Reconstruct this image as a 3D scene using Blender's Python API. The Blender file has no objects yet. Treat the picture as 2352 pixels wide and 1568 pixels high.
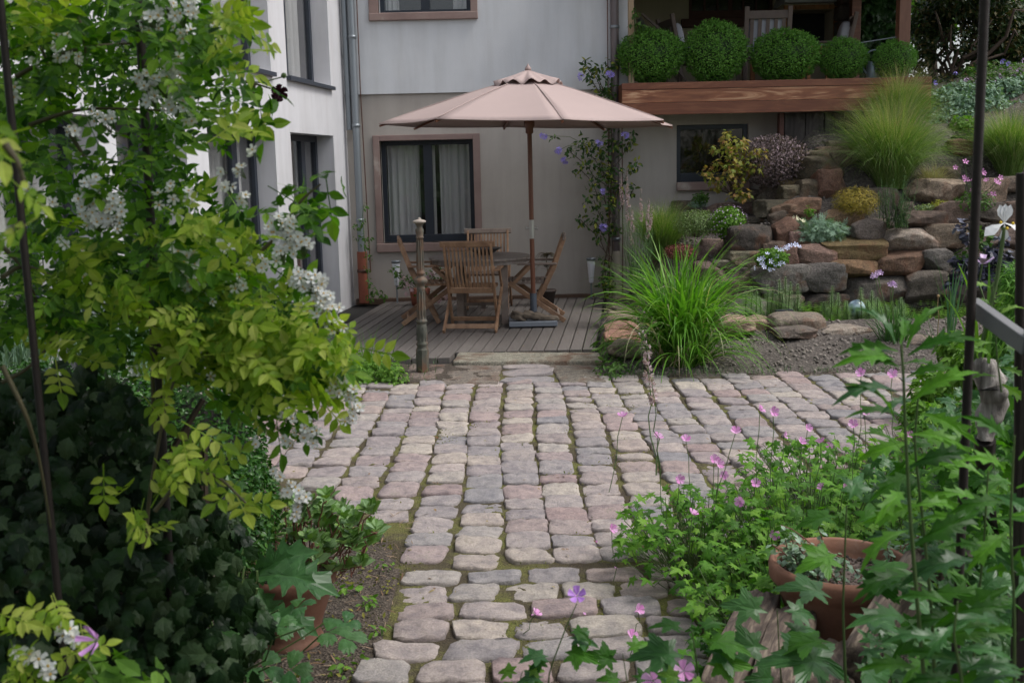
import bpy, math, random
import numpy as np
from mathutils import Vector, Matrix, noise as mnoise
SC = bpy.context.scene
COL = SC.collection
R = math.radians
RNG = np.random.default_rng(7)
random.seed(7)

# ---------------------------------------------------------------- camera
PW, PH, PF = 2352.0, 1568.0, 2500.0
PITCH, ROLL, CAMH = math.atan(404 / 2500), R(1.25), 1.68
_f = np.array([0, math.cos(PITCH), -math.sin(PITCH)])
_u = np.array([0, math.sin(PITCH), math.cos(PITCH)])
_r = np.array([1.0, 0, 0])
RT = math.cos(ROLL) * _r - math.sin(ROLL) * _u
UP = math.sin(ROLL) * _r + math.cos(ROLL) * _u
CAMP = np.array([0, 0, CAMH])
cd = bpy.data.cameras.new('camera')
cam = bpy.data.objects.new('camera', cd)
COL.objects.link(cam)
cd.sensor_width = 36.0
cd.lens = 36.0 * PF / PW
cd.clip_start, cd.clip_end = 0.05, 2000
m = Matrix(((RT[0], UP[0], -_f[0], 0), (RT[1], UP[1], -_f[1], 0), (RT[2], UP[2], -_f[2], CAMH), (0, 0, 0, 1)))
cam.matrix_world = m
cd.dof.use_dof = True
cd.dof.focus_distance = 7.5
cd.dof.aperture_fstop = 8.0
SC.camera = cam

# ---------------------------------------------------------------- sky, sun, exposure
SUN_EL, SUN_AZ = R(56), R(98)          # azimuth from +Y towards +X
w = bpy.data.worlds.new('World'); SC.world = w; w.use_nodes = True
nt = w.node_tree; nt.nodes.clear()
sky = nt.nodes.new('ShaderNodeTexSky'); sky.sky_type = 'NISHITA'; sky.sun_disc = False
sky.sun_elevation = SUN_EL; sky.sun_rotation = SUN_AZ; sky.air_density = 1.0; sky.dust_density = 4.0; sky.ozone_density = 1.0
hs = nt.nodes.new('ShaderNodeHueSaturation'); hs.inputs['Saturation'].default_value = 0.5
bg = nt.nodes.new('ShaderNodeBackground'); bg.inputs['Strength'].default_value = 0.15
wo = nt.nodes.new('ShaderNodeOutputWorld')
nt.links.new(sky.outputs[0], hs.inputs['Color']); nt.links.new(hs.outputs[0], bg.inputs[0]); nt.links.new(bg.outputs[0], wo.inputs[0])
sl = bpy.data.lights.new('sun', 'SUN'); sl.energy = 1.3; sl.angle = R(18); sl.color = (1.0, 0.985, 0.965)
so = bpy.data.objects.new('sun', sl); COL.objects.link(so)
sd = Vector((math.sin(SUN_AZ) * math.cos(SUN_EL), math.cos(SUN_AZ) * math.cos(SUN_EL), math.sin(SUN_EL)))
so.rotation_euler = sd.to_track_quat('Z', 'Y').to_euler(); so.location = (6, 4, 12)
SC.view_settings.view_transform = 'Standard'; SC.view_settings.look = 'None'
SC.view_settings.gamma = 1.0; SC.view_settings.use_curve_mapping = False
SC.view_settings.exposure = 0.52
SC.cycles.max_bounces = 8; SC.cycles.transparent_max_bounces = 8

# ---------------------------------------------------------------- measuring helpers (photo measured at 2352 x 1568)
def ray(x, y):
    return _f + (x - PW / 2) / PF * RT - (y - PH / 2) / PF * UP
def at(x, y, Y):
    d = ray(x, y); return CAMP + d * (Y / d[1])
def gz(x, y, z=0.0):
    d = ray(x, y); return CAMP + d * ((z - CAMH) / d[2])
def on_plane(x, y, p, n):
    d = ray(x, y); p = np.array(p); n = np.array(n); return CAMP + d * (np.dot(p - CAMP, n) / np.dot(d, n))
def smooth(a, b, x):
    t = np.clip((x - a) / (b - a), 0, 1); return t * t * (3 - 2 * t)

# ---------------------------------------------------------------- mesh builder
class MB:
    def __init__(s): s.V = []; s.L = []; s.S = []; s.n = 0; s.U = {}
    def add(s, V, F):
        V = np.asarray(V, float).reshape(-1, 3)
        if isinstance(F, np.ndarray):
            s.L.append(F.ravel() + s.n); s.S.append(np.full(len(F), F.shape[1]))
        else:
            s.L.append(np.array([i for f in F for i in f]) + s.n); s.S.append(np.array([len(f) for f in F]))
        s.V.append(V); s.n += len(V)
    def scatter(s, T, P, Rm, sc):
        """copies of template T at points P (n,3), rotations Rm (n,3,3), scales sc (n,) or (n,3)"""
        V, F = T[:2]; P = np.asarray(P); n = len(P); uv = T[2] if len(T) > 2 else V[:, :2]
        if n == 0: return
        sc = np.asarray(sc, float)
        if sc.ndim == 0: sc = np.full(n, float(sc))
        W = V[None] * (sc[:, None, None] if sc.ndim == 1 else sc[:, None, :])
        W = np.einsum('nij,nkj->nki', Rm, W) + P[:, None, :]
        k = len(V); s.U[len(s.V)] = np.tile(uv, (n, 1))
        for f in F:
            idx = (np.arange(n) * k)[:, None, None] + f[None]
            s.L.append(idx.ravel() + s.n); s.S.append(np.full(n * len(f), f.shape[1]))
        s.V.append(W.reshape(-1, 3)); s.n += n * k
    def box(s, c, d, rot=0.0, M=None):
        c = np.array(c, float); d = np.array(d, float) / 2
        v = np.array([[x, y, z] for x in (-1, 1) for y in (-1, 1) for z in (-1, 1)]) * d
        if rot: v = v @ np.array([[math.cos(rot), math.sin(rot), 0], [-math.sin(rot), math.cos(rot), 0], [0, 0, 1]])
        if M is not None: v = v @ np.array(M).T
        s.add(v + c, np.array([[0, 1, 3, 2], [4, 6, 7, 5], [0, 4, 5, 1], [2, 3, 7, 6], [0, 2, 6, 4], [1, 5, 7, 3]]))
    def bar(s, a, b, w, t, side=(0, 0, 1)):
        """rectangular bar from a to b; w across side x dir, t along side"""
        a = np.array(a, float); b = np.array(b, float); d = b - a; L = np.linalg.norm(d); d /= L
        sd_ = np.array(side, float); x = np.cross(d, sd_); x /= np.linalg.norm(x); z = np.cross(x, d)
        s.box((a + b) / 2, (w, L, t), M=np.stack([x, d, z], 1))
    def tube(s, pts, rad, k=8, cap=True):
        P = np.array(pts, float); n = len(P)
        rad = np.full(n, rad, float) if np.isscalar(rad) else np.array(rad, float)
        T = np.gradient(P, axis=0); T /= np.linalg.norm(T, axis=1)[:, None] + 1e-9
        ref = np.array([0, 0, 1.0]) if abs(T[0][2]) < .9 else np.array([1.0, 0, 0])
        a = np.linspace(0, 2 * math.pi, k, endpoint=False); V = []
        for i in range(n):
            x = np.cross(ref, T[i]); x /= np.linalg.norm(x) + 1e-9; y = np.cross(T[i], x); ref = ref if abs(np.dot(ref, T[i])) < .95 else x
            V.append(P[i] + rad[i] * (np.cos(a)[:, None] * x + np.sin(a)[:, None] * y))
        V = np.concatenate(V); F = []
        for i in range(n - 1):
            for j in range(k):
                F.append((i * k + j, i * k + (j + 1) % k, (i + 1) * k + (j + 1) % k, (i + 1) * k + j))
        s.add(V, np.array(F))
        if cap:
            s.add(V[:k], [tuple(range(k))[::-1]]); s.add(V[-k:], [tuple(range(k))])
    def lathe(s, prof, c=(0, 0, 0), k=24, ax=None):
        a = np.linspace(0, 2 * math.pi, k, endpoint=False); V = []; F = []
        for r, z in prof: V.append(np.stack([r * np.cos(a), r * np.sin(a), np.full(k, z)], 1))
        V = np.concatenate(V)
        if ax is not None: V = V @ np.array(ax).T
        for i in range(len(prof) - 1):
            for j in range(k):
                F.append((i * k + j, i * k + (j + 1) % k, (i + 1) * k + (j + 1) % k, (i + 1) * k + j))
        s.add(V + np.array(c), np.array(F))
    def quad(s, a, b, c, d): s.add([a, b, c, d], [(0, 1, 2, 3)])
    def build(s, name, mat, parent=None, local=False, smooth=False, bevel=0.0, thing=None, kind=None, sharp=0):
        V = np.concatenate(s.V); off = np.zeros(3)
        if not local:
            if parent is not None: off = wloc(parent)
            elif thing is not None or True:
                lo, hi = V.min(0), V.max(0); off = np.array([(lo[0] + hi[0]) / 2, (lo[1] + hi[1]) / 2, lo[2]])
        me = bpy.data.meshes.new(name)
        L = np.concatenate(s.L).astype(np.int32); S = np.concatenate(s.S).astype(np.int32)
        me.vertices.add(len(V)); me.vertices.foreach_set('co', (V - off).astype(np.float32).ravel())
        me.loops.add(len(L)); me.loops.foreach_set('vertex_index', L)
        me.polygons.add(len(S)); me.polygons.foreach_set('loop_start', np.concatenate([[0], np.cumsum(S)[:-1]]).astype(np.int32))
        try: me.polygons.foreach_set('loop_total', S)
        except Exception: pass
        me.polygons.foreach_set('use_smooth', np.full(len(S), bool(smooth)))
        me.update(calc_edges=True); me.validate()
        if s.U:
            at_ = me.attributes.new('lf', 'FLOAT_VECTOR', 'POINT'); A = np.concatenate([np.pad(s.U[i], ((0, 0), (0, 1))) if i in s.U else np.tile([5., 5., 0], (len(v), 1)) for i, v in enumerate(s.V)])
            at_.data.foreach_set('vector', A.astype(np.float32).ravel())
        if smooth is True and sharp: me.set_sharp_from_angle(angle=R(sharp))
        me.materials.append(mat)
        o = bpy.data.objects.new(name, me); COL.objects.link(o)
        if parent is not None: o.parent = parent
        elif not local: o.location = off
        if bevel:
            b = o.modifiers.new('bevel', 'BEVEL'); b.width = bevel; b.segments = 2; b.limit_method = 'ANGLE'
        if kind: o['kind'] = kind
        return o
def wloc(o):
    v = np.zeros(3)
    while o is not None: v += np.array(o.location); o = o.parent
    return v
def thing(name, loc, label=None, cat=None, group=None):
    o = bpy.data.objects.new(name, None); COL.objects.link(o); o.location = tuple(loc); o.empty_display_size = .1
    return tag(o, label, cat, group)
def tag(o, label, cat, group=None, kind=None):
    if label: o['label'] = label
    if cat: o['category'] = cat
    if group: o['group'] = group
    if kind: o['kind'] = kind
    return o
def copy_tree(o, parent=None):
    c = o.copy(); COL.objects.link(c); c.parent = parent
    for ch in [q for q in bpy.data.objects if q.parent == o]: copy_tree(ch, c)
    return c

# ---------------------------------------------------------------- materials
def _new(name):
    m = bpy.data.materials.new(name); m.use_nodes = True; nt = m.node_tree; nt.nodes.clear()
    o = nt.nodes.new('ShaderNodeOutputMaterial'); p = nt.nodes.new('ShaderNodeBsdfPrincipled')
    nt.links.new(p.outputs[0], o.inputs[0]); return m, nt, p, o
def N(nt, t, **k):
    n = nt.nodes.new('ShaderNode' + t)
    for a, b in k.items():
        if a.startswith('i_'): n.inputs[a[2:].replace('_', ' ')].default_value = b
        else: setattr(n, a, b)
    return n
def ramp(nt, cols, src, interp='LINEAR'):
    r = nt.nodes.new('ShaderNodeValToRGB'); e = r.color_ramp.elements; r.color_ramp.interpolation = interp
    while len(e) < len(cols): e.new(0.5)
    for i, c in enumerate(cols):
        if len(c) == 2: e[i].position = c[0]; c = c[1]
        else: e[i].position = i / max(1, len(cols) - 1)
        e[i].color = (*c, 1)
    nt.links.new(src, r.inputs[0]); return r
def mix(nt, f, a, b, mode='MIX'):
    n = nt.nodes.new('ShaderNodeMix'); n.data_type = 'RGBA'; n.blend_type = mode
    for s_, v in ((n.inputs[0], f), (n.inputs[6], a), (n.inputs[7], b)):
        if isinstance(v, bpy.types.NodeSocket): nt.links.new(v, s_)
        elif isinstance(v, (tuple, list)): s_.default_value = (*v, 1)
        else: s_.default_value = v
    return n.outputs[2]
def coords(nt, scale=1.0, rot=(0, 0, 0), kind='Object', stretch=(1, 1, 1)):
    t = nt.nodes.new('ShaderNodeTexCoord'); mp = nt.nodes.new('ShaderNodeMapping')
    mp.inputs['Scale'].default_value = tuple(scale * q for q in stretch); mp.inputs['Rotation'].default_value = rot
    nt.links.new(t.outputs[kind], mp.inputs[0]); return mp.outputs[0]
def noise_(nt, vec, scale=5, detail=5, rough=.6, dist=0):
    n = N(nt, 'TexNoise'); n.inputs['Scale'].default_value = scale; n.inputs['Detail'].default_value = detail
    n.inputs['Roughness'].default_value = rough; n.inputs['Distortion'].default_value = dist
    if vec is not None: nt.links.new(vec, n.inputs['Vector'])
    return n.outputs['Fac']
def bump(nt, p, h, strength=.3, dist=.01):
    b = N(nt, 'Bump'); b.inputs['Strength'].default_value = strength; b.inputs['Distance'].default_value = dist
    nt.links.new(h, b.inputs['Height']); nt.links.new(b.outputs[0], p.inputs['Normal'])
def island(nt): return nt.nodes.new('ShaderNodeNewGeometry').outputs['Random Per Island']

def mat_noise(name, cols, scale=6, rough=.7, bstr=.2, bscale=60, bdist=.005, metal=0, stretch=(1, 1, 1), isl=0, detail=6, spec=.5):
    m, nt, p, o = _new(name); v = coords(nt, stretch=stretch)
    c = ramp(nt, cols, noise_(nt, v, scale, detail)).outputs[0]
    if isl:
        i = ramp(nt, [(1 - isl,) * 3, (1 + isl,) * 3], island(nt)); c = mix(nt, 1.0, c, i.outputs[0], 'MULTIPLY')
    nt.links.new(c, p.inputs['Base Color']); p.inputs['Roughness'].default_value = rough; p.inputs['Metallic'].default_value = metal
    p.inputs['Specular IOR Level'].default_value = spec
    if bstr: bump(nt, p, noise_(nt, v, bscale, 4), bstr, bdist)
    return m
def mat_leaf(name, cols, rough=.5, tr=.35, spec=.22, tcol=None, patch=0, tint=(1.1, 1.35, .35), vein=.3):
    """leaf: colour differs leaf by leaf (random per island); thin, lets light through"""
    m, nt, p, o = _new(name)
    c = ramp(nt, cols, island(nt)).outputs[0]
    if patch:
        c = mix(nt, ramp(nt, [(.45, (0, 0, 0)), (.62, (1, 1, 1))], noise_(nt, coords(nt), patch, 2)).outputs[0], c, tcol or cols[-1])
    spec = min(spec, .25)
    if vein:                                  # midrib and side veins from the leaf's own coordinates
        a = N(nt, 'Attribute', attribute_name='lf'); sx = N(nt, 'SeparateXYZ'); nt.links.new(a.outputs['Vector'], sx.inputs[0])
        def M_(op, x, y=None, z=None):
            n_ = N(nt, 'Math', operation=op)
            for i_, v_ in enumerate((x, y, z)):
                if v_ is None: continue
                if isinstance(v_, (int, float)): n_.inputs[i_].default_value = v_
                else: nt.links.new(v_, n_.inputs[i_])
            return n_.outputs[0]
        ax_ = M_('ABSOLUTE', sx.outputs[0]); mid = M_('LESS_THAN', ax_, .014)
        sv = M_('GREATER_THAN', M_('SINE', M_('MULTIPLY', M_('SUBTRACT', sx.outputs[1], M_('MULTIPLY', ax_, .9)), 52.0)), .86)
        vv = M_('MAXIMUM', mid, M_('MULTIPLY', sv, .55)); vv = M_('MULTIPLY', vv, vein)
        ok_ = M_('MULTIPLY', M_('LESS_THAN', sx.outputs[0], 3.0), M_('GREATER_THAN', sx.outputs[1], .001)); vv = M_('MULTIPLY', vv, ok_)
        c = mix(nt, vv, c, mix(nt, 1.0, c, (2.0, 1.8, 1.9), 'MULTIPLY'))
        c = mix(nt, 1.0, c, ramp(nt, [(.3, (.78,) * 3), (.7, (1.15,) * 3)], noise_(nt, coords(nt), 28, 3)).outputs[0], 'MULTIPLY')
    nt.links.new(c, p.inputs['Base Color']); p.inputs['Roughness'].default_value = rough; p.inputs['Specular IOR Level'].default_value = spec
    if tr:
        t = N(nt, 'BsdfTranslucent'); x = N(nt, 'MixShader'); x.inputs[0].default_value = tr
        g = mix(nt, 1.0, c, tint, 'MULTIPLY')
        nt.links.new(g, t.inputs[0]); nt.links.new(p.outputs[0], x.inputs[1]); nt.links.new(t.outputs[0], x.inputs[2]); nt.links.new(x.outputs[0], o.inputs[0])
    return m
def mat_plain(name, col, rough=.5, metal=0, spec=.5):
    m, nt, p, o = _new(name); v = coords(nt)
    c = mix(nt, noise_(nt, v, 12, 4), tuple(q * .85 for q in col), tuple(q * 1.12 for q in col))
    nt.links.new(c, p.inputs['Base Color']); p.inputs['Roughness'].default_value = rough; p.inputs['Metallic'].default_value = metal
    p.inputs['Specular IOR Level'].default_value = spec
    return m
def mat_wood(name, cols, stretch=(1, 1, 12), scale=6, rough=.65, isl=.15, bstr=.25, dist=1.5):
    m, nt, p, o = _new(name); v = coords(nt, stretch=stretch)
    f = noise_(nt, v, scale, 6, .6, dist)
    c = ramp(nt, cols, f).outputs[0]
    if isl: c = mix(nt, 1.0, c, ramp(nt, [(1 - isl,) * 3, (1 + isl,) * 3], island(nt)).outputs[0], 'MULTIPLY')
    nt.links.new(c, p.inputs['Base Color']); p.inputs['Roughness'].default_value = rough
    bump(nt, p, noise_(nt, v, scale * 4, 4), bstr, .004)
    return m
def mat_glass(name, tint=(.02, .025, .03), rough=.03, alpha=.88):
    m, nt, p, o = _new(name)
    g = N(nt, 'BsdfGlossy'); g.inputs['Roughness'].default_value = rough
    t = N(nt, 'BsdfTransparent'); t.inputs[0].default_value = (alpha,) * 3 + (1,)
    lw = N(nt, 'LayerWeight'); fr = N(nt, 'MapRange'); pw = N(nt, 'Math', operation='POWER'); pw.inputs[1].default_value = 3.0
    nt.links.new(lw.outputs['Facing'], pw.inputs[0]); nt.links.new(pw.outputs[0], fr.inputs[0]); fr.inputs[3].default_value = .07; fr.inputs[4].default_value = .75
    x = N(nt, 'MixShader'); nt.links.new(fr.outputs[0], x.inputs[0]); nt.links.new(t.outputs[0], x.inputs[1]); nt.links.new(g.outputs[0], x.inputs[2])
    nt.links.new(x.outputs[0], o.inputs[0]); nt.nodes.remove(p); return m

# ---------------------------------------------------------------- leaf templates: length 1 along +Y, normal +Z
def T_(V, F):
    V = np.array(V, float); out = {}
    for f in F: out.setdefault(len(f), []).append(f)
    return V, [np.array(q) for q in out.values()]
def leaf_simple(wd=.5, fold=.12, droop=.18, peak=.4, seg=4):
    V = []; F = []
    for i in range(seg + 1):
        t = i / seg
        wv = wd / 2 * (math.sin(math.pi * t ** (math.log(.5) / math.log(peak)))) if 0 < t < 1 else (.02 if t == 0 else .0)
        z = -droop * t * t
        V += [(-wv, t, z + fold * wv * 2), (0, t, z), (wv, t, z + fold * wv * 2)]
    for i in range(seg):
        a = i * 3; F += [(a, a + 1, a + 4, a + 3), (a + 1, a + 2, a + 5, a + 4)]
    return T_(V, F)
def leaf_fan(outline, cup=.1, c=(0, .35)):
    V = [(c[0], c[1], 0)]; n = len(outline)
    for k_ in (.5, 1):
        for (x, y) in outline:
            x, y = c[0] + (x - c[0]) * k_, c[1] + (y - c[1]) * k_; d = math.hypot(x - c[0], y - c[1]); V.append((x, y, cup * abs(x) * 1.3 - .55 * d * d - .25 * max(0, y - .6) ** 2))
    return T_(V, [(0, i + 1, (i + 1) % n + 1) for i in range(n)] + [(i + 1, n + i + 1, n + (i + 1) % n + 1, (i + 1) % n + 1) for i in range(n)])
def lobed(nl=5, deep=.5, spread=150, teeth=0, tip=.2):
    """palmate leaf outline; petiole at origin, middle lobe towards +Y"""
    out = [(0.03, 0)]; K = nl
    angs = [R(-spread + 2 * spread * i / (K - 1)) for i in range(K)]
    pts = []
    for i, a in enumerate(angs):
        Lb = .55 * (1 - .35 * abs(a) / R(spread)) 
        g = (angs[1] - angs[0]) / 2
        if i == 0: pts.append((Lb * (1 - deep) * 1.0, a - g * .9))
        if teeth: pts += [(Lb * .72, a - g * .5), (Lb * .66, a - g * .42), (Lb * .9, a - g * .22), (Lb * .86, a - g * .15)]
        else: pts.append((Lb * .78, a - g * .42))
        pts.append((Lb, a))
        if teeth: pts += [(Lb * .86, a + g * .15), (Lb * .9, a + g * .22), (Lb * .66, a + g * .42), (Lb * .72, a + g * .5)]
        else: pts.append((Lb * .78, a + g * .42))
        pts.append((Lb * (1 - deep), a + g * (1 if i < K - 1 else .9)))
    return [(r * math.sin(a), .45 + r * math.cos(a)) for r, a in pts] + [(0, .1)]
def compound(pairs=3, leaflet=None, ll=.34, ang=62, stem=.012):
    lv, lf = (leaflet or leaf_simple(.55, .15, .12))[:2]; V = []; U = []; F = {3: [], 4: []}; n = 0
    def put(px, py, a, s, z=0):
        nonlocal n
        ca, sa = math.cos(a), math.sin(a); v = lv * s
        q = np.stack([v[:, 0] * ca + v[:, 1] * sa + px, -v[:, 0] * sa + v[:, 1] * ca + py, v[:, 2] + z], 1)
        V.append(q); U.append(lv[:, :2])
        for f in lf: F[f.shape[1]].append(f + n)
        n += len(lv)
    for i in range(pairs):
        y = .28 + .5 * i / max(1, pairs - .3); s = ll * (.8 + .2 * i / pairs)
        put(.01, y, R(ang), s, -.06 * y); put(-.01, y, R(-ang), s, -.06 * y)
    put(0, .28 + .5 * .98, 0, ll * 1.1, -.05)
    st = np.array([(-stem, 0, 0), (stem, 0, 0), (stem, .8, -.05), (-stem, .8, -.05)]); V.append(st); U.append(np.full((4, 2), 5.)); F[4].append(np.array([[0, 1, 2, 3]]) + n); n += 4
    return np.concatenate(V), [np.concatenate(F[k]) for k in F if F[k]], np.concatenate(U)
LEAF = leaf_simple(); LEAF_LOW = leaf_simple(.5, .1, .1, .45, 2)
LEAF_LONG = leaf_simple(.22, .1, .3, .45, 4); LEAF_ROUND = leaf_simple(.72, .12, .05, .55, 4); LEAF_NEEDLE = leaf_simple(.1, .0, .2, .4, 2)
ROSE = compound(3); ROSE5 = compound(2, ll=.4); IVY = leaf_fan(lobed(5, .2, 112), .14); GERAN = leaf_fan(lobed(5, .55, 135, 1), .12)
MAPLE = leaf_fan(lobed(5, .55, 110), .05); 
def _tern():
    V = []; F = []; n = 0
    out = [(-.05, 0), (-.3, .35), (-.42, .7), (-.28, .78), (-.2, .95), (-.08, .86), (0, 1.0), (.1, .86), (.22, .95), (.3, .78), (.42, .7), (.3, .35), (.05, 0)]
    lv, lf = leaf_fan(out, .1, (0, .5)); G = [[], []]
    for a, px, py in ((0, 0, .5), (R(80), .03, .45), (R(-80), -.03, .45)):
        ca, sa = math.cos(a), math.sin(a); v = lv * .5
        V.append(np.stack([v[:, 0] * ca + v[:, 1] * sa + px, -v[:, 0] * sa + v[:, 1] * ca + py, v[:, 2]], 1)); [G[i].append(f + n) for i, f in enumerate(lf)]; n += len(lv)
    return np.concatenate(V), [np.concatenate(g) for g in G], np.tile(lv[:, :2], (3, 1))
TERN = _tern()
def flower(np_=5, wd=.85, cup=.35, notch=.0):
    """petals radiating; radius 1 in XY, normal +Z"""
    V = []; F = []; n = 0
    for i in range(np_):
        a = 2 * math.pi * i / np_; wv = wd * math.pi / np_
        pr = [(0.05, 0, 0), (.55, -wv * .75, cup * .3), (.97, -wv * .55, cup), (1 - notch, 0, cup * .95), (.97, wv * .55, cup), (.55, wv * .75, cup * .3)]
        for r, da, z in pr: V.append((r * math.cos(a + da), r * math.sin(a + da), z))
        F += [(n, n + 1, n + 2, n + 3), (n, n + 3, n + 4, n + 5)]; n += 6
    return T_(V, F)
FLOWER5 = flower(); FLOWER_CUP = flower(5, .9, .9)
def _ball(k=6, m=4):
    V = []; F = []
    for i in range(m + 1):
        t = math.pi * i / m
        for j in range(k): V.append((math.sin(t) * math.cos(2 * math.pi * j / k), math.sin(t) * math.sin(2 * math.pi * j / k), math.cos(t)))
    for i in range(m):
        for j in range(k): F.append((i * k + j, (i + 1) * k + j, (i + 1) * k + (j + 1) % k, i * k + (j + 1) % k))
    return T_(V, F)
BALL = _ball(); BALL2 = _ball(12, 8)

def rots(nrm, rng, tip=None, spin=None):
    """rotations whose Z is nrm and Y (leaf tip) points roughly along tip, or anywhere"""
    n = len(nrm); Z = nrm / (np.linalg.norm(nrm, axis=1)[:, None] + 1e-9)
    t = rng.normal(size=(n, 3)) if tip is None else tip
    Y = t - (t * Z).sum(1)[:, None] * Z; Y /= np.linalg.norm(Y, axis=1)[:, None] + 1e-9
    X = np.cross(Y, Z); return np.stack([X, Y, Z], 2)
def blob_pts(c, r, n, rng, shell=.5, low=-1):
    d = rng.normal(size=(n, 3)); d /= np.linalg.norm(d, axis=1)[:, None]
    if low > -1: d[:, 2] = np.where(d[:, 2] < low, low + .3 * rng.random(n), d[:, 2])
    rad = shell + (1 - shell) * rng.random(n) ** .6
    return np.array(c) + d * rad[:, None] * np.array(r), d
def leafball(M, T, c, r, n, size, rng, shell=.6, up=.6, out=1.0, jit=.5, droop=.3, low=-1):
    P, d = blob_pts(c, r, n, rng, shell, low)
    nr = d * out + np.array([0, 0, up]) + rng.normal(size=(n, 3)) * jit
    tip = d + np.array([0, 0, -droop]) + rng.normal(size=(n, 3)) * .6
    M.scatter(T, P, rots(nr, rng, tip), size * (.7 + .6 * rng.random(n)))
def blades(M, base, n, L, rng, spread=.05, lean=(.1, .6), curve=(.3, 1.2), wd=.006, seg=6, az=None, Lvar=.35, tw=.5, flat=.0):
    """arching grass blades as tapering ribbons"""
    base = np.array(base, float)
    if base.ndim == 1:
        a = rng.random(n) * 2 * math.pi; rr = spread * np.sqrt(rng.random(n)); base = base + np.stack([rr * np.cos(a), rr * np.sin(a), np.zeros(n)], 1)
    n = len(base)
    A = rng.random(n) * 2 * math.pi if az is None else az
    Ls = L * (1 - Lvar * rng.random(n)); th0 = rng.uniform(*lean, n); k = rng.uniform(*curve, n)
    s = np.linspace(0, 1, seg + 1); P = np.zeros((n, seg + 1, 2)); 
    for i in range(1, seg + 1):
        th = th0 + k * ((s[i] + s[i - 1]) / 2) ** 1.6; ds = Ls / seg
        P[:, i, 0] = P[:, i - 1, 0] + ds * np.sin(th); P[:, i, 1] = P[:, i - 1, 1] + ds * np.cos(th)
    D = np.stack([np.cos(A), np.sin(A), np.zeros(n)], 1); sa = A + math.pi / 2 + rng.normal(size=n) * tw
    Sd = np.stack([np.cos(sa), np.sin(sa), rng.normal(size=n) * .3], 1)
    C = base[:, None, :] + P[:, :, :1] * D[:, None, :] + P[:, :, 1:] * np.array([0, 0, 1.0])
    W = wd * (1 - .25 * rng.random(n))[:, None] * np.clip((1 - s) * 2.2, 0.06, 1)[None] * (.6 + .4 * np.clip(s * 4, 0, 1))[None]
    V = np.stack([C - Sd[:, None] * W[:, :, None] / 2, C + Sd[:, None] * W[:, :, None] / 2], 2).reshape(n, -1, 3)
    f = np.array([[2 * i, 2 * i + 1, 2 * i + 3, 2 * i + 2] for i in range(seg)])
    idx = (np.arange(n) * 2 * (seg + 1))[:, None, None] + f[None]
    M.L.append(idx.ravel() + M.n); M.S.append(np.full(n * seg, 4)); M.V.append(V.reshape(-1, 3)); M.n += n * 2 * (seg + 1)
    return C
def wiggle(a, b, n, amp, rng, sag=0):
    a = np.array(a, float); b = np.array(b, float); t = np.linspace(0, 1, n)[:, None]
    P = a + (b - a) * t; Q = rng.normal(size=(n, 3)) * amp; Q[0] = 0; Q[-1] = 0
    P += Q; P[:, 2] += sag * 4 * (t * (1 - t))[:, 0]; return P
_cs = {}
def cube_sphere(k=5):
    if k in _cs: return _cs[k]
    V = {}; VL = []; F = []
    def vid(p):
        key = tuple(np.round(p, 5))
        if key not in V: V[key] = len(VL); VL.append(p)
        return V[key]
    g = np.linspace(-1, 1, k + 1)
    for ax in range(3):
        for sg in (-1, 1):
            for i in range(k):
                for j in range(k):
                    q = []
                    for (a, b) in ((i, j), (i + 1, j), (i + 1, j + 1), (i, j + 1)):
                        p = [0, 0, 0]; p[ax] = sg; p[(ax + 1) % 3] = g[a]; p[(ax + 2) % 3] = g[b]; q.append(vid(tuple(p)))
                    F.append(q if sg > 0 else q[::-1])
    _cs[k] = (np.array(VL, float), np.array(F)); return _cs[k]
def rock_verts(c, d, seed, rough=.12, e=4.0, k=6, rot=0, tilt=0, facets=5):
    rng = np.random.default_rng(seed); V, F = cube_sphere(k)
    P = V / (np.abs(V) ** e).sum(1)[:, None] ** (1 / e)
    for _ in range(facets):                     # shear off corners into flat faces
        n = rng.normal(size=3); n /= np.linalg.norm(n); h = rng.uniform(.8, 1.12); dd = P @ n
        P = P - np.clip(dd - h, 0, None)[:, None] * n * .9
    off = rng.random(3) * 50
    nz = np.array([mnoise.fractal(Vector(p * 1.6 + off), 1.0, 2.0, 3) for p in P])
    nz2 = np.array([mnoise.noise(Vector(p * .9 + off * 2)) for p in P])
    P = P * (1 + rough * nz + rough * nz2)[:, None]
    P = P * np.array(d) / 2
    ct, st = math.cos(tilt), math.sin(tilt); P = np.stack([P[:, 0] * ct - P[:, 2] * st, P[:, 1], P[:, 0] * st + P[:, 2] * ct], 1)
    cr, sr = math.cos(rot), math.sin(rot); P = np.stack([P[:, 0] * cr - P[:, 1] * sr, P[:, 0] * sr + P[:, 1] * cr, P[:, 2]], 1)
    return P + np.array(c), F
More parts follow.
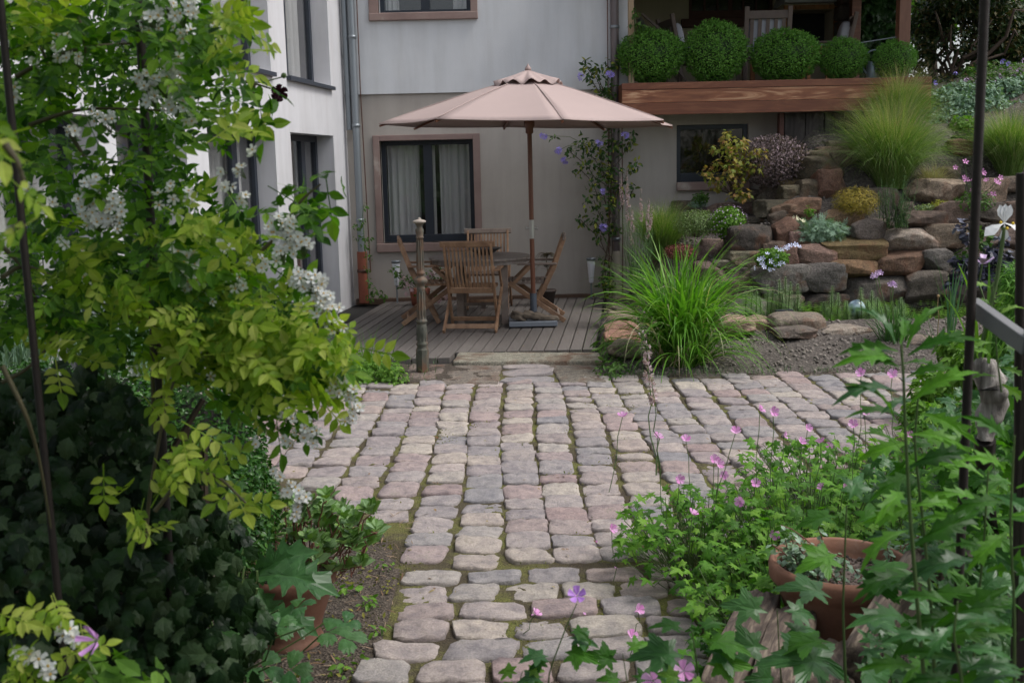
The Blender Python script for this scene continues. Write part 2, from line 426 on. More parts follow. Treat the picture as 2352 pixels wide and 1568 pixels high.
# ================================================================ SETTING: terrain, paving, deck
def terrain_h(X, Y):
    X = np.asarray(X, float); Y = np.asarray(Y, float)
    right = np.interp(Y, [8.6, 10.0, 10.3, 11.3, 11.42, 11.7, 12.0, 12.6, 13.1, 13.5, 14.6, 18, 40], [.0, .2, -.1, -.15, .0, .74, .97, 1.42, 1.9, 2.12, 2.4, 2.6, 2.7])
    left = np.interp(Y, [8.6, 9.6, 10.6, 11.3, 12, 12.8, 13.6, 18], [0, .06, .14, .33, .62, .92, 1.13, 1.2])
    k = smooth(2.0, 2.7, X - 1.0 * smooth(11.6, 13.0, Y))
    h = left * (1 - k) + right * k
    h = h * smooth(.95, 1.75, X - .1 * (Y - 9.5))
    h = h + smooth(5.2, 8, X) * smooth(9, 12, Y) * .5
    return h
def terrain_hit(x, y, Y0=8.0, Y1=16.0):
    d = ray(x, y); Ys = np.linspace(Y0, Y1, 900); P = CAMP + d[None] * (Ys / d[1])[:, None]
    below = P[:, 2] < terrain_h(P[:, 0], P[:, 1]); i = np.argmax(below)
    return P[i] if below.any() else P[-1]
M_SOIL = mat_noise('soil', [(.05, .04, .032), (.1, .082, .068), (.2, .17, .145)], 22, .95, .8, 90, .02)
def soil_grit(name, cols, sc=70):
    m, nt, p, o = _new(name); v = coords(nt)
    vo = N(nt, 'TexVoronoi'); vo.inputs['Scale'].default_value = sc; nt.links.new(v, vo.inputs['Vector'])
    c = ramp(nt, cols, vo.outputs['Color']).outputs[0]
    c = mix(nt, noise_(nt, v, 3, 5), c, mix(nt, 1.0, c, (.55, .52, .5), 'MULTIPLY'))
    nt.links.new(c, p.inputs['Base Color']); p.inputs['Roughness'].default_value = .95
    bump(nt, p, vo.outputs['Distance'], .9, .012); return m
M_SOIL = soil_grit('bed_soil', [(.028, .02, .014), (.075, .058, .042), (.16, .13, .1)], 95)
M_GRAVEL = soil_grit('gravel', [(.045, .037, .031), (.1, .085, .073), (.17, .15, .13)], 45)
# big ground sheet out to the horizon
g = MB(); g.quad((-300, -300, -.12), (300, -300, -.12), (300, 300, -.12), (-300, 300, -.12))
o = g.build('ground', mat_noise('ground_grass', [(.03, .05, .018), (.06, .09, .03)], 3, .95)); o['kind'] = 'structure'
# soil bed sheet with small relief
def height_sheet(name, x0, x1, y0, y1, nx, ny, fn, mat):
    X, Y = np.meshgrid(np.linspace(x0, x1, nx), np.linspace(y0, y1, ny)); Z = fn(X, Y)
    V = np.stack([X.ravel(), Y.ravel(), Z.ravel()], 1); i = np.arange((ny - 1) * (nx - 1)); a = i // (nx - 1) * nx + i % (nx - 1)
    b = MB(); b.add(V, np.stack([a, a + 1, a + nx + 1, a + nx], 1)); o = b.build(name, mat, smooth=True); o['kind'] = 'structure'; return o
def lumps(X, Y, s, a):
    Z = np.zeros(X.shape); fx, fy = X.ravel(), Y.ravel()
    return np.array([mnoise.fractal(Vector((px * s, py * s, 3.3)), 1.0, 2.0, 3) for px, py in zip(fx, fy)]).reshape(X.shape) * a
def in_poly(X, Y, P):
    r_ = np.zeros(X.shape, bool); n = len(P)
    for i in range(n):
        (x1, y1), (x2, y2) = P[i], P[(i + 1) % n]
        if y1 == y2: continue
        cnd = ((Y < y1) != (Y < y2)) & (X < (x2 - x1) * (Y - y1) / (y2 - y1) + x1); r_ ^= cnd
    return r_
PAVE = [(-.5, 1.5), (-.5, 4.45), (-.62, 4.9), (-1.22, 5.6), (-1.92, 6.4), (-2.65, 8.5), (-.15, 8.5), (-.15, 9.4), (.4, 9.4), (.4, 8.5), (3.95, 8.5), (2.95, 7), (2.05, 6), (1.35, 5), (.95, 4.4), (.85, 1.5)]

DECK_E = lambda Y: .74 + .1 * (Y - 9.55)                # east edge of the deck
def hillz(X, Y):
    z = terrain_h(X, Y) + lumps(X, Y, 5, .03) * smooth(9, 11, Y) + lumps(X, Y, 12, .018) * smooth(8.42, 8.8, Y) + lumps(X, Y, 30, .012) - .03 * (1 - smooth(8.42, 8.55, Y))
    return np.where(X < DECK_E(Y) + .03, -.06, z)
height_sheet('hillside', .6, 14, 8.42, 26, 240, 260, hillz, M_GRAVEL)

def bedz(X, Y):
    return np.where(in_poly(X, Y, PAVE), -.06, -.004 + lumps(X, Y, 6, .012) + lumps(X, Y, 22, .006))
# --- cobbles: every stone a rounded, worn block, in columns as in the photograph
def cobble(b, cx, cy, w, l, rng, z=0.0, rot=0.0):
    k = 20; t = np.linspace(0, 2 * math.pi, k, endpoint=False); e = rng.uniform(6, 14)
    r = 1 / (np.abs(np.cos(t)) ** e + np.abs(np.sin(t)) ** e) ** (1 / e); r = r * (1 + rng.normal(size=k) * .014 - .05 * (rng.random(k) < .07))
    X = r * np.cos(t); Y = r * np.sin(t); sh = rng.normal() * .07; X = X + sh * Y; X = X * (1 + rng.normal() * .05 * Y)
    tl = rng.normal(size=2) * .02; V = []
    for s_, zz in ((1.0, -.07), (1.0, -.013), (.985, -.005), (.95, -.001), (.66, .001), (.33, .0015)):
        jz = rng.normal(size=k) * (.003 if zz > -.01 else 0) 
        V.append(np.stack([X * s_ * w / 2, Y * s_ * l / 2, np.full(k, zz) + jz], 1))
    V.append(np.array([[0, 0, .003 + rng.normal() * .002]])); V = np.concatenate(V)
    V[:, 2] += V[:, 0] * tl[0] * 2 + V[:, 1] * tl[1] * 2 + rng.normal() * .004
    c, s2 = math.cos(rot), math.sin(rot); V = np.stack([V[:, 0] * c - V[:, 1] * s2 + cx, V[:, 0] * s2 + V[:, 1] * c + cy, V[:, 2] + z], 1)
    F = [(i * k + j, i * k + (j + 1) % k, (i + 1) * k + (j + 1) % k, (i + 1) * k + j) for i in range(5) for j in range(k)]
    F += [(5 * k + j, 5 * k + (j + 1) % k, 6 * k) for j in range(k)]
    b.add(V, F)
def cobble_mat():
    m, nt, p, o = _new('sandstone_cobble'); v = coords(nt)
    c = ramp(nt, [(0, (.345, .268, .258)), (.18, (.27, .25, .255)), (.36, (.385, .33, .31)), (.54, (.24, .232, .245)), (.7, (.42, .375, .33)), (.85, (.30, .225, .22)), (1, (.33, .30, .285))], island(nt)).outputs[0]
    big = ramp(nt, [(.32, (.62, .62, .65)), (.66, (1.16, 1.14, 1.08))], noise_(nt, v, 14, 6, .65)).outputs[0]
    c = mix(nt, 1.0, c, big, 'MULTIPLY')
    c = mix(nt, 1.0, c, ramp(nt, [(.4, (.86,) * 3), (.6, (1.1,) * 3)], noise_(nt, v, 130, 4)).outputs[0], 'MULTIPLY')
    lich = ramp(nt, [(.6, (0, 0, 0)), (.72, (.9, .9, .9))], noise_(nt, v, 7, 7, .75)).outputs[0]
    c = mix(nt, lich, c, (.16, .15, .12))
    nt.links.new(c, p.inputs['Base Color']); p.inputs['Roughness'].default_value = .72
    bump(nt, p, noise_(nt, v, 30, 9, .74), .8, .02); return m
M_COB = cobble_mat()
height_sheet('soil_bed', -5, 5, -1.5, 9.3, 330, 360, bedz, M_SOIL)
cb = MB(); rg = np.random.default_rng(11)
PX0 = -.0
for c in range(-13, 19):
    xc = .035 + c * .2165
    y = 4.42 + rg.random() * .1 - .02 * (c % 3)
    while y < 8.38:
        l = rg.uniform(.178, .258) if y > 5.3 else rg.uniform(.165, .22)
        left = np.interp(y, [4.4, 4.9, 5.6, 6.4, 8.4], [-.56, -.62, -1.2, -1.9, -2.6]); right = np.interp(y, [4.4, 5, 6, 7, 8.4], [.95, 1.3, 2.0, 2.9, 3.9])
        xx = xc + .018 * math.sin(y * 1.7 + c) 
        if left < xx < right: cobble(cb, xx, y + l / 2, .2165 - rg.uniform(.005, .024), l - rg.uniform(.003, .014), rg, rot=rg.normal() * .03)
        y += l
y = 4.4
while y > 2.3:                                           # near part: rows of wider stones
    l = rg.uniform(.155, .19); x = -.49 + rg.uniform(-.02, .03) - (.06 if y < 3.75 else 0)
    while x < .82:
        w_ = rg.uniform(.2, .285); cobble(cb, x + w_ / 2, y - l / 2, w_ - rg.uniform(.014, .034), l - rg.uniform(.006, .022), rg, z=rg.normal() * .003, rot=rg.normal() * .04); x += w_
    y -= l
for i, (yy, l) in enumerate(((8.53, .26), (8.82, .29), (9.13, .3))):       # three long stones between the two slabs
    cobble(cb, .125, yy, .42, l - .03, rg)
o = cb.build('cobble_paving', M_COB, smooth=True); o['kind'] = 'structure'
# joints: moss and grit between the stones
def joint_mat():
    m, nt, p, o = _new('mossy_joint'); v = coords(nt)
    f = noise_(nt, v, 3.2, 6, .65)
    c = ramp(nt, [(.35, (.07, .052, .03)), (.48, (.10, .082, .04)), (.56, (.15, .145, .04)), (.7, (.17, .19, .035))], f).outputs[0]
    c = mix(nt, 1.0, c, ramp(nt, [(.35, (.45,) * 3), (.65, (1.3,) * 3)], noise_(nt, v, 160, 3)).outputs[0], 'MULTIPLY')
    nt.links.new(c, p.inputs['Base Color']); p.inputs['Roughness'].default_value = 1
    bump(nt, p, noise_(nt, v, 120, 4), 1.0, .02); return m
pts = [(-.56, 2.2), (-.54, 4.45), (-.66, 4.9), (-1.25, 5.6), (-1.95, 6.4), (-2.7, 8.5), (4.0, 8.5), (3.0, 7), (2.1, 6), (1.4, 5), (1.0, 4.4), (1.0, 2.2)]
X, Y = np.meshgrid(np.linspace(-2.8, 4.1, 300), np.linspace(2.2, 9.35, 300))
Z = -.0145 + lumps(X, Y, 9, .007); ins = in_poly(X, Y, pts) | ((X > -.15) & (X < .4) & (Y > 8.3) & (Y < 9.35))
V = np.stack([X.ravel(), Y.ravel(), Z.ravel()], 1); nx = 300; i = np.arange(299 * 299); a = i // 299 * nx + i % 299
keep = ins.ravel()[a] & ins.ravel()[a + nx + 1]; a = a[keep]
jb = MB(); jb.add(V, np.stack([a, a + 1, a + nx + 1, a + nx], 1)); o = jb.build('mossy_joints', joint_mat(), smooth=True); o['kind'] = 'structure'
# moss cushions and weeds in the joints
M_MOSS = mat_leaf('moss_leaf', [(.13, .15, .025), (.2, .19, .04), (.08, .12, .025)], .8, .2)
mb = MB(); n = 26000; rq = np.random.default_rng(3)
P = np.stack([rq.uniform(-.5, 1.0, n), rq.uniform(2.4, 8.4, n), np.full(n, -.01)], 1)
P[12000:, 0] = rq.uniform(-1.6, 2.6, n - 12000)
wgt = np.array([mnoise.noise(Vector((p[0] * 2.3, p[1] * 2.3, 9))) for p in P]); P = P[wgt > .05]; P = P[in_poly(P[:, 0], P[:, 1], pts)]
mb.scatter(LEAF_LOW, P, rots(rq.normal(size=(len(P), 3)) + [0, 0, .6], rq), rq.uniform(.006, .016, len(P)))
o = mb.build('moss', M_MOSS); tag(o, 'yellow-green moss growing in the joints between the cobbles', 'moss', kind='stuff')

# --- stone slabs in front of the deck
M_ROCK = None
def rock_mat(name='rock', moss=.5):
    m, nt, p, o = _new(name); v = coords(nt)
    oi = nt.nodes.new('ShaderNodeObjectInfo')
    c = mix(nt, 1.0, oi.outputs['Color'], ramp(nt, [(.3, (.45, .44, .43)), (.5, (.95, .93, .9)), (.7, (1.35, 1.3, 1.25))], noise_(nt, v, 11, 10, .75)).outputs[0], 'MULTIPLY')
    c = mix(nt, 1.0, c, ramp(nt, [(.4, (.65,) * 3), (.62, (1.25,) * 3)], noise_(nt, v, 80, 6)).outputs[0], 'MULTIPLY')
    rust = ramp(nt, [(.52, (0, 0, 0)), (.68, (.75,) * 3)], noise_(nt, v, 4.5, 4, .6, .5)).outputs[0]
    c = mix(nt, rust, c, (.16, .065, .03))
    ms = ramp(nt, [(.6, (0, 0, 0)), (.74, (moss,) * 3)], noise_(nt, coords(nt, stretch=(1, 1, .6)), 6, 6, .7)).outputs[0]
    c = mix(nt, ms, c, (.12, .105, .025))
    nt.links.new(c, p.inputs['Base Color']); p.inputs['Roughness'].default_value = .78
    bump(nt, p, noise_(nt, v, 22, 12, .78), 1.0, .05); return m
M_ROCK = rock_mat()
def slab(name, label, pts, z, th, col, seed):
    """flat stone from four ground corners"""
    P = np.array(pts); c = P.mean(0); b = MB(); rr = np.random.default_rng(seed); out = []
    for i in range(4):
        a, d = P[i], P[(i + 1) % 4]
        for t in np.linspace(0, 1, 9)[:-1]: out.append(a + (d - a) * t + rr.normal(size=2) * .006)
    out = np.array(out); k = len(out); V = []
    for s_, dz in ((1, -th), (1.0, -.012), (.985, -.003), (.9, .0), (.5, .002), (.2, .002)):
        q = c + (out - c) * s_; V.append(np.stack([q[:, 0], q[:, 1], np.full(k, z + dz) + rr.normal(size=k) * .0015 * (dz > -.01)], 1))
    V = np.concatenate(V); F = [(i * k + j, i * k + (j + 1) % k, (i + 1) * k + (j + 1) % k, (i + 1) * k + j) for i in range(5) for j in range(k)]; F.append(tuple(range(5 * k, 6 * k)))
    b.add(V, F); o = b.build(name, M_SLAB, smooth=True); o.color = (*col, 1); return tag(o, label, 'stone slab')
M_SLAB = rock_mat('slab_stone', .25)
slab('stone_slab', 'large square brown slab left of the short cobble strip', [gz(1005, 879)[:2], gz(1144, 881)[:2], gz(1152, 838)[:2], gz(1040, 836)[:2]], 0, .08, (.27, .235, .2), 1)
slab('stone_slab', 'square grey slab right of the short cobble strip', [gz(1290, 880)[:2], gz(1392, 876)[:2], gz(1376, 838)[:2], gz(1258, 838)[:2]], .002, .08, (.25, .225, .19), 2)
slab('stone_threshold', 'long pale stone threshold along the front of the deck', [gz(1040, 834, .02)[:2], gz(1382, 832, .02)[:2], gz(1376, 812, .02)[:2], gz(1052, 812, .02)[:2]], .035, .1, (.36, .345, .28), 3)
slab('stone_slab', 'low reddish slab under the cast iron post', [gz(925, 866)[:2], gz(1002, 868)[:2], gz(1030, 835)[:2], gz(945, 833)[:2]], -.004, .08, (.25, .2, .175), 4)

# --- wooden deck: grey boards with dark gaps
M_DECK = mat_wood('deck_board', [(.075, .066, .06), (.12, .107, .098), (.16, .146, .135)], (14, .7, 3), 3, .6, .16, .2, .6)
DV = np.array([.11, 1.0]); dk = MB()
for i in range(-34, 24):
    x0 = .74 - .115 * i
    if x0 - .11 < -4.2 or i < 0: continue
    ya, yb = 9.72, 13.72
    if x0 < -.45: ya = 9.45
    if x0 < -1.15: ya = 8.95
    xs = lambda yy: x0 + .11 * (yy - 9.7) * 1.0
    xl = xs(ya); xr = xs(yb)
    w_ = .104; fac = lambda yy: -1.98 - .126 * (13.7 - yy)
    if xl - w_ < fac(ya) + .03 and xr - w_ < fac(yb): continue
    yb2 = yb
    v = [(xl - w_, ya, 0), (xl, ya, 0), (xs(yb2), yb2, 0), (xs(yb2) - w_, yb2, 0)]
    lo = [(a, b_, -.03) for a, b_, _ in v]; up = [(a, b_, .022) for a, b_, _ in v]
    dk.add(lo + up, [(3, 2, 1, 0), (4, 5, 6, 7), (0, 1, 5, 4), (1, 2, 6, 5), (2, 3, 7, 6), (3, 0, 4, 7)])
o = dk.build('wooden_deck', M_DECK, bevel=.003); o['kind'] = 'structure'
g = MB(); g.add([(-3.6, 8.9, -.028), (.8, 9.6, -.028), (1.2, 13.75, -.028), (-2.9, 13.75, -.028)], [(0, 1, 2, 3)])
o = g.build('deck_underlay', mat_plain('dark_earth', (.012, .011, .01), .9)); o['kind'] = 'structure'
# ================================================================ BUILDINGS
def plaster(name, cols, sc=2.5):
    m, nt, p, o = _new(name); v = coords(nt)
    c = ramp(nt, cols, noise_(nt, v, sc, 6, .6)).outputs[0]
    st = ramp(nt, [(.3, (.91, .905, .895)), (.55, (1.0,) * 3), (.75, (1.03,) * 3)], noise_(nt, coords(nt, stretch=(3, 3, .35)), 2, 4, .6)).outputs[0]
    c = mix(nt, 1.0, c, st, 'MULTIPLY')
    # splash dirt close to the ground
    sp = nt.nodes.new('ShaderNodeSeparateXYZ'); t = nt.nodes.new('ShaderNodeTexCoord'); nt.links.new(t.outputs['Object'], sp.inputs[0])
    nt.links.new(c, p.inputs['Base Color']); p.inputs['Roughness'].default_value = .93; p.inputs['Specular IOR Level'].default_value = .2
    bump(nt, p, noise_(nt, v, 130, 5, .7), .45, .006); return m
M_WHITE = plaster('white_render', [(.3, (.53, .53, .55)), (.7, (.58, .58, .60))])
M_PALE = plaster('pale_render', [(.3, (.58, .60, .62)), (.7, (.63, .645, .66))])
M_TAUPE = plaster('taupe_render', [(.3, (.40, .365, .33)), (.7, (.44, .405, .365))])
M_OCHRE = plaster('cream_render', [(.3, (.46, .41, .3)), (.7, (.52, .47, .35))])
M_ANTH = mat_plain('anthracite_frame', (.018, .024, .036), .4)
M_SAND = mat_noise('sandstone', [(.25, (.19, .13, .115)), (.5, (.25, .175, .155)), (.62, (.27, .2, .175)), (.72, (.43, .37, .32))], 2.6, .85, .3, 60, detail=5)
M_GLASS = mat_glass('window_glass')
M_CURT = mat_noise('curtain_cloth', [(.78, .79, .78), (.86, .86, .85)], 4, .9, 0, stretch=(8, 8, .2))
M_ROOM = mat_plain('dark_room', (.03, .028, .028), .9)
def hole_wall(b, O, U, Vv, Nn, W, Hh, holes, th, z0=0.0):
    """wall front at O + u*U + v*V, thickness th along -Nn; real openings with reveals"""
    O, U, Vv, Nn = map(lambda q: np.array(q, float), (O, U, Vv, Nn))
    us = sorted({0, W, *[h[i] for h in holes for i in (0, 1)]}); vs = sorted({z0, Hh, *[h[i] for h in holes for i in (2, 3)]})
    inh = lambda u, v: any(h[0] < u < h[1] and h[2] < v < h[3] for h in holes)
    P = lambda u, v, d: O + U * u + Vv * v - Nn * d
    flip = np.dot(np.cross(U, Vv), Nn) < 0
    def q(*p): b.quad(*(p[::-1] if flip else p))
    for i in range(len(us) - 1):
        for j in range(len(vs) - 1):
            u0, u1, v0, v1 = us[i], us[i + 1], vs[j], vs[j + 1]
            if inh((u0 + u1) / 2, (v0 + v1) / 2): continue
            q(P(u0, v0, 0), P(u1, v0, 0), P(u1, v1, 0), P(u0, v1, 0)); q(P(u0, v1, th), P(u1, v1, th), P(u1, v0, th), P(u0, v0, th))
    for (u0, u1, v0, v1) in holes:
        q(P(u0, v0, 0), P(u0, v1, 0), P(u0, v1, th), P(u0, v0, th)); q(P(u1, v0, th), P(u1, v1, th), P(u1, v1, 0), P(u1, v0, 0))
        q(P(u0, v0, th), P(u1, v0, th), P(u1, v0, 0), P(u0, v0, 0)); q(P(u0, v1, 0), P(u1, v1, 0), P(u1, v1, th), P(u0, v1, th))
    q(P(0, z0, th), P(0, Hh, th), P(0, Hh, 0), P(0, z0, 0)); q(P(W, z0, 0), P(W, Hh, 0), P(W, Hh, th), P(W, z0, th)); q(P(0, Hh, 0), P(W, Hh, 0), P(W, Hh, th), P(0, Hh, th))
def pbox(b, O, U, Vv, Nn, u0, u1, v0, v1, d0, d1):
    """box in wall coordinates, from depth d0 to d1 behind the wall face"""
    P = lambda u, v, d: np.array(O) + np.array(U) * u + np.array(Vv) * v - np.array(Nn) * d
    V = [P(u, v, d) for u in (u0, u1) for v in (v0, v1) for d in (d0, d1)]
    b.add(V, [(0, 1, 3, 2), (4, 6, 7, 5), (0, 4, 5, 1), (2, 3, 7, 6), (0, 2, 6, 4), (1, 5, 7, 3)])
def curtain(b, O, U, Vv, Nn, u0, u1, v0, v1, d, folds=9, amp=.025):
    P = lambda u, v, dd: np.array(O) + np.array(U) * u + np.array(Vv) * v - np.array(Nn) * dd
    n = folds * 6; V = []; F = []
    for i in range(n + 1):
        u = u0 + (u1 - u0) * i / n; dd = d + amp * math.sin(i / n * folds * 2 * math.pi + .6 * math.sin(i * .7))
        V += [P(u, v0, dd), P(u, v1, dd)]
    F = [(2 * i, 2 * i + 2, 2 * i + 3, 2 * i + 1) for i in range(n)]; b.add(V, F)
def window(parent, fr, h, depth, mull=(.5,), fw=.06, curtains=(), name='window', rail=None, bot=None, room=.5):
    O, U, Vv, Nn = fr; u0, u1, v0, v1 = h; b = MB(); ul = np.linalg.norm(U); f = fw / ul; bt = bot or fw
    B = lambda a, c, d, e, g0=0, g1=.07: pbox(b, O, U, Vv, Nn, a, c, d, e, depth + g0, depth + g1)
    B(u0, u0 + f, v0, v1); B(u1 - f, u1, v0, v1); B(u0 + f, u1 - f, v0, v0 + bt); B(u0 + f, u1 - f, v1 - fw, v1)
    for m_ in mull:
        um = u0 + (u1 - u0) * m_; B(um - f, um + f, v0 + bt, v1 - fw, .004, .066)
    if rail: B(u0 + f, u1 - f, rail - fw / 2, rail + fw / 2, .01, .06)
    w_ = b.build(name, M_ANTH, parent, bevel=.004)
    g = MB(); pbox(g, O, U, Vv, Nn, u0 + f * .6, u1 - f * .6, v0 + bt * .6, v1 - fw * .6, depth + .03, depth + .036); g.build('pane', M_GLASS, w_)
    for (a, c) in curtains:
        q = MB(); curtain(q, O, U, Vv, Nn, u0 + (u1 - u0) * a, u0 + (u1 - u0) * c, v0, v1 - .05, depth + .14, max(3, int(abs(c - a) * (u1 - u0) * ul * 14))); q.build('curtain', M_CURT, w_)
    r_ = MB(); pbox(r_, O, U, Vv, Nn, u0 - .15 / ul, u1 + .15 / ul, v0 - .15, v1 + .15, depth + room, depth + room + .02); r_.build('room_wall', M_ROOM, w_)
    return w_

# ---- back house (taupe below, pale above)
YB = 13.7
hb = thing('house', (0, YB, 0), 'pale and taupe rendered house behind the wooden deck with sandstone window surrounds', 'house')
FR = ((0, YB, 0), (1, 0, 0), (0, 0, 1), (0, -1, 0)); FRU = ((0, YB - .035, 0), (1, 0, 0), (0, 0, 1), (0, -1, 0))
def shift(fr, W0): O, U, V, Nn = fr; return ((O[0] + W0, O[1], O[2]), U, V, Nn)
px = lambda x, y, Y=YB: (at(x, y, Y)[0], at(x, y, Y)[2])
zc = px(1000, 214)[1]; XL = -2.0; XR = 4.75; XU = px(1447, 100, YB)[0]
ZT = px(1600, 262, 13.1)[1]                         # underside of the terrace fascia
w1 = [px(876, 440)[0], px(1089, 440)[0], px(985, 557)[1], px(985, 322)[1]]
w2 = [px(1554, 350)[0], px(1719, 350)[0], px(1636, 417)[1], px(1636, 286)[1]]
w3 = [px(870, 20)[0], px(1081, 20)[0], px(975, 30)[1], px(975, 30)[1] + 1.35]
b = MB(); f = shift(FR, XL); hole_wall(b, *f, XR - XL, zc, [(w1[0] - XL, w1[1] - XL, w1[2], w1[3]), (w2[0] - XL, w2[1] - XL, w2[2], w2[3])], .35, -.1)
b.build('wall', M_TAUPE, hb)
b = MB(); f = shift(FRU, XL); hole_wall(b, *f, XU - XL, 6.2, [(w3[0] - XL, w3[1] - XL, w3[2], w3[3])], .38, zc)
b.build('wall', M_PALE, hb)['label'] = 'pale blue-grey upper wall'
b = MB(); b.add([(XL, YB + .3, 6.1), (XU, YB + .3, 6.1), (XU, YB + 7, 6.1), (XL, YB + 7, 6.1), (XL, YB + .3, 6.3), (XU, YB + .3, 6.3), (XU, YB + 7, 6.3), (XL, YB + 7, 6.3)], [(0, 3, 2, 1), (4, 5, 6, 7), (0, 1, 5, 4), (1, 2, 6, 5), (2, 3, 7, 6), (3, 0, 4, 7)])
b.build('roof', M_ANTH, hb)
b = MB(); pbox(b, *FRU, XU - .3, XU - .002, 2.7, 6.1, .4, 7); b.build('side_wall', M_OCHRE, hb)
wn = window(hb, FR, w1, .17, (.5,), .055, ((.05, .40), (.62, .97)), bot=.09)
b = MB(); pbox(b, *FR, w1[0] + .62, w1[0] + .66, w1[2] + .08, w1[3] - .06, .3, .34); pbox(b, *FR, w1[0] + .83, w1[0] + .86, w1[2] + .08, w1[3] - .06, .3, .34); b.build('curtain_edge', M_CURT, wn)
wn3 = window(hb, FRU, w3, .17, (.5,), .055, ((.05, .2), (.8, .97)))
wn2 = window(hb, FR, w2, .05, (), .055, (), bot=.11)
def sandframe(h, fr, outer_l, outer_r, top, sill_b, sill_l, sill_r):
    b = MB(); pbox(b, *fr, outer_l, h[0], h[2], top, -.03, .1); b.build('frame_stone', M_SAND, hb, bevel=.006)
    b = MB(); pbox(b, *fr, h[1], outer_r, h[2], top, -.028, .1); b.build('frame_stone', M_SAND, hb, bevel=.006)
    b = MB(); pbox(b, *fr, h[0], h[1], h[3], top, -.029, .1); b.build('lintel', M_SAND, hb, bevel=.006)
    b = MB(); pbox(b, *fr, sill_l, sill_r, sill_b, h[2], -.055, .16); b.build('window_sill', M_SAND, hb, bevel=.01)
sandframe(w1, FR, px(861, 440)[0], px(1105, 440)[0], px(985, 309)[1], px(985, 577)[1], px(866, 565)[0], px(1112, 565)[0])
sandframe(w3, FRU, px(848, 20)[0], px(1097, 20)[0], w3[3] + .13, px(975, 48)[1], px(848, 20)[0] - .002, px(1097, 20)[0] + .002)
b = MB(); pbox(b, *FR, w2[0], w2[1] + .02, w2[2] - .105, w2[2], -.05, .04); b.build('window_sill', M_SAND, hb, bevel=.008)
# dark strip of earth and debris along the foot of the wall
b = MB(); b.box((-.45, YB - .05, .025), (3.0, .09, .07)); b.build('wall_foot', mat_noise('foot_strip', [(.06, .04, .03), (.15, .09, .06)], 9, .95), hb)

# ---- white wing on the left
nn = math.hypot(1, .126); NW = (1 / nn, -.126 / nn, 0)
FW = ((-1.985, YB, 0), (-.126, -1, 0), (0, 0, 1), NW)
hw = thing('house_wing', (-2.2, 12, 0), 'white rendered house wing with deep window recesses, behind the rose bush', 'house')
zh, zs = 2.07, 2.64
low = [(.60, 2.17, .02, zh), (2.66, 4.35, .02, zh), (4.79, 5.96, .02, zh), (6.2, 7.9, .02, zh), (8.3, 9.8, .02, zh)]
upp = [(.60, 2.17, zs, 4.6), (2.66, 4.35, zs, 4.6), (4.79, 5.96, zs, 4.6), (6.2, 7.9, zs, 4.6), (8.3, 9.8, zs, 4.6)]
b = MB(); hole_wall(b, *FW, 10.5, 6.2, low + upp, .4, -.1); b.build('wall', M_WHITE, hw)
for h in low:
    w_ = window(hw, FW, h, .2, (.34,), .07, ((.06, .97),), name='glass_door')
    s_ = MB(); pbox(s_, *FW, h[0] + .004, h[1] - .004, h[2] + .001, h[2] + .02, -.01, .195); s_.build('threshold', M_ANTH, w_)
for h in upp:
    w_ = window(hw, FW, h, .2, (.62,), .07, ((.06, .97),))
    s_ = MB(); pbox(s_, *FW, h[0] - .03, h[1] + .03, h[2] - .045, h[2] - .004, -.05, .2); s_.build('window_sill', M_ANTH, w_, bevel=.004)
b = MB(); pbox(b, *FW, 0, 10.5, 6.2, 6.4, -.2, 6); b.build('roof', M_ANTH, hw)
# ---- drainpipes with brackets
M_ZINC = mat_noise('zinc', [(.16, .18, .2), (.3, .33, .35)], 3, .45, .1, 20, metal=.6, stretch=(1, 1, .4))
M_COPPER = mat_noise('old_copper', [(.05, .03, .025), (.16, .06, .035)], 5, .5, .1, 20, metal=.3)
M_BRICKPIPE = mat_noise('clay_pipe', [(.2, .055, .03), (.29, .09, .05)], 5, .65)
def pipe(parent, x, Y, zt, zb, r, mat, name='drainpipe'):
    b = MB(); b.tube([(x, Y, zt), (x, Y, (zt + zb) / 2), (x, Y, zb)], r, 16); o = b.build(name, mat, parent, smooth=True); return o
def rings(parent, x, Y, r, zs_, mat):
    for z in zs_:
        b = MB(); b.lathe([(r, -.02), (r + .008, -.018), (r + .008, .018), (r, .02)], (x, Y, z), 16); b.box((x, Y + .06, z), (.02, .1, .02)); b.build('bracket', mat, parent, smooth=True)
xp = at(815, 400, 13.58)[0] + .04
p1 = pipe(hb, xp, 13.58, 6.1, .62, .045, M_ZINC); rings(p1, xp, 13.58, .045, (2.2, 3.25, 1.05), M_ZINC)
p2 = pipe(hb, xp - .085, 13.6, 6.1, 2.15, .035, M_ZINC); 
p1b = pipe(hb, xp + .005, 13.58, .66, .02, .062, M_BRICKPIPE, 'pipe_foot'); rings(p1b, xp + .005, 13.58, .062, (.42,), M_COPPER)
b = MB(); b.tube([(xp + .075, 13.6, 6), (xp + .07, 13.6, 2.6), (xp + .085, 13.6, 1.5), (xp + .1, 13.62, .4)], .007, 6); b.build('cable', M_COPPER, hb, smooth=True)
xq = at(1413, 300, 13.58)[0]
p3 = pipe(hb, xq, 13.58, 6.1, .55, .052, mat_noise('brown_pipe', [(.09, .075, .075), (.19, .16, .16)], 2, .4, 0, metal=.4)); rings(p3, xq, 13.58, .052, (3.3, 1.35, .75), M_ZINC)
p4 = pipe(hb, xq, 13.58, .6, .0, .058, mat_noise('pipe_base', [(.3, .27, .22), (.4, .36, .3)], 3, .7), 'pipe_foot')
for dx, zt in ((-.085, 6), (.082, 2.2), (.02, 1.3)):
    b = MB(); b.tube([(xq + dx, 13.56, zt), (xq + dx * 1.02, 13.56, .9), (xq + dx, 13.57, .05)], .007, 6); b.build('cable', M_COPPER, hb, smooth=True)

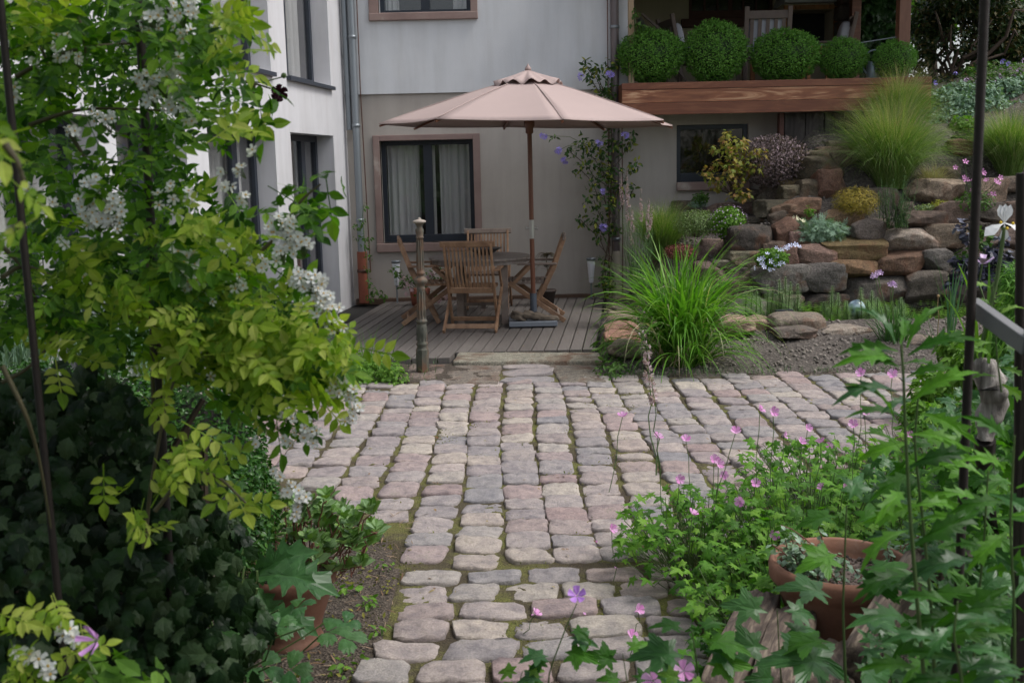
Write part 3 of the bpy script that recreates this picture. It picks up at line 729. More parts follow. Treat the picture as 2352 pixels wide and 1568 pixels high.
# ================================================================ COVERED TERRACE
tr = thing('covered_terrace', (3.2, 13.1, ZT), 'raised covered terrace with red-brown plank fascia above the rockery', 'terrace')
YF = 13.1; xF0 = at(1429, 200, YF)[0]; xF1 = at(2140, 200, YF)[0]; zF1 = px(1600, 188, YF)[1]
M_MERB = mat_wood('red_hardwood', [(.25, (.11, .032, .014)), (.5, (.17, .055, .024)), (.66, (.24, .095, .045)), (.8, (.42, .24, .14))], (.55, 1, 3.2), 2.6, .42, .22, .12, 2.2)
M_MERB2 = mat_wood('light_grained_hardwood', [(.3, (.13, .04, .018)), (.48, (.24, .09, .04)), (.58, (.42, .22, .12)), (.72, (.55, .36, .22)), (.85, (.3, .12, .06))], (.42, 1, 3.4), 2.3, .42, 0, .12, 2.6)
hts = [(ZT, ZT + .135), (ZT + .139, ZT + .29), (ZT + .294, zF1 )]
for i, (a, c) in enumerate(hts):
    b = MB(); b.box(((xF0 + xF1) / 2, YF + .02 + (.006 if i == 1 else 0), (a + c) / 2), (xF1 - xF0, .04, c - a)); b.build('fascia_plank', M_MERB2 if i == 1 else M_MERB, tr, bevel=.003)
b = MB(); b.box(((xF0 + xF1) / 2, YF + .1, zF1 - .05), (xF1 - xF0 - .01, .1, .02)); b.box((xF0 + .02, YF + .32, (ZT + zF1) / 2), (.04, .55, zF1 - ZT - .004)); b.build('fascia_edge', M_MERB, tr)
b = MB(); b.box(((xF0 + xF1) / 2, (YF + 17.2) / 2 + .05, zF1 - .1), (xF1 - xF0 - .05, 17.2 - YF, .12)); b.build('floor', mat_wood('terrace_floor', [(.08, .06, .05), (.14, .11, .09)], (.6, 8, 1), 3), tr)
YT = 17.0; FT = ((0, YT, 0), (1, 0, 0), (0, 0, 1), (0, -1, 0)); zf = zF1 - .04
xa, xb = px(1400, 50, YT)[0], px(1960, 50, YT)[0]
wt = (px(1582, 20, YT)[0], px(1775, 20, YT)[0], px(1680, 47, YT)[1] + .03, px(1680, 47, YT)[1] + 1.1)
b = MB(); hole_wall(b, *shift(FT, xa), xb - xa, 4.6, [(wt[0] - xa, wt[1] - xa, wt[2], wt[3])], .3, zf); b.build('wall', M_OCHRE, tr)
M_REDW = mat_wood('red_window_wood', [(.05, .018, .012), (.1, .035, .022)], (1, 1, 6), 3)
b = MB(); u0, u1, v0, v1 = wt
for (a, c, d, e) in ((u0, u0 + .05, v0, v1), (u1 - .05, u1, v0, v1), (u0 + .05, u1 - .05, v0, v0 + .12)): pbox(b, *FT, a, c, d, e, .03, .1)
wdt = (u1 - u0 - .1)
for k_ in range(1, 6): pbox(b, *FT, u0 + .05 + wdt * k_ / 6 - (.03 if k_ == 3 else .015), u0 + .05 + wdt * k_ / 6 + (.03 if k_ == 3 else .015), v0 + .12, v1, .035, .095)
wv = b.build('window', M_REDW, tr)
b = MB(); pbox(b, *FT, u0 + .03, u1 - .03, v0 + .1, v1, .06, .066); 
M_GDARK = mat_noise('dark_green_pane', [(.3, (.004, .006, .003)), (.55, (.02, .035, .006)), (.75, (.06, .085, .015))], 3.5, .12, 0)
b.build('pane', M_GDARK, wv)
b = MB(); pbox(b, *FT, u0 - .12, u1 + .06, v0 - .13, v0 - .003, -.08, .1); b.build('window_sill', M_REDW, wv, bevel=.01)
# masonry barbecue fireplace
bq = thing('fireplace', (px(1865, 60, 16.6)[0], 16.6, zf), 'built-in fireplace with brick surround and pale hood on the covered terrace', 'fireplace')
FB = ((0, 16.45, 0), (1, 0, 0), (0, 0, 1), (0, -1, 0)); q = lambda x, y: px(x, y, 16.45)
o0, o1, oz0, oz1 = q(1814, 60)[0], q(1914, 60)[0], q(1865, 97)[1], q(1865, 23)[1]
xm0, xm1 = q(1800, 60)[0], q(1928, 60)[0]
b = MB(); hole_wall(b, *shift(FB, xm0), xm1 - xm0, oz1 + .1, [(o0 - xm0, o1 - xm0, oz0, oz1)], .5, zf); b.build('body', M_OCHRE, bq)
M_BRICK = mat_noise('orange_brick', [(.28, .13, .05), (.4, .2, .08)], 8, .85, .3, 50, isl=.25)
b = MB()
for k_ in range(7):
    for xx in (o0 - .045, o1 + .045): b.box((xx, 16.44, oz0 + .04 + k_ * .075), (.09, .05, .066))
nb = 9
for k_ in range(nb): b.box((o0 + (o1 - o0) * (k_ + .5) / nb, 16.44, oz1 + .035), ((o1 - o0) / nb - .008, .05, .06))
b.build('brick_surround', M_BRICK, bq)
b = MB(); b.add([(xm0 - .03, 16.3, oz1 + .09), (xm1 + .03, 16.3, oz1 + .09), (xm1 + .03, 17, oz1 + .09), (xm0 - .03, 17, oz1 + .09), (xm0 + .15, 16.6, 4.55), (xm1 - .15, 16.6, 4.55), (xm1 - .15, 17, 4.55), (xm0 + .15, 17, 4.55)], [(0, 3, 2, 1), (0, 1, 5, 4), (1, 2, 6, 5), (3, 0, 4, 7), (4, 5, 6, 7)])
b.build('hood', M_PALE, bq)
b = MB(); pbox(b, *FB, o0 - .01, o1 + .01, oz0 - .01, oz1 + .01, .46, .48); b.build('firebox', M_ROOM, bq)
# stone pier, posts, roof, cable
b = MB(); x0, x1 = px(1927, 60, 16.2)[0], px(1955, 60, 16.2)[0]
for k_ in range(9):
    rv, rf = rock_verts(((x0 + x1) / 2, 16.3, zf + .11 + k_ * .215), (x1 - x0 + .03, .34, .21), 40 + k_, .05, 8, 4, facets=0); b.add(rv, rf)
o = b.build('stone_pier', M_ROCK, tr, smooth=True); o.color = (.2, .17, .15, 1)
for (a, c, Yp, nm) in ((1953, 1974, 15.6, 0), (2061, 2087, 13.4, 1)):
    x0, x1 = px(a, 60, Yp)[0], px(c, 60, Yp)[0]
    b = MB(); b.box(((x0 + x1) / 2, Yp, (zf + 4.33) / 2), (x1 - x0, x1 - x0, 4.33 - zf)); b.build('post', mat_wood('red_post_%d' % nm, [(.11, .04, .02), (.24, .11, .065)], (6, 6, .8), 3, .5) if nm else M_MERB, tr, bevel=.006)
b = MB(); x0, x1 = px(1443, 60, 13.45)[0], px(1455, 60, 13.45)[0]; b.box(((x0 + x1) / 2, 13.45, 3.6), (x1 - x0, .1, 1.95)); b.build('corner_post', mat_wood('tan_wood', [(.28, .2, .12), (.4, .3, .19)], (6, 6, .6), 3), tr)
b = MB(); b.box((3.6, 15.1, 4.42), (5.4, 4.8, .16)); b.build('roof', M_REDW, tr)
b = MB(); ca, cc, ce = at(1452, 112, 13.5), at(1950, 103, 13.5), at(2070, 84, 13.42); b.tube([ca, (ca + cc) / 2, cc], .008, 6); b.tube([cc, ce], .008, 6); b.build('railing_cable', M_ZINC, tr, smooth=True)
# weathered boards and post closing the space under the terrace
M_OLD = mat_wood('weathered_board', [(.3, (.02, .017, .016)), (.5, (.06, .05, .045)), (.62, (.09, .08, .072)), (.8, (.22, .2, .185))], (3, 3, .8), 4, .8, .3, .5, 1)
bd = thing('board_wall', (4.0, 13.35, 1.5), 'old dark weathered board wall under the terrace behind the rockery', 'wooden wall')
xs = [1801, 1850, 1893, 1917, 1941, 1975, 2010, 2050]
for i in range(len(xs) - 1):
    x0, x1 = px(xs[i], 300, 13.3)[0], px(xs[i + 1], 300, 13.3)[0]
    b = MB(); b.box(((x0 + x1) / 2, 13.32 + .006 * (i % 2), (1.4 + ZT) / 2), (x1 - x0 - .012, .04, ZT - 1.41)); b.build('board', M_OLD, bd, bevel=.004)
x0, x1 = px(1790, 300, 13.25)[0], px(1800, 300, 13.25)[0]
b = MB(); b.box(((x0 + x1) / 2, 13.3, (1.2 + ZT) / 2), (x1 - x0, .12, ZT - 1.21)); b.build('post', M_REDW, bd)
# ================================================================ TABLE, CHAIRS, PARASOL, LAMPS
DZ = .022
M_TEAK = mat_wood('teak', [(.3, (.19, .105, .06)), (.55, (.30, .175, .10)), (.75, (.38, .25, .155))], (3, 3, 3), 3, .55, .22, .2, 1)
M_TEAKG = mat_wood('grey_teak', [(.3, (.16, .12, .095)), (.55, (.23, .18, .15)), (.75, (.3, .25, .21))], (3, 3, 3), 3, .65, .2, .2, 1)
M_TABLE = mat_wood('table_wood', [(.3, (.14, .115, .10)), (.6, (.20, .17, .15)), (.8, (.26, .22, .2))], (1, 9, 1), 4, .55, .15, .2, .5)
def make_chair(name, label, cat, mat, matB):
    t = thing(name, (0, 0, 0), label, cat, 'folding wooden chairs round the table')
    bp = lambda z: np.interp(z, [0, .6, .9], [.18, -.11, -.215])
    W = .235
    for s in (-1, 1):
        b = MB(); x = s * W; b.bar((x, .18, .012), (x, -.11, .6), .024, .05, (0, 1, .5)); b.bar((x, -.108, .595), (x, -.215, .9), .023, .045, (0, 1, .4)); b.build('back_leg', mat, t, local=True, bevel=.004)
        b = MB(); x = s * (W + .03); b.bar((x, .375, .43), (x, -.21, .012), .024, .05, (0, 1, .7)); b.build('cross_leg', mat, t, local=True, bevel=.004)
        b = MB(); x = s * (W + .035); b.box((x, .075, .625), (.055, .42, .022)); b.build('armrest', matB, t, local=True, bevel=.008)
        b = MB(); b.bar((x, .13, .614), (x - s * .005, .33, .42), .022, .04, (0, 1, .7)); b.build('arm_support', mat, t, local=True, bevel=.004)
    b = MB(); b.bar((-W - .045, bp(.895), .895), (W + .045, bp(.895), .895), .03, .06, (0, -.3, 1)); b.build('top_rail', matB, t, local=True, bevel=.008)
    b = MB(); b.bar((-W, bp(.42), .41), (W, bp(.42), .41), .026, .055, (0, -.3, 1)); b.build('lower_rail', mat, t, local=True, bevel=.006)
    for k in range(11):
        x = -W + .042 + k * (2 * W - .084) / 10
        pts = [(x * .97, bp(.43) - .0, .43), (x, bp(.6) - .018, .6), (x, bp(.87), .87)]
        b = MB(); b.bar(pts[0], pts[1], .02, .011, (0, 1, .3)); b.bar(pts[1], pts[2], .02, .011, (0, 1, .3)); b.build('back_slat', mat, t, local=True)
    b = MB()
    for k in range(9): b.box((0, .375 - k * .05, .437 - .008 * math.sin(k / 8 * math.pi)), (2 * W - .03, .04, .016))
    b.box((-W + .03, .17, .42), (.025, .42, .022)); b.box((W - .03, .17, .42), (.025, .42, .022)); b.build('seat', matB, t, local=True, bevel=.003)
    b = MB(); b.bar((-W - .03, -.145, .06), (W + .03, -.145, .06), .018, .05, (0, .3, 1)); b.build('stretcher', matB, t, local=True, bevel=.004)
    b = MB(); b.bar((-W, .13, .1), (W, .13, .1), .018, .045, (0, -.3, 1)); b.build('stretcher', mat, t, local=True, bevel=.004)
    return t
c0 = make_chair('folding_chair', 'brown folding teak armchair nearest the camera, seen from behind', 'chair', M_TEAK, M_TEAK)
def put(o, x, y, Y, rz, z=DZ, s=1.0): p = at(x, y, Y); o.location = (p[0], Y, z); o.rotation_euler = (0, 0, rz); o.scale = (s, s, s); return o
put(c0, 1086, 752, 11.05, R(-7))
c1 = copy_tree(c0); put(c1, 968, 720, 11.75, R(-84)); c1['label'] = 'folding armchair left of the table behind the cast iron post'
c3 = make_chair('folding_chair', 'folding wooden armchair right of the table, next to the parasol pole', 'chair', M_TEAK, M_TEAKG); put(c3, 1252, 718, 11.75, R(88))
c2 = copy_tree(c3); put(c2, 1122, 690, 12.75, R(178)); c2['label'] = 'greyish folding armchair at the far side of the table in front of the window'
# round table
TX, TY = at(1101, 600, 11.7)[0], 11.75
tb = thing('round_table', (TX, TY, DZ), 'round grey-brown wooden garden table on the deck under the parasol', 'table')
b = MB(); k = 13
for i in range(k):
    y = -.54 + .083 * (i + .5); hw_ = math.sqrt(max(.0, .54 ** 2 - y * y)); 
    n = 6; P = []
    for e in (-1, 1):
        for yy in np.linspace(y - .0395, y + .0395, n): P.append((e * math.sqrt(max(0, .545 ** 2 - yy * yy)), yy))
    P = P[n:] + P[:n][::-1]; P = [(x_, y_) for x_, y_ in (P[:n] + P[n:])]
    V = [(TX + x_, TY + y_, z_) for z_ in (.70, .725) for x_, y_ in P]; m_ = len(P)
    F = [tuple(range(m_))[::-1], tuple(range(m_, 2 * m_))] + [(j, (j + 1) % m_, (j + 1) % m_ + m_, j + m_) for j in range(m_)]
    b.add(V, F)
b.build('tabletop', M_TABLE, tb, bevel=.002)
b = MB(); b.lathe([(.5, .655), (.515, .655), (.515, .698), (.5, .698), (.5, .655)], (TX, TY, 0), 40); b.box((TX, TY, .675), (.98, .05, .04)); b.box((TX, TY, .675), (.05, .98, .04)); b.build('apron', M_TABLE, tb)
for sx, sy in ((-1, -1), (1, -1), (-1, 1), (1, 1)):
    b = MB(); b.box((TX + .235 * sx + .03, TY + .32 * sy, .34), (.075, .07, .635)); b.build('leg', M_TEAKG, tb, bevel=.005)
b = MB(); b.bar((TX - .2, TY, .2), (TX + .26, TY, .2), .05, .03); b.bar((TX + .03, TY - .3, .17), (TX + .03, TY + .3, .17), .05, .03); b.build('stretcher', M_TEAKG, tb)
# dark shallow bowl on the table
b = MB(); c = at(1112, 588, 11.85); b.lathe([(.03, 0), (.06, .004), (.12, .03), (.19, .072), (.195, .075), (.185, .07), (.11, .035), (.0, .02)], (c[0], 11.85, .726), 32)
tag(b.build('bowl', mat_plain('dark_bowl', (.05, .045, .045), .4), smooth=True), 'wide dark shallow bowl on the round table', 'bowl')
# bronze fern-leaved plant in a pot behind the right chair
fp = thing('potted_plant', (at(1255, 700, 12.9)[0], 12.9, DZ), 'spindly plant with bronze feathery leaves behind the right armchair', 'plant')
X0 = at(1255, 640, 12.9)[0]
b = MB(); b.lathe([(.001, 0), (.08, 0), (.11, .17), (.12, .17), (.12, .19), (.1, .19), (.09, .15), (0, .15)], (X0, 12.9, DZ), 20); b.build('pot', mat_plain('dark_pot', (.05, .035, .03), .7), fp, smooth=True)
b = MB(); rr = np.random.default_rng(5); ztop = at(1255, 585, 12.9)[2]; b.tube(wiggle((X0, 12.9, .16), (X0 + .01, 12.9, ztop), 6, .006, rr), .006, 6)
b.build('stem', mat_plain('twig', (.1, .07, .03), .8), fp)
b = MB()
for i in range(46):
    a = rr.random() * 2 * math.pi; z0 = ztop - rr.choice([0, 0, .12]) - rr.random() * .03; L = rr.uniform(.09, .17)
    for j in range(12):
        s_ = j / 11; p = np.array([X0 + math.cos(a) * L * s_, 12.9 + math.sin(a) * L * s_, z0 + .04 * math.sin(s_ * 3) - .05 * s_ * s_])
        nr = np.tile([0, 0, 1.0], (2, 1)); tp = np.array([[-math.sin(a), math.cos(a), 0], [math.sin(a), -math.cos(a), 0]]); b.scatter(LEAF_LOW, [p, p], rots(nr, rr, tp), .03)
b.build('foliage', mat_leaf('bronze_leaf', [(.06, .025, .03), (.07, .06, .03), (.1, .09, .03)], .5, .15), fp)

# ---- parasol
PX, PYY = at(1226, 735, 11.3)[0], 11.3
um = thing('parasol', (PX, PYY, DZ), 'large beige-pink market parasol standing open over the deck table', 'parasol')
top = at(1213, 170, PYY); tx, tz = top[0], top[2]
ax = lambda z: np.array([PX + (tx - PX) * (z - .1) / (tz - .1), PYY, z])
M_CANVAS = mat_noise('canvas', [(.43, .335, .315), (.48, .375, .35)], 3, .85, .15, 300)
m = M_CANVAS; nt = m.node_tree; p = [n for n in nt.nodes if n.type == 'BSDF_PRINCIPLED'][0]; o_ = [n for n in nt.nodes if n.type == 'OUTPUT_MATERIAL'][0]
tl = N(nt, 'BsdfTranslucent'); tl.inputs[0].default_value = (.4, .29, .26, 1); xm = N(nt, 'MixShader'); xm.inputs[0].default_value = .18
nt.links.new(p.outputs[0], xm.inputs[1]); nt.links.new(tl.outputs[0], xm.inputs[2]); nt.links.new(xm.outputs[0], o_.inputs[0])
RB, zr = 1.52, at(1213, 285, PYY)[2]; ctr = ax(zr + .06)
tip = lambda i: np.array([ctr[0] + RB * math.sin(R(10 + 45 * i)), PYY - RB * math.cos(R(10 + 45 * i)), zr + .012 * math.sin(i * 2) - .035 * math.sin(R(10 + 45 * i + 20))])
b = MB(); ns, nr_ = 10, 12
for i in range(8):
    A, B = tip(i), tip(i + 1); V = []
    for r_ in range(nr_ + 1):
        t = r_ / nr_
        for s_ in range(ns + 1):
            q = s_ / ns; e = A + (B - A) * q; p_ = np.array([tx, PYY, tz - .02]) * (1 - t) + e * t
            sag = 4 * q * (1 - q); inw = .05 * sag * t * t
            p_ = p_ + (np.array([tx, PYY, p_[2]]) - p_) * inw; p_[2] += .018 * math.sin(math.pi * t) - .03 * sag * t * (1.3 - t) + .004 * math.sin(9 * t + i * 2 + q * 5) * t
            V.append(p_)
    F = [(r_ * (ns + 1) + s_, (r_ + 1) * (ns + 1) + s_, (r_ + 1) * (ns + 1) + s_ + 1, r_ * (ns + 1) + s_ + 1) for r_ in range(nr_) for s_ in range(ns)]
    b.add(V, F)
for i in range(8):                                   # seams over the ribs and a hem along the edge
    A = tip(i); tt = np.linspace(0.02, 1, 14); q = np.array([tx, PYY, tz - .02]) * (1 - tt[:, None]) + A * tt[:, None]; q[:, 2] += .018 * np.sin(math.pi * tt) + .002; b.tube(q, .005, 5)
    B = tip(i + 1); qq = np.linspace(0, 1, 11); e = A + (B - A) * qq[:, None]; sag = 4 * qq * (1 - qq); e = e + (np.array([tx, PYY, 0]) - e) * (.05 * sag)[:, None] * [1, 1, 0]; e[:, 2] -= .03 * sag * .3 + .0; b.tube(e, .006, 5)
cn = b.build('canopy', M_CANVAS, um, smooth=True); sm = cn.modifiers.new('cloth', 'SOLIDIFY'); sm.thickness = .004; sm.offset = -1
b = MB(); V = []; K = 96
for t, zz in ((.03, .045), (.4, .035), (.75, .012), (1, -.012)):
    for j in range(K):
        a = 2 * math.pi * j / K; r_ = .34 * t * (1 + .05 * math.cos(8 * a - R(80)) * t); V.append((tx + r_ * math.sin(a), PYY - r_ * math.cos(a), tz - .01 - (tz - zr) * .215 * t + .03 * (1 - t) + .02 + .022 * t * t * math.sin(a * 13 + 1) + .01 * t * t * math.sin(a * 7)))
F = [(i * K + j, i * K + (j + 1) % K, (i + 1) * K + (j + 1) % K, (i + 1) * K + j) for i in range(3) for j in range(K)]
b.add(V, F); v_ = b.build('vent', M_CANVAS, um, smooth=True); sm = v_.modifiers.new('cloth', 'SOLIDIFY'); sm.thickness = .004
M_PARW = mat_wood('parasol_wood', [(.1, .035, .018), (.17, .065, .035)], (8, 8, .6), 3, .4)
b = MB(); b.lathe([(0, .105), (.008, .09), (.028, .06), (.034, .045), (.026, .03), (.018, .02), (.018, -.02)], (tx, PYY, tz), 16); b.build('finial', mat_plain('finial_beige', (.3, .22, .2), .6), um, smooth=True)
for i in range(8):
    T = tip(i); tp = np.array([tx, PYY, tz - .05]); b = MB()
    pr = tp + (T - tp) * np.linspace(.05, 1, 8)[:, None]; tt = np.linspace(.05, 1, 8); pr[:, 2] += .018 * np.sin(math.pi * tt) - .025
    for a_, c_ in zip(pr[:-1], pr[1:]): b.bar(a_, c_, .022, .018)
    rb = b.build('rib', M_PARW, um)
    b = MB(); hub = ax(zr + .03); mid = pr[4]; b.bar(hub + (mid - hub) / np.linalg.norm(mid - hub) * .03, mid - np.array([0, 0, .01]), .018, .014); b.build('strut', M_PARW, rb)
b = MB(); b.tube([ax(.25), ax(1.0), ax(tz)], .0245, 14); b.build('pole', M_PARW, um, smooth=True)
h = ax(zr + .02); b = MB(); b.lathe([(.026, -.12), (.04, -.11), (.04, -.06), (.055, -.04), (.055, .03), (.026, .035)], h, 16); b.build('hub', M_PARW, um, smooth=True)
M_STEEL = mat_plain('steel', (.45, .44, .42), .35, .8)
za, zb_ = at(1217, 548, PYY)[2], at(1217, 505, PYY)[2]
b = MB(); b.tube([ax(za), ax(zb_)], .029, 14); q = ax((za + zb_) / 2 + .01); b.tube([q - (.045, 0, 0), q + (.05, 0, 0)], .012, 8); b.lathe([(0, -.008), (.02, -.006), (.02, .006), (0, .008)], q + (.055, 0, 0), 12, ax=[[0, 0, 1], [0, 1, 0], [-1, 0, 0]]); b.lathe([(0, -.008), (.02, -.006), (.02, .006), (0, .008)], q - (.055, 0, 0), 12, ax=[[0, 0, 1], [0, 1, 0], [-1, 0, 0]]); b.build('joint', M_STEEL, um, smooth=True)
M_GREYM = mat_plain('grey_metal', (.085, .1, .125), .5, .3)
b = MB(); b.tube([(PX, PYY, .06), (PX, PYY, .36)], .036, 16); b.build('base_tube', M_GREYM, um, smooth=True)
b = MB(); b.box((PX - .01, PYY, .062), (.5, .42, .05)); b.build('base_plate', mat_noise('granite', [(.14, .16, .19), (.19, .21, .24)], 60, .6), um, bevel=.006)
b = MB(); rr = np.random.default_rng(8)
V = []; pts = [(PX - .2, PYY - .13, .125), (PX - .1, PYY - .11, .145), (PX + .02, PYY - .12, .14), (PX + .1, PYY - .11, .125), (PX + .22, PYY - .13, .105)]
dw = None
for i, (a_, c_) in enumerate(zip(pts[:-1], pts[1:])):
    ctr_ = (np.array(a_) + c_) / 2; rv, rf = rock_verts(ctr_, (.17, .11 - .01 * i, .085 - .008 * i), 70 + i, .35, 2.5, 7, 0, rr.normal() * .2, 2); b.add(rv, rf)
tag(b.build('driftwood', mat_noise('driftwood_skin', [(.035, .028, .02), (.12, .095, .07), (.22, .17, .13)], 16, .9, .6, 40), smooth=True), 'gnarled piece of driftwood lying on the parasol base', 'driftwood')

# ---- cone garden lamps
M_CONE = mat_plain('frosted_plastic', (.82, .84, .9), .35)
def lamp(x, y0, y1, Y, label):
    pt, pb = at(x, y0, Y), at(x, y1, Y); X_ = (pt[0] + pb[0]) / 2; zt, zb2 = pt[2], DZ; hh = zt - zb2
    t = thing('garden_lamp', (X_, Y, DZ), label, 'lamp', 'cone lamps along the wall')
    b = MB(); b.lathe([(.0, zt - .01), (.052, zt - .01), (.056, zt - .015), (.05, zt - .04), (.028, zt - .3), (.02, zt - .31), (0, zt - .31)], (X_, Y, 0), 20); b.build('cone', M_CONE, t, smooth=True)
    b = MB(); b.lathe([(.0, zt), (.055, zt), (.058, zt - .01), (.056, zt - .035), (.05, zt - .035)], (X_, Y, 0), 20); b.build('cap', M_ZINC, t, smooth=True)
    b = MB(); b.tube([(X_, Y, zb2), (X_, Y, zt - .3)], .012, 10); b.build('stake', M_ZINC, t, smooth=True)
lamp(911, 598, 692, 13.45, 'cone lamp on a stake left of the table, partly behind pink flowers')
lamp(1358, 592, 690, 13.45, 'white cone lamp on a steel stake standing alone against the wall right of the chairs')

# ---- cast iron post
cp = gz(971, 853, 0); CPX, CPY = cp[0], cp[1]; H_ = at(963, 505, CPY)[2]; k = H_ / 1.24
pf = [(.038, 0), (.05, 0), (.05, .012), (.048, .012)]
M_IRON = mat_noise('rusty_iron', [(.3, (.045, .05, .04)), (.48, (.085, .085, .068)), (.6, (.13, .075, .045)), (.75, (.17, .08, .045))], 7, .7, .5, 60, metal=.2, stretch=(1, 1, .6))
po = thing('iron_post', (CPX, CPY, 0), 'ornate rusty cast iron post with round cap at the left edge of the steps', 'post')
lean = np.array([[1, 0, at(963, 505, CPY)[0] - CPX], [0, 1, 0], [0, 0, 1]]); lean[0, 2] /= H_
def pm(prof, name, k_=20, parent=po, loc0=(0, 0, 0)):
    b = MB(); b.lathe([(r, z * k) for r, z in prof], (0, 0, 0), k_)
    V = b.V[0]; V = V @ lean.T + np.array([CPX, CPY, 0]); b.V[0] = V; return b.build(name, M_IRON, parent, smooth=k_ > 8, bevel=0)
pm([(0, 0), (.053, 0), (.053, .185), (.047, .195)], 'plinth', 8)
pm([(.047, .193), (.042, .21), (.05, .225), (.05, .235), (.04, .25), (.043, .3), (.046, .33), (.04, .39), (.036, .4), (.046, .41), (.048, .425), (.036, .435), (.03, .47), (.033, .5), (.037, .52), (.033, .56), (.034, .62), (.031, .66), (.037, .68), (.038, .69),
    (.031, .7), (.033, .715), (.055, .735), (.058, .75), (.052, .765), (.03, .785), (.026, .795), (.04, .805), (.039, .815), (.03, .83), (.03, .86), (.027, .89), (.028, .95), (.026, 1.0), (.026, 1.09), (.034, 1.095), (.034, 1.102), (.028, 1.11), (.033, 1.14), (.034, 1.16), (.024, 1.18), (.026, 1.195), (.04, 1.215)], 'shaft')
b_ = pm([(.04, 1.214), (.053, 1.22), (.055, 1.228), (.045, 1.236), (.02, 1.243), (.012, 1.246), (.01, 1.256), (0, 1.26)], 'cap')
b_.data.materials[0] = mat_noise('pale_cap', [(.2, .16, .13), (.4, .36, .31)], 9, .7)
for (r_, z0, z1) in ((.0345, .44, .66), (.029, .84, 1.08), (.043, .26, .37)):
    b = MB()
    for j in range(10):
        a = 2 * math.pi * j / 10
        b.bar(np.array([CPX + r_ * math.cos(a) + lean[0, 2] * z0 * k, CPY + r_ * math.sin(a), z0 * k]), np.array([CPX + r_ * math.cos(a) * .93 + lean[0, 2] * z1 * k, CPY + r_ * math.sin(a) * .93, z1 * k]), .008, .008)
    b.build('fluting', M_IRON, po)

# ---- furniture on the covered terrace
M_WEATH = mat_wood('weathered_teak', [(.12, .085, .07), (.21, .16, .135)], (4, 4, 1), 3)
M_ORW = mat_wood('orange_wood', [(.3, .11, .04), (.4, .17, .07)], (2, 2, 2), 3, .4)
M_CUSH = mat_noise('striped_cushion', [(.5, .5, .56), (.62, .62, .67)], 4, .9)
zf2 = zF1 - .04
def terrace_chair(cx, Y, rz, label, cush=True):
    t = thing('terrace_chair', (0, 0, 0), label, 'chair', 'chairs on the covered terrace')
    for s in (-1, 1):
        b = MB(); b.bar((s * .27, -.25, .0), (s * .27, -.24, .42), .055, .055, (0, 1, 0)); b.bar((s * .27, -.24, .42), (s * .27, -.36, 1.02), .055, .05, (0, 1, 0)); b.build('back_leg', M_WEATH, t, local=True, bevel=.006)
        b = MB(); b.box((s * .27, .26, .32), (.055, .055, .64)); b.build('front_leg', M_WEATH, t, local=True, bevel=.006)
        b = MB(); b.box((s * .27, .02, .65), (.07, .6, .025)); b.build('armrest', M_WEATH, t, local=True, bevel=.006)
    b = MB(); b.bar((-.25, -.335, .92), (.25, -.335, .92), .03, .1, (0, 0, 1)); b.build('top_rail', M_WEATH, t, local=True, bevel=.005)
    for k_ in range(5):
        x = -.2 + k_ * .1; b = MB(); b.bar((x, -.245, .45), (x, -.33, .88), .045, .015, (0, 1, 0)); b.build('back_slat', M_WEATH, t, local=True)
    b = MB(); b.box((0, .0, .42), (.5, .54, .03)); b.bar((-.25, -.235, .42), (.25, -.235, .42), .03, .09, (0, 0, 1)); b.build('seat', M_WEATH, t, local=True)
    if cush:
        b = MB(); v, f = rock_verts((0, -.2, .68), (.46, .13, .5), 5, .0, 4, 6, 0, 0, 0); v[:, 1] -= (v[:, 2] - .68) * .2; b.add(v, f); b.build('cushion', M_CUSH, t, local=True, smooth=True)
    t.location = (px(cx, 100, Y)[0], Y, zf2); t.rotation_euler = (0, 0, rz); return t
terrace_chair(1752, 14.5, R(-2), 'weathered wooden armchair seen from behind between two boxwood balls on the terrace')
terrace_chair(1897, 15.2, R(80), 'wooden armchair with a pale cushion in front of the terrace fireplace')
terrace_chair(1585, 15.0, R(-78), 'wooden armchair with a pale cushion behind the two left boxwood balls')
rt = thing('terrace_table', (px(1762, 90, 15.4)[0], 15.4, zf2), 'round orange-brown wooden table on the covered terrace', 'table')
b = MB(); zt = px(1762, 76, 15.4)[1]; b.lathe([(0, zt - .03), (.44, zt - .03), (.46, zt - .015), (.455, zt), (0, zt)], (px(1762, 76, 15.4)[0], 15.4, 0), 36); b.build('tabletop', M_ORW, rt, smooth=False)
for s in (-1, 1):
    for s2 in (-1, 1): b = MB(); b.box((px(1762, 76, 15.4)[0] + .25 * s, 15.4 + .25 * s2, (zf2 + zt - .03) / 2), (.06, .06, zt - .03 - zf2)); b.build('leg', M_ORW, rt)
bn = thing('footstool', (px(1880, 113, 14.7)[0], 14.7, zf2), 'small orange-brown wooden stool between the third and fourth boxwood balls', 'stool')
zt = px(1880, 108, 14.7)[1]; X_ = px(1880, 113, 14.7)[0]; b = MB(); b.box((X_, 14.7, zt - .02), (.4, .35, .04)); b.box((X_, 14.54, zt - .08), (.36, .03, .06)); b.build('seat', M_ORW, bn, bevel=.004)
for s in (-1, 1):
    for s2 in (-1, 1): b = MB(); b.box((X_ + .16 * s, 14.7 + .13 * s2, (zf2 + zt - .04) / 2), (.04, .04, zt - .04 - zf2)); b.build('leg', M_ORW, bn)
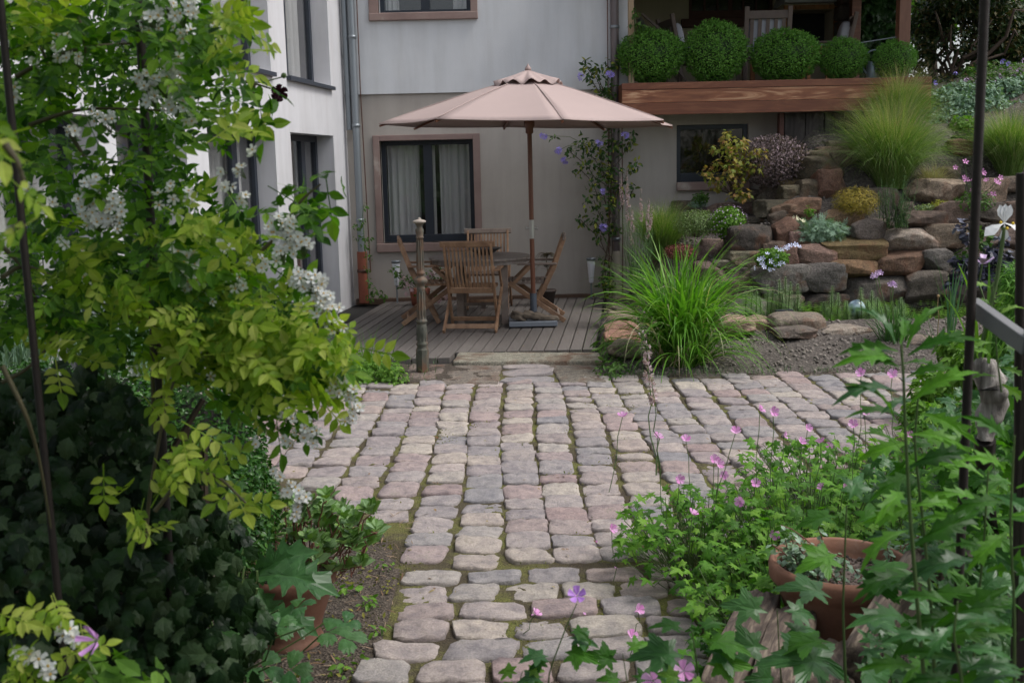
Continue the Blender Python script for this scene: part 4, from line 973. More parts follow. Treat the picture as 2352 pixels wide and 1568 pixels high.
# reclining deck chair at the left
dc = thing('deck_chair', (px(1530, 110, 14.6)[0], 14.6, zf2), 'reclined wooden deck chair with blue-white cloth at the left end of the terrace', 'deck chair')
A_, B_ = at(1474, 32, 14.6), at(1582, 125, 14.6)
for dy in (0, .5): b = MB(); b.bar(A_ + (0, dy, 0), B_ + (0, dy, 0) , .03, .05, (0, 1, 0)); b.build('frame_bar', M_WEATH, dc, bevel=.004)
b = MB(); n = 14; V = []
for i in range(n + 1):
    t = i / n; p_ = A_ + (B_ - A_) * t; sag = .13 * math.sin(math.pi * t)
    V += [p_ + (-.0 - sag * .6, .04, -.02 - sag * .7), p_ + (-.0 - sag * .6, .47, -.02 - sag * .7)]
b.add(V, [(2 * i, 2 * i + 2, 2 * i + 3, 2 * i + 1) for i in range(n)])
b.build('sling', mat_noise('sling_cloth', [(.3, (.5, .52, .55)), (.6, (.15, .24, .3))], 5, .9), dc)
e0, e1 = at(1500, 60, 14.6), np.array([at(1500, 60, 14.6)[0] - .1, 14.6, zf2])
for dy in (.02, .48): b = MB(); b.bar(B_ + (-.45, dy, .2), (B_[0] + .1, 14.6 + dy, zf2), .025, .04, (0, 1, 0)); b.bar(B_ + (-.55, dy, .3), (B_[0] - .9, 14.6 + dy, zf2), .025, .04, (0, 1, 0)); b.build('leg', M_WEATH, dc)
# galvanised watering can with a hoop handle
Yw = 13.52; wc = at(2003, 178, Yw); cn = thing('watering_can', (wc[0], Yw, zF1 + .0), 'galvanised watering can with a hoop handle between the two right boxwood balls', 'watering can')
cx_, z0_ = at(2006, 150, Yw)[0] + .0, zF1 - .0
M_GALV = mat_noise('galvanised', [(.16, .2, .23), (.3, .35, .38)], 9, .4, 0, metal=.5)
b = MB(); b.lathe([(0, 0), (.08, 0), (.085, .01), (.083, .2), (.07, .22), (.02, .225), (0, .225)], (cx_, Yw, z0_), 24); b.build('body', M_GALV, cn, smooth=True)
b = MB(); th = np.linspace(R(35), R(255), 22); b.tube([(cx_ + .02 + .15 * math.cos(a), Yw, z0_ + .2 + .15 * math.sin(a) * 1.05) for a in th], .011, 8); b.build('handle', M_GALV, cn, smooth=True)
b = MB(); b.tube([(cx_ + .09, Yw, z0_ + .05), (cx_ + .2, Yw, z0_ + .2), (cx_ + .3, Yw, z0_ + .33)], [.025, .017, .012], 8); b.build('spout', M_GALV, cn, smooth=True)
# ================================================================ ROCKERY STONES
TAN, BRN, GRY, DRK, RED, PNK, OCH = (.36, .30, .25), (.22, .165, .135), (.2, .185, .17), (.075, .062, .052), (.19, .105, .075), (.36, .25, .215), (.2, .14, .06)
def wallY(y): return float(np.interp(y, [405, 470, 486, 520, 575, 620, 700], [12.35, 11.95, 11.75, 11.6, 11.48, 11.4, 11.36]))
def rock(x0, y0, x1, y1, col, label, Y=None, dep=None, e=4.5, rough=.08, tilt=0, name='rock', rot=None, group='stones of the rockery', cat='stone', facets=9, grow=1.15, deep=False):
    rk.n += 1
    if Y is None: Y = wallY((y0 + y1) / 2 if y1 < 640 else 690)
    if Y == 'T': Y = terrain_hit((x0 + x1) / 2, y1 - (y1 - y0) * .12)[1]
    a, c = at(x0, (y0 + y1) / 2, Y), at(x1, (y0 + y1) / 2, Y); zt = at((x0 + x1) / 2, y0, Y)[2]; zb = at((x0 + x1) / 2, y1, Y)[2]
    wd, ht = (c[0] - a[0]) * grow, (zt - zb) * grow; d = dep or min(.5, max(.22, .6 * wd)); 
    # part of what is seen is the top face: lower the top a little and let depth show it
    hh = max(ht - .1 * d, ht * .75)
    if deep: zb -= .1; hh += .1
    P, F = rock_verts(((a[0] + c[0]) / 2, Y + (d * .12 if deep else d / 2 - .02), zb + hh / 2), (wd, d, hh), 100 + rk.n, rough, e, 13, 0 if rot is None else rot, tilt, facets)
    b = MB(); b.add(P, F); o = b.build(name, M_ROCK, smooth=True, sharp=22); o.color = (*col, 1); tag(o, label, cat, group); return o
class rk: n = 0
def z5(a, b_, c, d): return (1617 + a * .2344, 367.5 + b_ * .2344, 1617 + c * .2344, 367.5 + d * .2344)
L = [
 (z5(505,1035,1000,1310), GRY, 'grey-brown block with a sloping flat top at the left end of the pond wall'),
 (z5(978,1020,1372,1300), (.15,.135,.125), 'rounded dark grey block just left of the long hewn block'),
 (z5(1370,1145,2020,1450), (.13,.115,.1), 'long squared grey block with a ledge, at the foot of the pond wall'),
 (z5(620,1300,990,1500), BRN, 'low brown stone at the waterline under the sloping-topped block'),
 (z5(965,1312,1400,1485), DRK, 'low dark stone at the waterline under the rounded dark grey block'),
 (z5(1280,975,1740,1175), (.2,.12,.06), 'moss-stained slab lying on the long hewn block'),
 (z5(1700,905,2205,1145), (.19,.11,.07), 'rust-brown slab below the large pale tan block'),
 ((2128,575,2191,628), GRY, 'greyish mossy stone right of the rust-brown slab'),
 ((2092,628,2172,699), (.17,.145,.12), 'rounded brown block right of the long hewn block'),
 ((2172,628,2235,700), DRK, 'dark stone behind the water plants right of the rounded brown block'),
 (z5(740,855,960,1040), (.24,.14,.11), 'reddish stone behind the white bellflowers'),
 (z5(950,845,1290,1085), (.23,.145,.115), 'reddish brown wedge-shaped stone above the two grey blocks'),
 (z5(1205,760,1770,1000), (.19,.135,.055), 'broad slab with yellow lichen left of the large pale tan block'),
 (z5(1755,675,2290,905), (.42,.355,.3), 'large pale tan block in the middle of the rockery wall'),
 ((2128,517,2228,571), (.22,.17,.12), 'mossy tan-brown block right of the large pale tan block'),
 (z5(1500,590,1790,800), (.17,.14,.125), 'square brown-grey stone left above the large pale tan block'),
 ((2091,486,2175,527), (.13,.09,.07), 'dark brown stone on top of the wall right of the needle-leaved plant'),
 ((2158,465,2232,516), (.2,.14,.11), 'brown stone below the big slanting boulder'),
 ((2250,467,2317,512), (.15,.125,.105), 'grey-brown stone just right of the black pole, below the pink flowers'),
 ((2317,466,2400,522), (.18,.12,.09), 'brown stone at the right edge behind the white iris'),
 ((2262,524,2400,577), (.19,.135,.11), 'reddish-brown slab behind the white iris flower'),
 ((2240,577,2330,640), DRK, 'dark stone low behind the dark-leaved plant'),
 ((2322,577,2420,616), (.14,.115,.06), 'mossy low stone at the right edge under the reddish slab'),
 ((2235,640,2330,700), DRK, 'dark stone at the waterline right of the black pole'),
 ((2325,616,2430,690), DRK, 'dark stone at the waterline at the right edge'),
 ((2100,407,2216,470), (.40,.31,.235), 'big slanting tan boulder below the feather grass'),
 ((2250,414,2314,472), (.3,.22,.16), 'tan-brown boulder just right of the black pole, among pink flowers'),
 ((2303,404,2400,445), (.25,.2,.16), 'flat brown stone at the right edge above the wall'),
]
for bb, col, lab in L: rock(*bb, col, lab, e=12 if 'squared' in lab else 9, rough=.04 if 'squared' in lab else .075)
T = [
 (z5(250,630,680,870), DRK, 'big dark wet block under the lower waterfall ledge', .5),
 (z5(345,545,690,625), (.24,.22,.18), 'flat pale wet slab on top of the big dark block', .45),
 (z5(700,565,920,800), (.17,.09,.06), 'tall reddish stone right of the big dark wet block', .35),
 (z5(560,785,790,915), (.13,.09,.065), 'rounded brown stone at the foot of the tall reddish stone', .35),
 (z5(820,685,1010,815), (.30,.19,.16), 'pinkish stone left of the silvery green tuft', .3),
 (z5(415,280,640,415), (.22,.18,.16), 'pale grey stone at the left of the upper ledge', .35),
 (z5(560,290,900,380), (.30,.27,.23), 'pale wet slab of the upper ledge', .4),
 (z5(540,375,960,485), (.06,.052,.03), 'dark dripping slab under the upper ledge', .4),
 (z5(680,425,905,555), (.19,.12,.075), 'brown rounded stone left of the orange-brown stone', .35),
 (z5(795,365,1100,555), (.24,.14,.09), 'orange-brown slanted stone beside the ledge', .4),
 (z5(30,410,290,515), (.38,.27,.22), 'pinkish tan stone in front of the small maple', .35),
 (z5(270,400,545,505), (.21,.15,.13), 'brown stone between the small maple and the ledge', .35),
 (z5(590,232,760,278), (.25,.16,.14), 'thin reddish slab left of the stair slabs', .25),
 (z5(750,150,1115,235), (.21,.16,.08), 'mossy slab halfway up the cascade', .4),
 (z5(730,232,1100,320), (.15,.13,.08), 'greenish slab under the mossy slab of the cascade', .4),
 ((1836,357,1926,404), (.12,.1,.065), 'big brown block below the top slabs', .45),
 (z5(1100,95,1310,345), (.2,.11,.075), 'tall reddish stone left of the big feather grass', .35),
 ((1845,343,1925,362), (.24,.2,.13), 'flat slab on the big brown block near the top', .4),
 ((1880,334,1945,349), (.28,.2,.15), 'thin flat slab in front of the weathered boards', .35),
 ((1902,321,1962,334), (.2,.17,.12), 'topmost thin slab at the foot of the weathered boards', .35),
 ((1890,480,1975,512), (.26,.17,.1), 'brown stone under the golden tuft', .3),
 ((1617,547,1668,578), (.33,.235,.21), 'pinkish boulder left of the big dark wet block', .35),
 ((1662,571,1765,593), (.2,.185,.12), 'flat wet slab below the big dark block', .45),
 ((1640,592,1725,612), (.2,.18,.14), 'low flat slab left of the white bellflowers', .4),
 ((1655,610,1712,632), (.14,.12,.1), 'small dark slab left of the pond wall', .35),
 ((1710,585,1748,612), (.12,.075,.055), 'small dark red stone left of the white bellflowers', .25),
 ((1548,459,1592,482), (.12,.095,.07), 'dark mossy stone at the foot of the house wall', .3),
 ((1616,447,1680,466), (.12,.075,.06), 'dark reddish stone under the small maple', .3),
 ((1826,551,1880,566), (.2,.11,.07), 'flat reddish stone below the silvery green tuft', .25),
 ((1975,430,2060,462), (.16,.13,.11), 'grey-brown stone in the shade under the big feather grass', .3),
 ((1682,622,1735,660), (.16,.11,.09), 'brown stone behind the arching green grass', .3),
 ((1678,676,1752,728), (.34,.3,.28), 'pale grey stone between the green grass and the pond', .35),
 ((1640,640,1690,680), (.2,.13,.11), 'reddish stone half hidden behind the green grass', .3),
 ((2060,462,2100,488), (.15,.11,.09), 'small brown stone behind the needle-leaved plant', .3),
]
T += [
 ((1700,395,1760,425), (.16,.13,.11), 'grey stone at the foot of the mauve shrub', .3), ((1760,420,1838,450), (.24,.2,.17), 'pale flat stone below the mauve shrub', .35),
 ((1835,408,1900,436), (.15,.12,.08), 'brown stone right of the mossy cascade slab', .35), ((1905,345,1960,375), (.2,.15,.11), 'brown stone left of the straw-topped grass', .3),
 ((1895,400,1940,440), (.19,.12,.085), 'reddish stone at the left foot of the largest feather grass', .3), ((1770,478,1830,502), (.13,.1,.075), 'dark stone in the middle of the cascade', .3),
 ((1700,520,1745,552), (.14,.12,.1), 'dark stone just above the reddish wet one in the cascade', .3), ((1880,560,1930,585), (.2,.14,.11), 'small brown stone above the reddish wedge', .25),
 ((2000,500,2045,530), (.19,.15,.12), 'brown stone left of the needle-leaved plant', .3), ((1950,520,2000,550), (.16,.12,.1), 'dark brown stone right of the silvery tuft', .3),
 ((1560,560,1620,590), (.22,.15,.13), 'reddish stone under the catmint cushion', .3), ((1600,600,1660,640), (.2,.14,.12), 'brown stone behind the arching grass below the red stonecrop', .35),
 ((2180,318,2235,345), (.2,.09,.06), 'rust-red stone under the dark leaves at the top of the slope', .3), ((2160,380,2200,402), (.22,.17,.13), 'small brown stone above the slanting tan boulder', .25),
 ((1490,560,1530,600), (.3,.22,.19), 'pinkish stone at the foot of the toadflax', .3), ((1745,560,1790,582), (.15,.11,.08), 'dark brown stone just above the bellflowers', .3)]
for bb, col, lab, dp in T: rock(*bb, col, lab, Y='T', dep=dp, e=8, rough=.075, deep=True)
# stones on the near rim of the pond
FG = [
 ((1660,729,1735,778), (.50,.32,.27), 'pink sandstone block right beside the arching green grass', 9.75),
 ((1722,727,1790,768), (.46,.31,.255), 'pink-tan flat stone left of the black spotlight', 9.9),
 ((1788,723,1894,778), (.30,.25,.2), 'brown flat-topped stone at the near edge of the pond', 9.7),
 ((1796,751,1876,785), (.2,.165,.14), 'small dark stone leaning against the brown flat-topped stone', 9.42),
 ((1902,748,2016,786), (.42,.36,.3), 'pale tan rounded stone half sunk in the gravel', 9.55),
 ((2094,777,2175,797), (.3,.24,.2), 'flat stone on the gravel right of the rush clump', 9.2),
]
for bb, col, lab, Yr in FG: rock(*bb, col, lab, Y=Yr, dep=.42, group='stones round the pond')
BR = [((1400,700,1448,722),10.9,(.33,.27,.22),'pale edging stone, farthest in the row beside the deck'),((1402,720,1462,742),10.4,(.36,.27,.22),'tan edging stone, second farthest in the row beside the deck'),((1397,741,1466,766),10.05,(.45,.26,.2),'pink edging stone in the middle of the row beside the deck'),
      ((1396,764,1470,789),9.75,(.47,.26,.19),'salmon-coloured edging stone in the row beside the deck'),((1403,786,1470,832),9.2,(.3,.25,.2),'grey-brown edging stone, nearest in the row beside the deck')]
for bb, Yr, col, lab in BR: rock(*bb, col, lab, Y=Yr, dep=.36, e=6, rough=.05, name='edging_stone', group='edging stones beside the deck')
# black garden spotlight / grille between the stones
gt = at(1802, 722, 10.15); gl = thing('pond_spotlight', (gt[0], 10.15, .1), 'small black finned spotlight at the pond edge', 'lamp')
b = MB()
for k_ in range(4): 
    c_ = at(1801 - k_ * 6, 713 + k_ * 8, 10.15); b.box(c_, (.17, .05, .018), rot=.1)
b.build('fins', mat_plain('black_metal', (.02, .025, .035), .35), gl, bevel=.003)
c_ = at(1798, 728, 10.2); b = MB(); b.box(c_ + (0, .03, 0), (.13, .08, .13)); b.build('housing', mat_plain('black_metal2', (.015, .018, .022), .4), gl, bevel=.01)
# ---- pond water and glass ball
mw, nt, p, o_ = _new('pond_water'); p.inputs['Base Color'].default_value = (.02, .018, .01, 1); p.inputs['Roughness'].default_value = .06; p.inputs['IOR'].default_value = 1.33
bump(nt, p, noise_(nt, coords(nt), 5, 2), .15, .02)
b = MB(); b.add([(1.9, 10.05, .1), (8, 10.05, .1), (8, 11.5, .1), (1.9, 11.5, .1)], [(0, 1, 2, 3)]); o = b.build('pond_water', mw); o['kind'] = 'structure'
b = MB(); c_ = at(1967, 708, 10.9); b.scatter(BALL2, [c_], np.eye(3)[None], .09)
mg, nt, p, o_ = _new('glazed_ball'); nt.links.new(ramp(nt, [(.35, (.1, .15, .19)), (.48, (.42, .56, .64)), (.6, (.8, .88, .92))], noise_(nt, coords(nt), 8, 2)).outputs[0], p.inputs['Base Color']); p.inputs['Roughness'].default_value = .08; p.inputs['Coat Weight'].default_value = .8
tag(b.build('glass_ball', mg, smooth=True), 'blue-white glass ball floating on the pond', 'ball')
# a few loose pebbles and clods on the gravel and beds
b = MB(); rr = np.random.default_rng(21); cs = cube_sphere(2)
tm = (cs[0] / np.linalg.norm(cs[0], axis=1)[:, None], [cs[1]])
n = 5200; P = np.stack([rr.uniform(.9, 6.2, n), rr.uniform(8.55, 13.2, n), np.zeros(n)], 1); P[:, 2] = terrain_h(P[:, 0], P[:, 1]) + .004; P = P[P[:, 0] > DECK_E(P[:, 1]) + .08]
b.scatter(tm, P, rots(rr.normal(size=(len(P), 3)), rr), np.stack([rr.uniform(.005, .02, len(P))] * 3, 1) * rr.uniform(.5, 1.2, (len(P), 3)))
n = 3000; P = np.stack([rr.uniform(-1.5, -.5, n), rr.uniform(2.2, 5.2, n), np.full(n, -.03)], 1)
b.scatter(tm, P, rots(rr.normal(size=(n, 3)), rr), np.stack([rr.uniform(.003, .012, n)] * 3, 1) * rr.uniform(.5, 1.2, (n, 3)))
tag(b.build('gravel_stones', mat_noise('pebble', [(.1, .085, .07), (.26, .23, .2)], 4, .9, 0, isl=.4), smooth=True), 'loose grit and small pebbles on the beds', 'gravel', kind='stuff')
# ================================================================ PLANTS OF THE HOUSE, TERRACE AND ROCKERY
def cset(x, y, Y, r): p = at(x, y, Y); return p, r * Y / PF
M_BOX = mat_leaf('box_leaf', [(.06, .17, .025), (.11, .26, .04), (.17, .36, .065)], .5, .3)
M_STEM = mat_plain('green_stem', (.07, .12, .03), .6)
M_BARK = mat_noise('brown_stem', [(.05, .035, .025), (.12, .085, .06)], 20, .85, .3)
M_LEAFY = mat_leaf('mid_leaf', [(.04, .10, .02), (.07, .15, .03), (.10, .19, .04)], .45, .35)
M_BRIGHT = mat_leaf('bright_leaf', [(.08, .18, .025), (.12, .25, .035), (.17, .31, .05)], .45, .4)
M_SHRUBD = mat_leaf('dark_leaf', [(.012, .03, .01), (.022, .05, .014), (.05, .07, .02)], .4, .2)
M_SILVER = mat_leaf('silver_leaf', [(.13, .22, .15), (.19, .3, .21), (.26, .36, .27)], .6, .2)
M_PURP = mat_plain('violet_petal', (.3, .24, .68), .5); M_PINK = mat_plain('pink_petal', (.68, .28, .56), .5)
M_WHITEP = mat_plain('white_petal', (.72, .76, .8), .5); M_PALEB = mat_plain('pale_blue_petal', (.6, .64, .85), .5)
M_LILAC = mat_plain('lilac_petal', (.62, .45, .68), .5)
# ---- boxwood balls on the terrace edge
rr = np.random.default_rng(31)
bx = thing('boxwood_ball', (0, 0, 0), 'clipped boxwood ball', 'boxwood', 'boxwood balls along the terrace edge')
b = MB(); n = 9000; d = rr.normal(size=(n, 3)); d /= np.linalg.norm(d, axis=1)[:, None]
bumpy = np.array([mnoise.fractal(Vector(q * 4), 1.0, 2.0, 3) for q in d]); rad = (1 + .075 * bumpy + .05 * np.array([mnoise.noise(Vector(q * 9)) for q in d])) * (.84 + .16 * rr.random(n) ** .5)
P = d * rad[:, None]; b.scatter(LEAF_LOW, P, rots(d + rr.normal(size=(n, 3)) * .8, rr, d + rr.normal(size=(n, 3)) * .7), .075 * (.7 + .6 * rr.random(n)))
k_ = 260; d = rr.normal(size=(k_, 3)); d[:, 2] = np.abs(d[:, 2]) ; d /= np.linalg.norm(d, axis=1)[:, None]
for q in d:                                              # short new shoots standing out of the clipped surface
    pp = q * rr.uniform(.98, 1.08, (5, 1)); b.scatter(LEAF_LOW, pp + rr.normal(size=(5, 3)) * .02, rots(rr.normal(size=(5, 3)), rr, np.tile(q + [0, 0, .5], (5, 1)) + rr.normal(size=(5, 3)) * .4), .07)
b.build('foliage', M_BOX, bx, local=True)
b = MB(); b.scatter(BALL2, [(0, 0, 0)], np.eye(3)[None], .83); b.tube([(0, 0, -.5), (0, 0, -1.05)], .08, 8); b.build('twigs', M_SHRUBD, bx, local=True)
bxl = ['widest boxwood ball, farthest left beside the drainpipe', 'tallest boxwood ball, left of the chair back on the terrace', 'broad boxwood ball, in the middle of the terrace edge', 'medium boxwood ball just left of the watering can', 'smallest boxwood ball, right of the watering can']
for i, (x, y, rx, ry) in enumerate(((1496, 130, 74, 58), (1643, 121, 70, 67), (1803, 129, 77, 57), (1936, 136, 53, 46), (2055, 138, 47, 42))):
    o = bx if i == 0 else copy_tree(bx)
    p, r_ = cset(x, y, 13.5 if i < 4 else 13.38, rx); o.location = tuple(p); o.scale = (r_, r_ * .8, ry * 13.5 / PF); o.rotation_euler = (0, 0, i * 1.3 * 0); o['label'] = bxl[i]

def grass(name, label, x, y, n, L, mat, Y=None, spread=.08, lean=(.0, .55), curve=(.3, 1.6), wd=.004, seed=1, seg=6, cat='ornamental grass', heads=None):
    p = terrain_hit(x, y) if Y is None else (at(x, y, Y)); r_ = np.random.default_rng(seed)
    t = thing(name, p, label, cat); b = MB(); C = blades(b, p - np.array([0, 0, .03]), n, L, r_, spread, lean, curve, wd, seg); b.build('foliage', mat, t)
    if heads:
        b = MB(); blades(b, p, heads[0], L * heads[1], r_, spread * .6, (.0, .4), (.4, 1.3), wd * .8, seg); b.build('seed_heads', heads[2], t)
    return t, p, C
M_STIPA = mat_leaf('feather_grass', [(.09, .19, .03), (.14, .26, .055), (.22, .32, .1), (.4, .42, .22)], .7, .35)
M_STRAW = mat_leaf('straw', [(.38, .36, .22), (.5, .46, .32), (.42, .30, .2)], .7, .3)
M_LGR = mat_leaf('lemon_grass', [(.06, .16, .02), (.10, .25, .03), (.15, .33, .045), (.22, .38, .07)], .4, .4)
grass('feather_grass', 'largest feather grass clump, in the middle of the rockery above the tan block', 2045, 428, 4200, 1.25, M_STIPA, None, .15, (.0, .62), (.2, 2.4), .0038, 2, 8, heads=(900, 1.05, M_STRAW))
grass('feather_grass', 'straw-topped feather grass behind the largest clump, reaching over the fascia', 2065, 300, 2200, .85, M_STIPA, 13.0, .12, (.0, .65), (.4, 2.2), .0045, 3, 8, heads=(700, 1.08, M_STRAW))
grass('feather_grass', 'feather grass clump right of the black pole at the right edge', 2318, 400, 2600, .95, M_STIPA, None, .12, (.0, .5), (.3, 2.1), .0045, 4, 8, heads=(300, 1.0, M_STRAW))
grass('feather_grass', 'feather grass clump at the left of the rockery behind the arching green grass', 1520, 590, 2400, .8, M_STIPA, None, .13, (.0, .5), (.2, 1.9), .0045, 5, 8, heads=(250, 1.0, M_STRAW))
grass('feather_grass', 'small straw-coloured feather grass tuft on the tan boulder', 2140, 425, 600, .4, M_STRAW, None, .08, (.2, .9), (.5, 1.6), .004, 6)
# the big arching grass at the corner of the deck
lg = thing('lemongrass', gz(1560, 850, .0), 'big clump of arching bright green grass at the corner of the deck', 'grass clump')
b = MB(); r_ = np.random.default_rng(12); p = gz(1565, 838, .0)
blades(b, p, 400, 1.34, r_, .17, (.0, .42), (.7, 2.9), .022, 12, Lvar=.45); blades(b, p, 260, 1.0, r_, .2, (.3, 1.0), (1.0, 2.4), .015, 10, Lvar=.5); blades(b, p, 120, 1.05, r_, .12, (.0, .2), (.1, .6), .013, 8)
b.build('foliage', M_LGR, lg)
b = MB(); blades(b, p, 60, 1.2, r_, .2, (.1, .7), (.8, 2.6), .012, 8); blades(b, p, 160, .5, r_, .22, (.2, 1.1), (.5, 1.6), .012, 6); b.build('dry_leaves', M_STRAW, lg)

def clump(name, label, x, y, rx, ry, n, size, mat, T=LEAF_LOW, Y=None, cat='plant', seed=1, shell=.3, up=.6, core=True, ydep=None, **kw):
    """a cushion of foliage: rx, ry in photo pixels round its centre"""
    if Y is None: Y = terrain_hit(x, y + ry * .6)[1]
    p = at(x, y, Y); s_ = Y / PF; r_ = np.random.default_rng(seed); t = thing(name, (p[0], Y, p[2] - ry * s_), label, cat); b = MB()
    leafball(b, T, p, (rx * s_, (ydep or min(rx, ry * 1.6) * s_), ry * s_), n, size, r_, shell, up, **kw); b.build('foliage', mat, t)
    if core:
        b = MB(); 
        for k_ in range(14):
            q = p + np.array([r_.uniform(-.7, .7) * rx * s_, r_.uniform(-.3, .3) * rx * s_, r_.uniform(-.1, .7) * ry * s_]); b.tube(wiggle((p[0] + r_.normal() * .03, Y + .02, p[2] - ry * s_), q, 5, .012, r_), [.008, .006, .005, .004, .002], 5)
        b.build('stems', M_BARK, t)
    return t, p, s_
def flowers(t, pts, Y, size, mat, T=FLOWER5, seed=0, face=(0, -1, .5), jit=.4, name='flower', stem=None, centre=None):
    """each flower a part of its plant"""
    r_ = np.random.default_rng(seed)
    for (x, y) in pts:
        yy = Y + r_.uniform(-.04, .04); p = at(x, y, yy); b = MB(); nr = np.array([face]) + r_.normal(size=(1, 3)) * jit
        b.scatter(T, [p], rots(nr, r_), size * r_.uniform(.8, 1.15)); o = b.build(name, mat, t)
        if centre is not None: b = MB(); nn_ = nr[0] / np.linalg.norm(nr[0]); b.scatter(BALL, [p + nn_ * size * .12], np.eye(3)[None], size * .16); b.build('centre', centre, o)
        if stem is not None: b = MB(); b.tube(wiggle(stem, p, 5, .012, r_), .0025, 4); b.build('stem', M_STEM, o)
# heather-like mauve bush, small maple
M_MAUVE = mat_leaf('mauve_leaf', [(.06, .05, .045), (.13, .10, .1), (.24, .18, .19), (.33, .25, .27)], .7, .15)
clump('berberis_bush', 'bushy mauve-grey shrub under the weathered boards', 1775, 372, 88, 60, 9000, .034, M_MAUVE, Y=12.95, cat='shrub', seed=9, shell=.35, jit=1.2, droop=-1.4)
mp = thing('maple_shrub', terrain_hit(1690, 458), 'small young maple with orange-yellow leaves in front of the low dark window', 'shrub')
Ym = 12.7; M_MAPLE = mat_leaf('maple_leaf', [(.14, .20, .04), (.26, .3, .05), (.36, .32, .07), (.45, .24, .1), (.2, .26, .05)], .5, .35); r_ = np.random.default_rng(4); b = MB(); bs = MB(); base = at(1690, 462, Ym)
for (x, y, r) in ((1670, 308, 12), (1666, 322, 10), (1698, 325, 16), (1674, 339, 20), (1644, 341, 11), (1702, 346, 16), (1742, 348, 16), (1752, 369, 17), (1712, 372, 26), (1677, 369, 22), (1649, 376, 12), (1620, 395, 18), (1674, 390, 26), (1645, 410, 16), (1690, 409, 26), (1705, 395, 24), (1688, 448, 20), (1710, 446, 14), (1645, 430, 10), (1735, 385, 15)):
    q, rm = cset(x, y, Ym + r_.uniform(-.15, .15), r); n = int(1.35 * r + 6); leafball(b, MAPLE, q, (rm, rm * .8, rm * .8), n, .07, r_, .1, 1.0, jit=.6); bs.tube(wiggle(base, q, 7, .02, r_, .03), [.012, .01, .008, .006, .005, .004, .003], 5)
b.build('foliage', M_MAPLE, mp); bs.build('stems', M_BARK, mp)
# low rockery plants
t, p, s_ = clump('catmint', 'grey-green flowering cushion left of the waterfall', 1600, 512, 58, 32, 3600, .022, mat_leaf('catmint_leaf', [(.10, .16, .05), (.15, .22, .08), (.2, .28, .12)], .6, .3), seed=14, Y=12.1)
t, p, s_ = clump('thyme', 'bright green trailing cushion hanging beside the big dark wet block', 1672, 512, 40, 38, 2600, .024, M_BRIGHT, T=LEAF_ROUND, seed=15, Y=11.9)
b = MB(); n = 160; q, d = blob_pts(p, (.23, .2, .2), n, r_, .9); b.scatter(FLOWER5, q, rots(d, r_), .009); o = b.build('blossom', M_LILAC, t); o['kind'] = 'stuff'
clump('silver_thyme', 'small silver-grey cushion above the catmint by the house wall', 1602, 468, 24, 9, 500, .02, M_SILVER, Y=12.9, seed=16, core=False)
clump('sedum', 'dark red stonecrop cushion behind the arching green grass', 1560, 578, 38, 18, 1800, .016, mat_leaf('red_sedum', [(.09, .02, .02), (.16, .045, .04), (.2, .08, .06)], .6, .15), T=LEAF_ROUND, seed=17, Y=11.2, core=False)
clump('moss_fern', 'small dark green weed at the foot of the house wall', 1610, 455, 18, 14, 300, .04, M_LEAFY, Y=12.9, seed=18)
t, p, s_ = clump('artemisia', 'silvery green feathery tuft in the middle of the rockery', 1886, 532, 56, 26, 900, .11, M_SILVER, T=compound(4, leaf_simple(.25, .0, .1), .28, 50), seed=19, Y=11.75, up=.4)
flowers(t, [(1824, 499), (1829, 500), (1833, 503), (1840, 506), (1845, 508)], 11.6, .022, mat_plain('cream_petal', (.7, .68, .45), .5), seed=3)
clump('golden_shrub', 'golden yellow fine-leaved tuft below the largest feather grass', 1966, 462, 54, 34, 3000, .05, mat_leaf('golden_leaf', [(.2, .16, .025), (.34, .26, .04), (.26, .24, .06)], .6, .25), T=LEAF_NEEDLE, seed=20, Y=12.0, up=.9, droop=-.6)
clump('yellow_weed', 'tiny yellow-green weed beside the orange-brown stone', 1860, 484, 9, 12, 60, .04, M_BRIGHT, Y=11.9, seed=21, core=False)
clump('sedum', 'small pale sedum cushion above the dark brown stone', 2128, 478, 30, 10, 500, .02, mat_leaf('pale_sedum', [(.16, .25, .14), (.3, .36, .12), (.3, .4, .28)], .6, .2), T=LEAF_ROUND, Y=11.9, seed=22, core=False)
clump('sedum', 'yellow-green sedum beside the slanting tan boulder', 2160, 470, 22, 12, 300, .025, mat_leaf('yellow_sedum', [(.28, .3, .04), (.38, .36, .06)], .6, .2), Y=11.85, seed=23, core=False)
